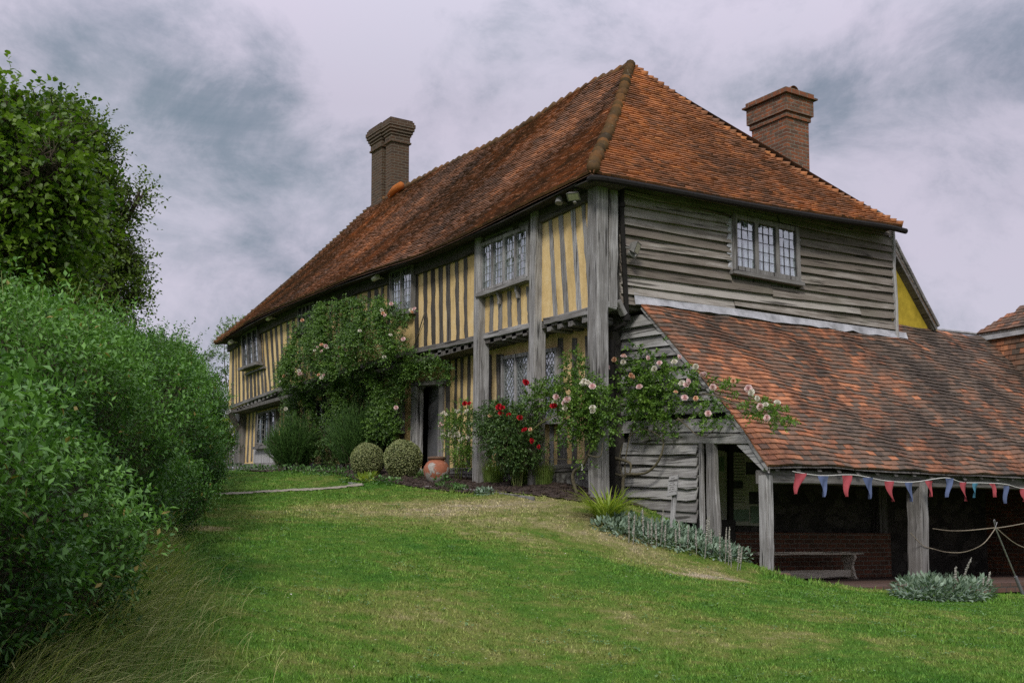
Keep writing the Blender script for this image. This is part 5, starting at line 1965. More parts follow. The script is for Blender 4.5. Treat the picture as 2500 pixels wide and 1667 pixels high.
# display panels inside
yd = 0.36
D_ = lambda x, y: on(x, y, 1, yd)
disp = thing('display_board', 'information board with faded prints at the back of the shelter', 'display board', D_(1800, 1280))
mb = MB()
mb.slab([D_(1745, 1098), D_(1872, 1112), D_(1872, 1284), D_(1742, 1280)], (0, 0.03, 0))
mb.build('panel', 'paper', disp)
mb = MB()
mb.slab([D_(1775, 1085), D_(1786, 1086), D_(1786, 1276), D_(1775, 1276)], (0, -0.05, 0), 0.1)
mb.build('dark_upright', 'crate_black', disp)
for (xa, ya, xb, yb, mt) in ((1748, 1115, 1768, 1150, 'print_green'), (1821, 1128, 1860, 1158, 'print_dark'), (1789, 1174, 1813, 1192, 'print_dark'), (1829, 1200, 1866, 1230, 'print_dark'), (1789, 1243, 1828, 1272, 'print_green'), (1832, 1235, 1868, 1276, 'print_green')):
    mb = MB()
    mb.slab([D_(xa, ya) - V(0, 0.006, 0), D_(xb, ya) - V(0, 0.006, 0), D_(xb, yb) - V(0, 0.006, 0), D_(xa, yb) - V(0, 0.006, 0)], (0, 0.004, 0))
    mb.build('print', mt, disp)
mb = MB()
for k in range(16):
    yy_ = 1112 + k * 7.5
    xa, xb = (1792, 1818) if k % 4 else (1792, 1812)
    mb.slab([D_(xa, yy_) - V(0, 0.006, 0), D_(xb, yy_) - V(0, 0.006, 0), D_(xb, yy_ + 1.2) - V(0, 0.006, 0), D_(xa, yy_ + 1.2) - V(0, 0.006, 0)], (0, 0.004, 0))
mb.build('text_lines', 'print_dark', disp)
yb_ = -0.55
B_ = lambda x, y: on(x, y, 1, yb_)
c1_, c2_ = B_(1752, 1268), B_(1795, 1268)
mb = MB()
mb.box((c1_[0], yb_, FZ), (c2_[0], yb_ + 0.35, c1_[2]))
for zz_ in np.linspace(FZ + 0.1, c1_[2] - 0.05, 5):
    mb.box((c1_[0] - 0.004, yb_ - 0.012, zz_ - 0.03), (c2_[0] + 0.004, yb_ - 0.001, zz_ + 0.03))
tag(mb.build('dark_cabinet', 'crate_black'), 'dark slatted cabinet just inside the shelter doorway', 'cabinet')
mb = MB()
mb.beam(B_(1757, 1213) + V(0, 0.1, 0), B_(1777, 1269) + V(0, 0.05, 0), (0.018, 0, 0), (0, 0.018, 0), 0.9, 2, 0, 0.003)
tag(mb.build('pale_stick', 'oak_upright'), 'pale stick leaning above the dark cabinet', 'stick')

# wooden notice on a stake
xs_ = 0.10
S_ = lambda x, y: on(*Z(Z8, x, y), 0, xs_)
sg = thing('notice', 'small grey wooden notice tilted on a stake against the shelter weatherboards', 'sign', S_(1268, 1100))
mb = MB()
mb.slab([S_(1270, 505), S_(1366, 486), S_(1348, 700), S_(1242, 728)], (0.03, 0.015, 0), 0.85, 3, 0.001, 0.004)
pl_ = mb.build('board', 'oak_along_facade', sg)
mb = MB()
for k in range(7):
    yy_ = 525 + k * 24
    xl_, xr_ = 1284 - k * 3.2, 1345 - k * 2.4
    for j in range(7):
        if (j * 5 + k * 3) % 6 == 0:
            continue
        xa = xl_ + (xr_ - xl_) * j / 7
        off = V(-0.004, 0, 0)
        yo = yy_ - (xa - 1284) * 0.22
        mb.slab([S_(xa, yo) + off, S_(xa + 4.5, yo - 1) + off, S_(xa + 4, yo + 5) + off, S_(xa - 0.5, yo + 6) + off], (0.003, 0, 0))
mb.build('worn_lettering', 'worn_paint', pl_)
mb = MB()
mb.slab([S_(1290, 690) + V(.035, .02, 0), S_(1333, 680) + V(.035, .02, 0), S_(1300, 1180), S_(1262, 1180)], (0.03, 0.0, 0), 0.7, 4, 0.001, 0.004)
mb.build('stake', 'oak_upright', sg)

# white plant label by the corner
mb = MB()
mb.slab([X_(Z2, 875, 1328, -.25), X_(Z2, 888, 1328, -.25), X_(Z2, 887, 1392, -.25), X_(Z2, 875, 1392, -.25)], (0.006, 0, 0))
tag(mb.build('plant_label', 'white_cord'), 'white plastic plant label tied to the rose cane by the corner post', 'label')

# edging board
ea, eb = G(1128, 1198), G(1304, 1222)
mb = MB()
mb.beam(ea + V(0, 0, 0.015), eb + V(0, 0, 0.02), (0.028, 0.01, 0), (0, 0, 0.075), 0.45, 8, 0.004, 0.004)
tag(mb.build('edging_board', 'oak_along_facade'), 'low timber edging board between the lawn and the rose bed', 'edging')
ea, eb = G(850, 1181), G(1120, 1197)
mb = MB()
mb.beam(ea + V(0, 0, 0.0), eb + V(0, 0, 0.0), (0.028, 0.01, 0), (0, 0, 0.07), 0.5, 8, 0.006, 0.004)
tag(mb.build('edging_board', 'oak_along_facade'), 'sunken edging board in front of the clipped balls and pot', 'edging')

# terracotta pot
pcn = on(1066, 1166, 0, -0.40)
pz = gz(pcn[0], pcn[1]) + 0.0
sc_ = (pcn - CAM) @ _f / F
pot = thing('terracotta_pot', 'big bulging terracotta pot with flaking limewash beside the doorway', 'pot', (pcn[0], pcn[1], pz))
prof = [(0.55, -0.02), (0.72, 0.08), (0.94, 0.28), (1.0, 0.45), (0.93, 0.62), (0.76, 0.76), (0.60, 0.83), (0.57, 0.87), (0.60, 0.89), (0.67, 0.90), (0.67, 0.98), (0.63, 1.0), (0.53, 1.0), (0.50, 0.92), (0.52, 0.8)]
R, Hh = 33 * sc_, (on(1066, 1115, 0, pcn[0])[2] - pz)
mb = MB()
mb.loft([np.array([V(pcn[0] + cos(a) * p_ * R, pcn[1] + sin(a) * p_ * R, pz + h_ * Hh) for a in np.linspace(0, 2 * pi, 28, endpoint=False)]) for p_, h_ in prof[:9]], 0.5, False)
mb.build('body', 'terracotta', pot, True)
mb = MB()
mb.loft([np.array([V(pcn[0] + cos(a) * p_ * R, pcn[1] + sin(a) * p_ * R, pz + h_ * Hh) for a in np.linspace(0, 2 * pi, 28, endpoint=False)]) for p_, h_ in prof[8:]], 0.5, False)
mb.build('rim', 'tile_shelter', pot, True)
sp = G(1023, 1158)
mb = MB()
for a in range(7):
    pass
th_ = np.linspace(0, 2 * pi, 9, endpoint=False)
mb.loft([np.array([V(sp[0] + cos(a) * q_r * (1 + .2 * sin(3 * a)), sp[1] + sin(a) * q_r, sp[2] + hq) for a in th_]) for q_r, hq in ((0.10, -0.05), (0.11, 0.05), (0.08, 0.11), (0.02, 0.125))], 0.6)
tag(mb.build('stone', 'stone_block'), 'grey stone lying between the clipped ball and the pot', 'stone')

# ------------------------------------------------------------------ hedge and trees on the left
HA, HB = V(-10.85, -11.70, 0), V(-3.55, 7.25, 0)
hd = HB - HA
hl = float(np.linalg.norm(hd))
hu = hd / hl
hn = V(hu[1], -hu[0], 0)                           # towards the lawn


def hedge_top(s_):
    return np.interp(s_, [0, hl * .3, hl * 0.6, hl * 0.85, hl], [1.47, 1.62, 1.88, 2.0, 1.85])


hedge = thing('hedge', 'tall loose privet hedge running along the left of the lawn', 'hedge', (-6.7, -1.56, -0.63))
NS = 20000
s_ = rng.uniform(0.7, hl, NS)
kind_ = rng.random(NS)
wob = 0.13 * np.sin(1.9 * s_) + 0.10 * np.sin(4.3 * s_ + 1) + 0.07 * np.sin(9.1 * s_ + 2)
v_ = rng.random(NS)
top_ = hedge_top(s_)
hfrac = np.where(kind_ < 0.70, v_ * 0.97, rng.uniform(0.93, 1.0, NS))
wv2 = 0.17 * np.sin(3.1 * hfrac * 2.2 + 1.3 * s_) + 0.10 * np.sin(6.2 * hfrac * 2 - 2.7 * s_ + 1)
bul = -0.06 + np.interp(s_, [0, 6, 12], [0.12, 0.18, 0.24]) * np.sin(np.pi * np.clip(hfrac * 0.85 + 0.12, 0, 1)) + wob + wv2
depth_ = np.where(kind_ < 0.70, -np.abs(rng.normal(0, 0.10, NS)), -rng.uniform(0, 1.2, NS))
P0 = HA[None] + hu[None] * s_[:, None] + hn[None] * (bul + depth_)[:, None]
gz_ = ground(P0[:, 0], P0[:, 1])
P0[:, 2] = gz_ + 0.06 + hfrac * (top_ + 0.13 * np.sin(2.7 * s_ + 0.5) + 0.08 * np.sin(7.7 * s_)) * np.where(kind_ < 0.70, 1, 1)
dirs = hn[None] * np.where(kind_ < 0.70, 0.8, 0.1)[:, None] + V(0, 0, 1)[None] * np.where(kind_ < 0.70, 0.65, 1.0)[:, None] + rand_dirs(NS) * 0.55
nearf = np.clip((13 - np.hypot(P0[:, 0] - CAM[0], P0[:, 1] - CAM[1])) / 9, 0, 1)
tl_ = rng.uniform(0.14, 0.30, NS) + np.where((kind_ > 0.70) & (rng.random(NS) < 0.22), rng.uniform(0.05, 0.22, NS), 0)
lp, ld, ti = sprigs(P0, dirs, tl_, 11, 0.1)
N = len(lp)
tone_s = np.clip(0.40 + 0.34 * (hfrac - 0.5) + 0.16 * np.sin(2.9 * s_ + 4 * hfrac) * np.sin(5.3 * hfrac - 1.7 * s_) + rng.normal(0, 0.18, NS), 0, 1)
h_up = unit(rand_dirs(N) * 0.55 + V(0, 0, 0.9) + hn * 0.4)
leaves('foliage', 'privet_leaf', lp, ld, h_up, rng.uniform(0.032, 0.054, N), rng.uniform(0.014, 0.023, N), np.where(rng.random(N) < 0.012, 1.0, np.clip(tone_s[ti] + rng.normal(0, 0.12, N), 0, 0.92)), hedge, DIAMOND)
twig_strips('twigs', 'bark', P0, dirs, tl_, hedge, 0.0022)
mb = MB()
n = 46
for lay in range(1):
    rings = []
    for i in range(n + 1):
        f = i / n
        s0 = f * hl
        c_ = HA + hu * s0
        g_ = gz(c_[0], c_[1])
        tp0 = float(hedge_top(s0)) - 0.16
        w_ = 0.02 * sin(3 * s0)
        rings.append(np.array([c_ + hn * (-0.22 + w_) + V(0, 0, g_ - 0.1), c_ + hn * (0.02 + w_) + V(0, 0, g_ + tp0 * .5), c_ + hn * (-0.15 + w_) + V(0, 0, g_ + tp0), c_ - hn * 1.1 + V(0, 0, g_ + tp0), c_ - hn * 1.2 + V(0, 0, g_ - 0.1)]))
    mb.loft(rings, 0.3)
mb.build('dark_core', 'foliage_core', hedge)  # unseen solid slab added inside the leaves to block light through the hedge
# stems standing up out of the top
mb = MB()
for i in rng.choice(np.where((kind_ > 0.70) & (tl_ > 0.3))[0], 260):
    mb.tube([P0[i] - V(0, 0, 0.1), P0[i] + nrm(dirs[i]) * tl_[i]], [0.003, 0.0012], 4, 0.5)
mb.build('stems', 'cane_green', hedge)


def tree(name, label, blobs, base, mat, ntwig, twig, nl, L, Wd, shape, tone, trunk_r, up_bias=0.2, surf=0.75, droop=0.3, limb=0.8):
    tr_ = thing(name, label, 'tree', base)
    base = np.asarray(base, float)
    mb = MB()
    B = np.array(blobs)
    cen = B[:, :3].mean(0)
    fork = base + (cen - base) * V(0.35, 0.35, 0.42)
    mb.tube(spline([base - V(0, 0, 0.2), base + V(0.03, 0.05, 0.6), fork], 4), list(np.linspace(trunk_r, trunk_r * 0.7, 9)), 9, 0.4)
    mb.build('trunk', 'bark', tr_, True)
    for b_ in B:
        mb = MB()
        e = b_[:3]
        mid = fork * 0.5 + e * 0.5 + V(random.gauss(0, .15), random.gauss(0, .15), random.uniform(0.0, 0.3))
        pts = spline([fork - (fork - base) * 0.15, mid, e], 4)
        mb.tube(pts, list(np.linspace(trunk_r * 0.45, trunk_r * 0.12, len(pts))), 6, 0.4)
        for k in range(5):
            d = rand_dirs(1)[0]
            d[2] = abs(d[2]) * 0.6
            mb.tube(spline([e - (e - mid) * 0.2, e + d * b_[3:] * 0.5, e + d * b_[3:] * limb + V(0, 0, 0.05)], 3), list(np.linspace(trunk_r * 0.11, 0.004, 7)), 4, 0.4)
        mb.build('limb', 'bark', tr_)
    leaf_cloud('crown', mat, blobs, ntwig, twig, nl, L, Wd, tr_, tone, up_bias, shape, surf, droop)
    return tr_


def pblob(px, py, rp, d, fl=1.0):
    c_ = at(px, py, d)
    r_ = rp * d / F
    return (c_[0], c_[1], c_[2], r_, r_, r_ * fl)


d1 = 10.2
tb = [pblob(-40, 370, 120, d1), pblob(60, 385, 85, d1), pblob(0, 300, 52, d1), pblob(105, 400, 80, d1 - .3), pblob(60, 500, 130, d1), pblob(-60, 560, 160, d1), pblob(120, 520, 70, d1 + .2), pblob(120, 610, 62, d1 + .1), pblob(-150, 420, 200, d1 + .4), pblob(40, 640, 110, d1), pblob(45, 245, 15, d1), pblob(20, 262, 22, d1), pblob(100, 290, 20, d1), pblob(135, 300, 22, d1), pblob(172, 345, 22, d1), pblob(185, 430, 26, d1), pblob(165, 480, 40, d1), pblob(195, 520, 22, d1), pblob(150, 385, 30, d1)]
bs = at(-120, 1300, d1 + 0.3)
tree('broadleaf_tree', 'young broadleaf tree with large bright heart-shaped leaves rising behind the hedge', tb, (bs[0], bs[1], gz(bs[0], bs[1])), 'lime_leaf', 2100, 0.46, 11, 0.050, 0.044, HEART, (0.05, 0.95), 0.10, 0.05, 0.45, 0.3, 0.5)
d2 = 19.0
tb = [pblob(150, 350, 100, d2), pblob(215, 400, 62, d2), pblob(200, 470, 80, d2), pblob(240, 470, 45, d2), pblob(312, 500, 30, d2, .8), pblob(343, 478, 18, d2), pblob(225, 560, 85, d2), pblob(275, 620, 52, d2), pblob(310, 642, 36, d2, .7), pblob(265, 700, 80, d2), pblob(322, 720, 26, d2),
      pblob(100, 520, 140, d2 + 1), pblob(130, 660, 150, d2 + 1), pblob(20, 450, 170, d2 + 1.5), pblob(-60, 620, 200, d2 + 1.5), pblob(160, 300, 48, d2), pblob(230, 330, 26, d2)]
tb = [(a[0], a[1], a[2], a[3] * .74, a[4] * .74, a[5] * .74) for a in tb]
bs = at(60, 1180, d2 + .8)
tree('dark_tree', 'taller dark small-leaved tree standing beyond the bright one', tb, (bs[0], bs[1], gz(bs[0], bs[1])), 'oak_leaf', 8500, 0.46, 11, 0.068, 0.045, DIAMOND, (0.0, 0.85), 0.22, 0.25, 0.5, 0.15, 0.6)
d3 = 42.0
tb = [pblob(548, 812, 22, d3), pblob(572, 795, 20, d3), pblob(590, 800, 18, d3), pblob(560, 845, 34, d3), pblob(600, 850, 34, d3)]
bs = at(575, 1100, d3)
tree('garden_tree', 'thin light tree top showing past the far end of the roof', tb, (bs[0], bs[1], gz(bs[0], bs[1])), 'rose_leaf', 260, 0.25, 9, 0.075, 0.045, DIAMOND, (0.2, 0.9), 0.07, 0.5, 0.5, 0.1)
# yellow-leaved shrub, wild hedge and pale fence in the gap beyond the hedge
d4 = 33.5
sh = thing('golden_shrub', 'yellow-green shrub behind the pale fence at the end of the hedge', 'shrub', (*at(545, 1120, d4)[:2], 1.2))
leaf_cloud('foliage', 'yellow_leaf', [pblob(540, 1075, 26, d4), pblob(560, 1045, 22, d4), pblob(525, 1050, 30, d4), pblob(555, 1095, 24, d4)], 420, 0.2, 9, 0.07, 0.04, sh, (0.1, 0.9), 0.6)
sh = thing('dark_shrub', 'dark green bush filling the gap under the far jetty corner', 'shrub', (*at(540, 1110, 37)[:2], 1.2))
leaf_cloud('foliage', 'rose_leaf_dark', [pblob(545, 980, 60, 37), pblob(500, 1000, 70, 37), pblob(540, 1060, 70, 37), pblob(520, 900, 40, 37), pblob(510, 1110, 60, 36), pblob(550, 1125, 50, 36), pblob(470, 1080, 80, 36)], 1100, 0.25, 9, 0.08, 0.05, sh, (0.1, 0.8), 0.4)
fa, fb = at(500, 1148, 30.6), at(572, 1148, 31.0)
fnc = thing('picket_fence', 'weathered vertical-board fence between the hedge and the far corner of the house', 'fence', (*fa[:2], 1.2))
mb = MB()
fd = nrm(V(fb[0] - fa[0], fb[1] - fa[1], 0))
for k in range(-6, 9):
    p = fa + fd * k * 0.115
    g_ = gz(p[0], p[1])
    h_ = 0.66 + random.uniform(-.03, .03)
    mb.beam(V(p[0], p[1], g_ - .05), V(p[0], p[1], g_ + h_), fd * 0.085, (0.01, 0.018, 0), random.uniform(0.25, 0.6), 2, 0.002, 0.003)
mb.build('pickets', 'oak_upright', fnc)
mb = MB()
for h_ in (0.18, 0.5):
    p0, p1 = fa - fd * 0.75, fa + fd * 1.05
    mb.beam(V(p0[0], p0[1], gz(*p0[:2]) + h_) + V(0, .04, 0), V(p1[0], p1[1], gz(*p1[:2]) + h_) + V(0, .04, 0), (0.02, 0.03, 0), (0, 0, 0.07), 0.3, 2)
mb.build('rail', 'oak_along_gable', fnc)

# long dry grass at the hedge foot -------------------------------------------------------
ng = 8500
s_ = rng.uniform(0.12, 0.62, ng) * hl
s_ = np.where(rng.random(ng) < 0.8, rng.uniform(0.14, 0.40, ng) * hl, s_)
off = rng.gamma(2.0, 0.19, ng) * np.clip(1.25 - s_ / (hl * 0.52), 0.10, 1) + 0.02
G0 = HA[None] + hu[None] * s_[:, None] + hn[None] * off[:, None]
G0[:, 2] = ground(G0[:, 0], G0[:, 1])
Lg = rng.uniform(0.22, 0.55, ng) * np.clip(1.25 - off * 0.75, 0.3, 1.1)
aim = unit(hn[None] * 0.9 + hu[None] * rng.normal(-0.1, 0.8, ng)[:, None] + rand_dirs(ng) * 0.5)
aim[:, 2] = 0
K = 6
vv, tn = [], []
arch = rng.uniform(0.35, 1.0, ng)
side = unit(np.cross(aim, V(0, 0, 1)))
wid = rng.uniform(0.0022, 0.0042, ng)
tt = rng.random(ng)
rows_ = []
for k in range(K + 1):
    f = k / K
    h_ = Lg * (f - 0.55 * arch * f ** 2.4)
    o_ = Lg * arch * 1.05 * f ** 1.7
    p = G0 + aim * o_[:, None] + V(0, 0, 1)[None] * h_[:, None]
    w_ = wid * (1 - 0.75 * f) * np.where((f > 0.7) & (tt > 0.72), 2.4, 1)
    rows_.append(np.stack([p - side * w_[:, None], p + side * w_[:, None]], 1))
A = np.stack(rows_, 1)                              # ng, K+1, 2, 3
vv = A.reshape(-1, 3)
bi = (np.arange(ng) * (K + 1) * 2)[:, None, None]
kq = np.array([[2 * k, 2 * k + 1, 2 * k + 3, 2 * k + 2] for k in range(K)])[None]
ff = (bi + kq).reshape(-1, 4)
lg_ = link_mesh('tall_grass', vv, ff, 'dry_grass', None, np.repeat(np.clip(tt + rng.normal(0, 0.1, ng), 0, 1), K))
tag(lg_, kind='stuff')

# ------------------------------------------------------------------ planting along the house


def bush(name, label, cat, base, group=None):
    return thing(name, label, cat, (base[0], base[1], base[2]), group)


def canes(parent, paths, r0=0.012, r1=0.005, mat='cane', name='canes'):
    mb = MB()
    for p in paths:
        q_ = spline(p, 5)
        mb.tube(q_, list(np.linspace(r0, r1, len(q_))), 6, random.random())
    return mb.build(name, mat, parent, True)


# big climbing rose over the middle of the front
poly = np.array([(690, 965), (700, 905), (712, 850), (728, 800), (755, 765), (800, 748), (850, 738), (905, 735), (950, 742), (985, 755), (1008, 770), (1012, 800), (1000, 840), (1018, 868), (1045, 885), (1066, 912), (1055, 935), (1030, 925),
                 (995, 915), (960, 940), (948, 985), (945, 1040), (940, 1070), (900, 1060), (830, 1040), (770, 1040), (715, 1045), (700, 1010)], float)
pol3 = np.array([on(px, py, 0, -0.28)[1:] for px, py in poly])


def in_poly(p, pol):
    x, y = p[:, 0], p[:, 1]
    ins = np.zeros(len(p), bool)
    j = len(pol) - 1
    for i in range(len(pol)):
        xi, yi = pol[i]
        xj, yj = pol[j]
        c_ = ((yi > y) != (yj > y)) & (x < (xj - xi) * (y - yi) / (yj - yi + 1e-12) + xi)
        ins ^= c_
        j = i
    return ins


WIN_HOLE = X_(Z5, 1105, 1120, 0.1)[1:]


def wall_rose(parent, pol, x0, nt, mat, thick=0.28, tone=(0.1, 0.9), L=0.045, Wd=0.028, clump=None, low_x=None):
    lo, hi = pol.min(0), pol.max(0)
    p = np.stack([rng.uniform(lo[0] - .1, hi[0] + .1, nt * 4), rng.uniform(lo[1] - .1, hi[1] + .1, nt * 4)], -1)
    pj = p + rng.normal(0, 0.05, p.shape)
    k = in_poly(pj, pol)
    p = p[k][:nt * 2]
    nz = np.sin(3.1 * p[:, 0] + 1.3 * p[:, 1]) * np.cos(2.3 * p[:, 1] - p[:, 0]) + 0.6 * np.sin(7.3 * p[:, 0] - 5 * p[:, 1])
    keep_ = rng.random(len(p)) < np.clip(0.62 + 0.42 * nz, 0.05, 1)
    hole = (np.abs(p[:, 0] - WIN_HOLE[0]) < 0.42) & (np.abs(p[:, 1] - WIN_HOLE[1]) < 0.40)
    keep_ &= ~(hole & (rng.random(len(p)) < 0.9))
    p, nz = p[keep_][:nt], nz[keep_][:nt]
    m_ = len(p)
    dep = thick * (0.45 + 0.3 * nz + 0.25 * rng.random(m_))
    x = x0 - dep
    if low_x is not None:
        x = x + low_x(p[:, 0], p[:, 1])
    B0 = np.stack([x, p[:, 0], p[:, 1]], -1)
    dr_ = V(-0.6, -0.35, 0.35)[None] + rand_dirs(m_) * 0.75
    lp, ld, ti = sprigs(B0, dr_, rng.uniform(0.12, 0.28, m_), 11, 0.3)
    n_ = len(lp)
    tw = np.clip(rng.uniform(tone[0], tone[1], m_) + 0.12 * nz, 0, 1)
    return leaves('foliage', mat, lp, ld, unit(rand_dirs(n_) * 0.6 + V(-0.3, -0.3, 0.8)), rng.uniform(.75, 1.25, n_) * L, rng.uniform(.75, 1.2, n_) * Wd, tw[ti] + rng.normal(0, 0.1, n_), parent, DIAMOND)


r1b = on(850, 1150, 0, -.1)
r1 = bush('climbing_rose', 'huge climbing rose with pale pink flowers smothering the middle of the front', 'climbing rose', (0.0, r1b[1], gz(0, r1b[1])))
wall_rose(r1, pol3, -0.02, 6200, 'climber_leaf', 0.42, (0.0, 0.9), low_x=lambda y, z: np.where(z < 2.75, 0.30, 0.0) - 0.22 * np.exp(-((z - 3.2) / 0.5) ** 2))
pol_dk = np.array([on(px, py, 0, 0.15)[1:] for px, py in [(700, 960), (968, 960), (975, 1075), (890, 1070), (800, 1085), (720, 1060)]])
wall_rose(r1, pol_dk, 0.25, 750, 'rose_leaf_dark', 0.3, (0.0, 0.6)).name = 'lower_foliage'
canes(r1, [[V(0.3, r1b[1] + dy, gz(0.3, r1b[1]) - 0.1), V(0.2, r1b[1] + dy * 1.2, 1.6), V(0.05, r1b[1] + dy * 1.8, 2.7), V(-0.05, r1b[1] + dy * 2.4, 3.6)] for dy in (-1.3, -0.7, -0.2, 0.4, 0.9, 1.5)], 0.03, 0.01)
pk = [(775, 848), (785, 842), (768, 856), (795, 845), (800, 850), (785, 858), (830, 850), (838, 845), (845, 852), (830, 868), (828, 872), (778, 915), (785, 922), (790, 915), (730, 905), (732, 912), (694, 918), (698, 905), (700, 914), (685, 932), (697, 866), (935, 765), (932, 757), (940, 770), (1003, 757), (1012, 755), (1005, 762),
      (953, 818), (985, 828), (938, 872), (967, 995), (738, 782), (878, 808), (955, 742), (698, 998)]
for i, mt in enumerate(('petal_pink', 'petal_peach', 'petal_white')):
    blooms(r1, [on(px, py, 0, -0.66) for j, (px, py) in enumerate(pk) if (j % 5 in (0, 3), j % 5 == 1, j % 5 in (2, 4))[i]], mt, 0.043)

# rosemary bushes: upright needle wands


def rosemary(label, px, py_b, py_t, wpx, xw, n=420, seed=0):
    b_ = on(px, py_b, 0, xw)
    b_[2] = gz(b_[0], b_[1])
    s1 = ((b_ - CAM) @ _f) / F
    H_ = (py_b - py_t) * s1
    R_ = wpx * s1 * 0.5
    o = bush('rosemary_bush', label, 'rosemary', b_, 'rosemary bushes along the front')
    a = rng.uniform(0, 2 * pi, n)
    q_ = np.sqrt(rng.random(n))
    b0_ = b_[None] + np.stack([np.cos(a) * q_ * R_ * 0.45, np.sin(a) * q_ * R_ * 0.75, np.zeros(n)], -1)
    lean = np.stack([np.cos(a) * q_ * R_ * 0.5, np.sin(a) * q_ * R_ * 0.7, np.zeros(n)], -1)
    hh_ = H_ * (1.12 - 0.45 * q_ ** 2) * rng.uniform(0.55, 1.12, n)
    per = 38
    u = rng.uniform(0.12, 1.0, (n, per)) ** 0.75
    lean = lean * rng.uniform(0.7, 1.35, n)[:, None]
    pos = b0_[:, None] + lean[:, None] * (u ** 1.4)[..., None] + np.stack([np.zeros_like(u), np.zeros_like(u), u * hh_[:, None]], -1) + rng.normal(0, 0.013, (n, per, 3))
    dv = unit(lean[:, None].repeat(per, 1).reshape(-1, 3) * 0.9 + V(0, 0, 1)[None] * hh_.repeat(per)[:, None] * 0.9 + rand_dirs(n * per) * 0.28)
    N_ = n * per
    leaves('foliage', 'rosemary_leaf', pos.reshape(-1, 3), dv, rand_dirs(N_), rng.uniform(0.05, 0.085, N_), rng.uniform(0.007, 0.013, N_), 0.25 + 0.5 * u.ravel() * rng.random(N_) + np.repeat(rng.normal(0, 0.12, n), per), o, DIAMOND)
    mb = MB()
    for k in range(30):
        i = k * (n // 30)
        mb.tube([b0_[i] - V(0, 0, 0.05), b0_[i] + lean[i] * 0.25 + V(0, 0, hh_[i] * 0.45), b0_[i] + lean[i] * 0.8 + V(0, 0, hh_[i] * 0.88)], [0.012, 0.008, 0.004], 5, 0.4)
    mb.build('stems', 'bark', o)
    return o


rosemary('dark upright rosemary bush nearer the far end of the house', 716, 1150, 1030, 130, -0.35, 700)
rosemary('taller dark rosemary bush behind the clipped balls', 880, 1158, 1008, 165, 0.05, 800)

# shrubby climber foliage low on the wall between the rosemary bushes
o = bush('wall_shrub', 'grey-green shrub against the wall between the two rosemary bushes', 'shrub', on(775, 1140, 0, 0.1))
leaf_cloud('foliage', 'rose_leaf_dark', [(*on(x, y, 0, 0.05), 0.25, 0.5, 0.35) for x, y in ((775, 1070), (770, 1100), (790, 1115))], 520, 0.16, 9, 0.04, 0.024, o, (0.2, 1.0), 0.5)


def ball(label, px, py, rpx, xw):
    c_ = on(px, py, 0, xw)
    r_ = rpx * ((c_ - CAM) @ _f) / F
    g_ = gz(c_[0], c_[1])
    o = bush('clipped_ball', label, 'topiary', (c_[0], c_[1], g_), 'clipped variegated balls')
    n_ = 8200
    d = rand_dirs(n_)
    rr = r_ * (0.97 + 0.035 * np.sin(5 * d[:, 0] + 3 * d[:, 2]) * np.cos(4 * d[:, 1]) + rng.normal(0, 0.022, n_))
    zs_ = np.where(d[:, 2] > 0, 0.97, 1.12)
    p = c_[None] + d * rr[:, None] * np.stack([np.ones(n_), np.ones(n_), zs_], -1)
    ok = p[:, 2] > g_
    p, d = p[ok], d[ok]
    n_ = len(p)
    dv = unit(d * 0.5 + rand_dirs(n_) * 0.8 + V(0, 0, 0.3))
    leaves('foliage', 'topiary_leaf', p - dv * 0.012, dv, unit(d + rand_dirs(n_) * 0.7), rng.uniform(0.022, 0.036, n_), rng.uniform(0.012, 0.019, n_), rng.beta(1.2, 1.1, n_), o, DIAMOND)
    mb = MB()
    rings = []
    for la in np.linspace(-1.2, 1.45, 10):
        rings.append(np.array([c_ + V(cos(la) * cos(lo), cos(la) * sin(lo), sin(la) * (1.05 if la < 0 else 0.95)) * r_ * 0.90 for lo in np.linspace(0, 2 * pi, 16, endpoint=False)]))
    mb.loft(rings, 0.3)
    mb.build('dark_core', 'foliage_core', o)  # solid dark ball just under the leaf shell
    return o


ball('clipped variegated ball, the smaller and farther one', 897, 1121, 41, -0.45)
ball('clipped variegated ball beside the door, the larger and nearer one', 984, 1119, 47, -0.40)

# white rose against the door-side studs
wb = on(1118, 1170, 0, 0.0)
wb[2] = gz(wb[0], wb[1])
wr = bush('white_rose', 'tall straggly rose bush with small white flower clusters beside the first big post', 'rose bush', wb)
Bp = [(on(x, y, 0, -0.12 + dx), rx) for x, y, dx, rx in ((1130, 1012, 0, .16), (1120, 1030, -.05, .14), (1105, 1055, 0, .15), (1128, 1060, 0, .15), (1122, 1100, 0, .14), (1132, 1120, -.05, .13), (1112, 1085, 0, .13), (1092, 1025, 0, .09), (1142, 1085, -.1, .08))]
leaf_cloud('foliage', 'rose_leaf_light', [(*p, r_, r_ * 1.2, r_ * 1.3) for p, r_ in Bp], 430, 0.16, 9, 0.040, 0.024, wr, (0.2, 0.95), 0.3)
canes(wr, [[wb + V(0, dy * 0.3, -0.05), on(x1, 1110, 0, -.1), on(x2, 1040, 0, -.1), on(x3, 995, 0, -.14)] for dy, x1, x2, x3 in ((0, 1125, 1125, 1132), (.3, 1110, 1100, 1090), (-.3, 1132, 1138, 1145), (.1, 1118, 1112, 1120))], 0.010, 0.004, 'cane_green')
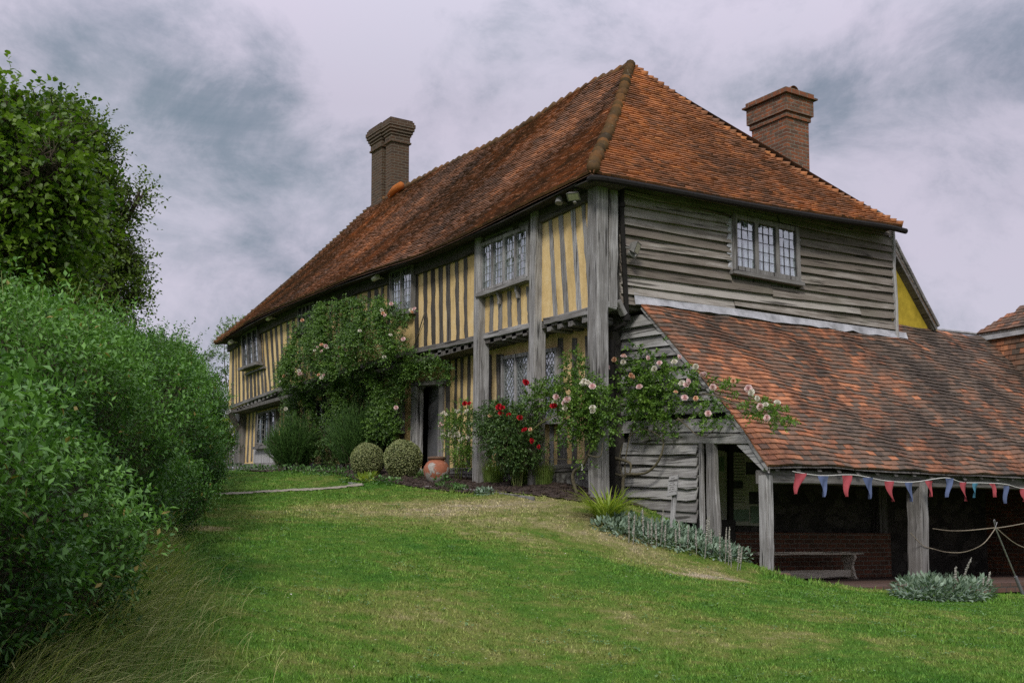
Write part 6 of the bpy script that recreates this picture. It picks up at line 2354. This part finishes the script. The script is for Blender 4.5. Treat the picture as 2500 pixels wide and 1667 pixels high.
wp = [(1078, 1010), (1083, 1006), (1088, 1010), (1091, 1013), (1112, 1003), (1117, 1006), (1121, 1002), (1140, 1002), (1136, 1006), (1106, 1050), (1110, 1046), (1115, 1050), (1118, 1057), (1112, 1062), (1106, 1066), (1120, 1063), (1084, 1057), (1080, 1060), (1086, 1062), (1098, 1057), (1097, 1062), (1123, 1076), (1130, 1070), (1120, 1095), (1145, 1042), (1141, 1068), (1102, 1056), (1109, 1056)]
blooms(wr, [on(px, py, 0, -0.25) for px, py in wp], 'petal_white', 0.032)
blooms(wr, [on(px, py, 0, -0.25) for px, py in ((1077, 1033), (1080, 1037), (1074, 1040))], 'petal_pink', 0.03)
blooms(wr, [on(px, py, 0, -0.28) for px, py in ((1135, 985), (1146, 985))], 'petal_red', 0.044)

# red rose between the big posts
rb = on(1265, 1178, 0, -0.25)
rb[2] = gz(rb[0], rb[1])
rr_o = bush('red_rose', 'dense dark rose bush with crimson flowers between the big posts', 'rose bush', rb)
Bp = [(1200, 1030, .22), (1230, 1040, .28), (1265, 1050, .26), (1215, 1075, .25), (1255, 1085, .30), (1285, 1080, .2), (1245, 1108, .18), (1272, 1112, .16), (1175, 1035, .14), (1300, 1100, .12), (1290, 1010, .13), (1232, 1010, .14)]
leaf_cloud('foliage', 'rose_leaf_dark', [(*on(x, y, 0, -.34), r_ * .9, r_ * 1.25, r_ * 1.15) for x, y, r_ in Bp], 1500, 0.17, 9, 0.045, 0.029, rr_o, (0.1, 0.9), 0.3)
canes(rr_o, [[rb + V(0, dy, -0.05), on(x1, 1120, 0, -.3), on(x2, 1060, 0, -.3), on(x3, 1010, 0, -.32)] for dy, x1, x2, x3 in ((0, 1262, 1250, 1240), (.08, 1240, 1220, 1200), (-.08, 1280, 1290, 1300), (.04, 1255, 1260, 1275), (-.04, 1272, 1268, 1262))] + [[on(1285, 1075, 0, -.4), on(1305, 1045, 0, -.42), on(1340, 1022, 0, -.4), on(1392, 996, 0, -.35)]], 0.011, 0.004, 'cane_green')
blooms(rr_o, [on(px, py, 0, -0.55) for px, py in ((1216, 995), (1226, 996), (1223, 1009), (1219, 991), (1242, 1013), (1281, 931), (1285, 934), (1281, 1050), (1297, 1076), (1316, 1090), (1269, 1020), (1350, 991), (1354, 989))], 'petal_red', 0.048)
blooms(rr_o, [on(px, py, 0, -0.55) for px, py in ((1295, 1048), (1196, 1015), (1268, 1021))], 'petal_peach', 0.038)

# pink rose trained round the corner post
pb_ = on(1412, 1180, 0, -0.1)
pb_[2] = gz(pb_[0], pb_[1])
pr_o = bush('pink_rose', 'pale pink rose climbing in front of the corner post from a crooked stem', 'climbing rose', pb_)
Bp = [(1400, 880, .13), (1402, 915, .18), (1395, 950, .22), (1420, 965, .26), (1450, 975, .25), (1470, 990, .2), (1425, 1005, .28), (1385, 1000, .2), (1350, 985, .16), (1325, 970, .20), (1300, 980, .14), (1455, 1015, .2), (1400, 1035, .2), (1430, 1040, .2), (1475, 1050, .16), (1420, 1075, .12), (1340, 950, .14), (1310, 1000, .1), (1375, 1070, .1), (1430, 1115, .1)]
leaf_cloud('foliage', 'rose_leaf', [(*on(x, y, 0, -.30), r_ * .7, r_ * 1.25, r_ * 1.05) for x, y, r_ in Bp], 950, 0.17, 9, 0.048, 0.031, pr_o, (0.05, 0.85), 0.4)
canes(pr_o, [[pb_ - V(0, 0, 0.05), X_(Z2, 795, 1490, -.2), X_(Z2, 810, 1400, -.22), X_(Z2, 900, 1335, -.2), X_(Z2, 935, 1250, -.25)]], 0.03, 0.018)
canes(pr_o, [[X_(Z2, 900, 1335, -.2), X_(Z2, 960, 1180, -.26), X_(Z2, 890, 980, -.28), X_(Z2, 920, 860, -.3)], [X_(Z2, 935, 1240, -.25), X_(Z2, 1060, 1255, -.3), X_(Z2, 1085, 1120, -.3)], [X_(Z2, 960, 1180, -.26), X_(Z2, 900, 1280, -.2), X_(Z2, 640, 1280, -.1), X_(Z2, 500, 1290, 0)],
            [X_(Z2, 390, 1030, -.35), X_(Z2, 480, 920, -.38), X_(Z2, 640, 850, -.35), X_(Z2, 760, 790, -.3)]], 0.012, 0.005)
fp_ = [(885, 545), (905, 528), (935, 535), (945, 545), (725, 715), (740, 700), (712, 735), (715, 785), (988, 785), (990, 815), (985, 575), (630, 680), (618, 735)]
blooms(pr_o, [X_(Z2, x, y, -0.52) for i, (x, y) in enumerate(fp_) if i in (0, 1, 2, 3, 7, 8, 9, 12)], 'petal_white', 0.052)
blooms(pr_o, [X_(Z2, x, y, -0.52) for i, (x, y) in enumerate(fp_) if i in (4, 5, 6, 10, 11)], 'petal_pink', 0.052)

# pink rose on the shelter side
sb_ = on(1520, 1225, 0, 0.45)
sb_[2] = gz(sb_[0], sb_[1])
sr = bush('shelter_rose', 'pale pink rose spread across the shelter weatherboards with one spray over the tiles', 'climbing rose', sb_)
Q = lambda x, y, xx=0.62: X_(ZS, x, y, xx)
Bp = [(440, 150, .10), (455, 95, .05), (640, 110, .06), (690, 60, .04), (560, 310, .22), (480, 260, .14), (660, 360, .22), (740, 330, .15), (600, 440, .26), (500, 520, .25), (400, 560, .20), (680, 520, .25), (560, 640, .27), (440, 700, .25), (660, 680, .22), (340, 690, .16), (720, 780, .2), (600, 800, .22), (480, 830, .18), (320, 440, .12),
      (280, 340, .12), (360, 280, .08), (900, 430, .16), (1000, 420, .13), (1090, 450, .10), (850, 560, .14), (960, 640, .13), (1050, 690, .10), (1180, 640, .12), (1200, 830, .14), (1160, 900, .10), (1260, 780, .10), (740, 920, .12), (760, 1000, .08), (1240, 620, .06), (220, 500, .07), (960, 340, .08)]
leaf_cloud('foliage', 'rose_leaf', [(*Q(x, y), r_ * .55, r_ * 1.15, r_) for x, y, r_ in Bp], 560, 0.15, 9, 0.054, 0.035, sr, (0.08, 0.95), 0.4)
# the spray over the tiles and the corner sprig
sp_ = [(1340, 500, .06), (1390, 480, .06), (1350, 560, .06)]
leaf_cloud('tile_spray', 'rose_leaf_light', [(*Q(x, y, 0.55), r_, r_ * 1.3, r_) for x, y, r_ in sp_] + [(*on(x, y, 0, .55), r_, r_ * 1.3, r_) for x, y, r_ in ((1830, 1000, .08), (1850, 985, .07), (1870, 1000, .09), (1890, 1010, .08), (1915, 1020, .08), (1925, 1015, .05), (1905, 1030, .06), (1840, 1020, .05))], 150, 0.11, 9, 0.042, 0.027, sr, (0.3, 1.0), 0.4)
canes(sr, [[sb_, Q(330, 1380), Q(400, 1350), Q(460, 1350), Q(560, 1330), Q(650, 1250), Q(700, 1150), Q(720, 1050), Q(710, 960)], [Q(120, 1335, .3), Q(240, 1345, .5), Q(330, 1370)], [Q(235, 1190, .5), Q(390, 1240), Q(390, 1340)]], 0.028, 0.012)
canes(sr, [[Q(330, 1390), Q(290, 1260), Q(300, 1120), Q(320, 1060)], [Q(350, 1380), Q(345, 1230), Q(390, 980), Q(440, 820), Q(475, 720)], [Q(370, 1000), Q(480, 915), Q(600, 930), Q(690, 990), Q(720, 1060)],
           [Q(860, 800), Q(960, 890), Q(1040, 960), Q(1140, 970), Q(1230, 900)], [Q(1100, 560), Q(1250, 590), Q(1400, 650), Q(1480, 690)], [Q(1240, 600, .55), on(1800, 990, 0, .5), on(1850, 1010, 0, .5), on(1915, 1025, 0, .5)], [Q(840, 820), Q(1000, 800), Q(1090, 720)]], 0.011, 0.005)
sf = [(200, 310), (325, 255), (330, 205), (405, 400), (565, 215), (625, 320), (680, 265), (825, 255), (872, 205), (1030, 300), (1105, 370), (900, 462), (955, 445), (1200, 505), (925, 605), (838, 555), (1155, 757), (1035, 610), (485, 500), (430, 395), (940, 480)]
blooms(sr, [Q(x, y, .42) for i, (x, y) in enumerate(sf) if i % 2 == 0], 'petal_pink', 0.048)
blooms(sr, [Q(x, y, .42) for i, (x, y) in enumerate(sf) if i % 2 == 1 and i not in (3, 15, 17, 19)], 'petal_white', 0.048)
blooms(sr, [Q(x, y, .42) for x, y in ((405, 385), (838, 550), (1035, 610), (430, 400), (330, 195), (235, 230), (1400, 440))], 'petal_peach', 0.04)
T1 = (1350, 750, 2.24)
blooms(sr, [on(*Z(T1, x, y), 0, .42) for x, y in ((1087, 467), (1115, 498), (1163, 533), (1226, 523))], 'petal_white', 0.048)
blooms(sr, [on(*Z(T1, x, y), 0, .42) for x, y in ((1070, 445), (1132, 543), (1170, 605), (875, 438))], 'petal_pink', 0.05)


def blades(name, mat, base, n, L, w, spread, arch, parent, tone=(0.1, 0.9), K=6, rad=0.05, lift=0.9):
    """a clump of strap-shaped leaves"""
    a = rng.uniform(0, 2 * pi, n)
    b_ = np.asarray(base)[None] + np.stack([np.cos(a), np.sin(a), np.zeros(n)], -1) * (rad * np.sqrt(rng.random(n)))[:, None]
    aim = np.stack([np.cos(a), np.sin(a), np.zeros(n)], -1)
    aim = unit(aim + rand_dirs(n) * 0.3)
    aim[:, 2] = 0
    side = unit(np.cross(aim, V(0, 0, 1)))
    Ls = rng.uniform(0.6, 1.1, n) * L
    ar = rng.uniform(0.2, 1.0, n) * arch
    rws = []
    for k in range(K + 1):
        f = k / K
        p = b_ + aim * (Ls * spread * (0.15 * f + ar * f ** 2))[:, None] + V(0, 0, 1)[None] * (Ls * lift * (f - 0.62 * ar * f ** 2.6))[:, None]
        w_ = w * (0.55 + 0.9 * f * (1 - f) * 2 * (f < .5) + 0.45 * (f >= .5)) * (1 - f ** 3) + 0.0005
        rws.append(np.stack([p - side * w_, p + side * w_], 1))
    A = np.stack(rws, 1).reshape(-1, 3)
    bi = (np.arange(n) * (K + 1) * 2)[:, None, None]
    kq = np.array([[2 * k, 2 * k + 1, 2 * k + 3, 2 * k + 2] for k in range(K)])[None]
    tn = np.clip(rng.uniform(tone[0], tone[1], n)[:, None] + np.linspace(-0.1, 0.2, K)[None], 0, 1).ravel()
    return link_mesh(name, A, (bi + kq).reshape(-1, 4), mat, parent, tn)


dl = G(1482, 1275)
dlo = bush('daylily', 'arching yellow-green strap-leaved clump at the foot of the corner post', 'perennial', dl)
blades('leaves', 'strap_leaf', dl, 190, 0.80, 0.0095, 1.05, 1.0, dlo, (0.15, 1.0), 9, 0.14, 0.72)
blades('leaves', 'strap_leaf', dl + V(0.05, -0.02, 0), 26, 0.72, 0.011, 0.6, 0.5, dlo, (0.1, 0.6), 8, 0.08, 0.8)

tl = [((765, 1090), 'first grassy tuft, at the foot of the far big post'), ((1105, 1150), 'dense grassy tuft below the red rose'), ((1460, 1180), 'grassy tuft below the plinth, left of its close pair'), ((1700, 1180), 'grassy tuft below the plinth, right of its close pair')]
for (x, y), lab in tl:
    p = G(1000 + x / 5.06, 950 + y / 5.06)
    o = bush('lavender_tuft', lab, 'tuft', p, 'grassy tufts in the rose bed')
    blades('leaves', 'tuft_leaf', p + V(-0.18, -0.1, -0.04), 520, 0.48, 0.0026, 0.40, 0.6, o, (0.1, 0.95), 5, 0.17, 1.0)


def lambs_ear(label, blobs, n, L, Wd, spikes, base):
    o = bush('lambs_ear', label, 'perennial', base)
    p, d, k = blob_points(blobs, n, 0.75)
    g_ = ground(p[:, 0], p[:, 1])
    p[:, 2] = np.maximum(p[:, 2], g_ + 0.02)
    dv = unit(d + rand_dirs(n) * 0.6 + V(0, 0, 0.45))
    leaves('leaves', 'silver_leaf', p, dv, unit(rand_dirs(n) * 0.5 + V(0, 0, 1)), rng.uniform(0.7, 1.25, n) * L, rng.uniform(0.75, 1.2, n) * Wd, rng.uniform(0.1, 1.0, n), o, OVAL)
    mb = MB()
    for (b_, t_, r_) in spikes:
        pts = spline([b_, (b_ + t_) / 2 + V(0.01, 0, 0.0), t_], 4)
        mb.tube(pts, list(np.linspace(0.006, 0.005, len(pts))), 5, 0.4)
        nn_ = 14
        for i in range(nn_):
            f = 0.35 + 0.62 * i / nn_
            c_ = b_ * (1 - f) + t_ * f
            rr_ = r_ * random.uniform(0.75, 1.15) * (1.1 - 0.5 * f)
            dz_ = nrm(t_ - b_)
            a_ = rand_dirs(1)[0] * rr_ * 0.4
            mb.tube([c_ - dz_ * 0.012 + a_, c_ + a_, c_ + dz_ * 0.012 + a_], [rr_ * .5, rr_, rr_ * .45], 6, random.random())
    mb.build('flower_spikes', 'silver_stalk', o)
    return o


cl_px = [(1470, 1292), (1490, 1290), (1500, 1305), (1525, 1300), (1535, 1316), (1560, 1306), (1565, 1325), (1595, 1312), (1600, 1332), (1625, 1318), (1635, 1338), (1660, 1324), (1665, 1345), (1690, 1332), (1700, 1352), (1725, 1345), (1735, 1360), (1760, 1362), (1780, 1370)]
bb = []
for (x, y) in cl_px:
    p = G(x, y)
    for (ox, oy, q_) in ((0, 0, 1), (0.22, 0.12, .9), (0.44, 0.2, .8)):
        if p[0] + ox < 0.72 or p[1] + oy < -1.75:
            bb.append((p[0] + ox, p[1] + oy, gz(p[0] + ox, p[1] + oy) + 0.03, 0.16 * q_, 0.16 * q_, 0.10))
spk = []
for (x, yb_, yt_) in ((1535, 1300, 1248), (1570, 1300, 1240), (1612, 1310, 1240), (1660, 1318, 1268), (1678, 1320, 1280), (1735, 1330, 1290), (1757, 1345, 1292), (1770, 1350, 1286), (1785, 1360, 1320), (1800, 1368, 1328), (1806, 1368, 1334), (1720, 1340, 1262), (1545, 1305, 1255), (1583, 1305, 1270), (1602, 1312, 1275), (1730, 1335, 1260), (1650, 1320, 1290), (1700, 1330, 1290), (1778, 1355, 1285), (1590, 1310, 1262), (1622, 1315, 1280)):
    b_ = G(x, yb_ + 25)
    dd_ = (b_ - CAM) @ _f
    t_ = CAM + ray(x + random.uniform(-4, 8), yt_) * dd_
    spk.append((b_, t_, 0.017))
lambs_ear('long drift of silver woolly-leaved plants with dead flower spikes along the shelter side', bb, 3100, 0.080, 0.033, spk, G(1620, 1335))
bb = []
for (x, y) in ((2235, 1455), (2265, 1440), (2270, 1462), (2295, 1432), (2305, 1460), (2330, 1430), (2335, 1462), (2360, 1440), (2365, 1460), (2390, 1450), (2400, 1440), (2215, 1448)):
    p = G(x, min(y + 8, 1466))
    bb.append((p[0], p[1], p[2] + 0.05, 0.19, 0.17, 0.19))
spk = []
for (xb_, yb_, xt_, yt_) in ((2340, 1440, 2372, 1360), (2330, 1430, 2334, 1382), (2405, 1450, 2418, 1394), (2395, 1440, 2402, 1410)):
    b_ = G(xb_, 1460)
    dd_ = (b_ - CAM) @ _f
    spk.append((CAM + ray(xb_, yb_) * dd_, CAM + ray(xt_, yt_) * dd_, 0.02))
lambs_ear('round silver woolly-leaved clump at the edge of the shelter floor by the thick post', bb, 2300, 0.082, 0.034, spk, G(2310, 1462))

# small plants at the bed edge


def low_plant(name, label, pts, mat, n, L, Wd, cat='plant', r_=0.12, group=None):
    b_ = G(*pts[0])
    o = bush(name, label, cat, b_, group)
    bl2 = []
    for p_ in pts:
        q_ = G(*p_)
        bl2.append((q_[0], q_[1], q_[2] + r_ * 0.3, r_, r_ * 1.3, r_ * 0.8))
    p, d, k = blob_points(bl2, n, 0.7)
    p[:, 2] = np.maximum(p[:, 2], ground(p[:, 0], p[:, 1]) + 0.02)
    leaves('leaves', mat, p, unit(d + rand_dirs(n) * 0.7 + V(0, 0, .4)), unit(rand_dirs(n) * 0.5 + V(0, 0, 1)), rng.uniform(.7, 1.2, n) * L, rng.uniform(.75, 1.2, n) * Wd, rng.uniform(0, 1, n), o, OVAL)
    return o


low_plant('hosta', 'bright broad-leaved plant in front of the clipped balls', [(885, 1176), (895, 1178), (905, 1176)], 'strap_leaf', 90, 0.11, 0.06)
low_plant('leafy_plant', 'small dark leafy plant between the clipped ball and the pot', [(1030, 1172), (1036, 1168)], 'rose_leaf_dark', 130, 0.06, 0.04)
low_plant('leafy_plant', 'small green plant in front of the pot', [(1078, 1180), (1085, 1178)], 'cover_leaf', 110, 0.06, 0.035)
low_plant('bed_edge_plant', 'pale green rosette plant beside the edging board', [(1172, 1207), (1180, 1208), (1188, 1208)], 'silver_leaf', 150, 0.06, 0.03, r_=0.09)
low_plant('bed_edge_plant', 'green rosette plant left of the pale one at the bed edge', [(1105, 1196), (1115, 1198), (1128, 1200)], 'cover_leaf', 190, 0.06, 0.03, r_=0.09)
low_plant('bed_edge_plant', 'low sprig of green at the bed edge below the pot', [(1075, 1190), (1082, 1191)], 'cover_leaf', 90, 0.05, 0.025, r_=0.08)
low_plant('dark_leafy_plant', 'dark rounded green plant at the foot of the far wall', [(620, 1143), (634, 1143), (645, 1146), (608, 1146)], 'rose_leaf', 420, 0.10, 0.05, r_=0.2)
gc = low_plant('ground_cover', None, [(690 + i * 13, 1147 + (i % 3) * 3 + i * 0.9) for i in range(13)] + [(590 + i * 14, 1150) for i in range(8)] + [(845, 1176), (860, 1178), (920, 1180), (940, 1182), (960, 1183)], 'cover_leaf', 1500, 0.06, 0.035, None, 0.13)
for k_ in ('label', 'category'):
    if k_ in gc:
        del gc[k_]
gc['kind'] = 'stuff'
for ch in gc.children:
    ch.name = 'ground_cover_leaves'

# clods and bark chips on the bed
nc = 2600
cxy = np.stack([rng.uniform(-1.0, 0.35, nc * 2), rng.uniform(-0.3, 6.6, nc * 2)], -1)
cxy = cxy[in_bed(cxy[:, 0] - 0.03, cxy[:, 1])][:nc]
nc = len(cxy)
cz = ground(cxy[:, 0], cxy[:, 1]) + 0.028
rad_ = rng.gamma(2.2, 0.0075, nc)
octa = np.array([(1, 0, 0), (0, 1, 0), (-1, 0, 0), (0, -1, 0), (0, 0, .7), (0, 0, -.7)], float)
of = np.array([(0, 1, 4), (1, 2, 4), (2, 3, 4), (3, 0, 4), (1, 0, 5), (2, 1, 5), (3, 2, 5), (0, 3, 5)])
ov = np.concatenate([cxy, cz[:, None]], 1)[:, None] + (octa[None] + rng.normal(0, 0.25, (nc, 6, 3))) * rad_[:, None, None] * np.array([1.3, 1.0, 0.8])
cl_ = link_mesh('soil_clods', ov.reshape(-1, 3), ((np.arange(nc) * 6)[:, None, None] + of[None]).reshape(-1, 3), 'soil', None, rng.random(nc * 8))
tag(cl_, kind='stuff')

# clover and plantain in the lawn
nw_ = 420
wc = np.stack([rng.uniform(-7.5, 3.5, nw_ * 4), rng.uniform(-8.5, 1.5, nw_ * 4)], -1)
wc = wc[lawn_mask(wc[:, 0], wc[:, 1])][:nw_]
per_ = 14
wp_ = wc[:, None] + rng.normal(0, 0.055, (len(wc), per_, 2))
wp_ = wp_.reshape(-1, 2)
wz_ = ground(wp_[:, 0], wp_[:, 1]) + 0.018
wl_ = leaves('lawn_clover', 'cover_leaf', np.concatenate([wp_, wz_[:, None]], 1), rand_dirs(len(wp_)) * V(1, 1, 0.15) + V(0, 0, 0.2), unit(rand_dirs(len(wp_)) * 0.3 + V(0, 0, 1)), rng.uniform(0.014, 0.032, len(wp_)), rng.uniform(0.010, 0.022, len(wp_)), rng.random(len(wp_)), None, OVAL)
tag(wl_, kind='stuff')

# fallen petals and daisies in the lawn
n = 46
pts_ = [G(random.uniform(1150, 1900), random.uniform(1300, 1460)) for _ in range(60)] + [G(random.uniform(500, 1600), random.uniform(1230, 1640)) for _ in range(60)]
pp_ = np.array([p + V(0, 0, 0.03) for p in pts_])
pet = leaves('fallen_petals', 'petal_white', pp_, rand_dirs(len(pp_)) * V(1, 1, 0.1), np.tile(V(0, 0, 1), (len(pp_), 1)), rng.uniform(0.010, 0.026, len(pp_)), rng.uniform(0.010, 0.022, len(pp_)), rng.random(len(pp_)))
tag(pet, kind='stuff')
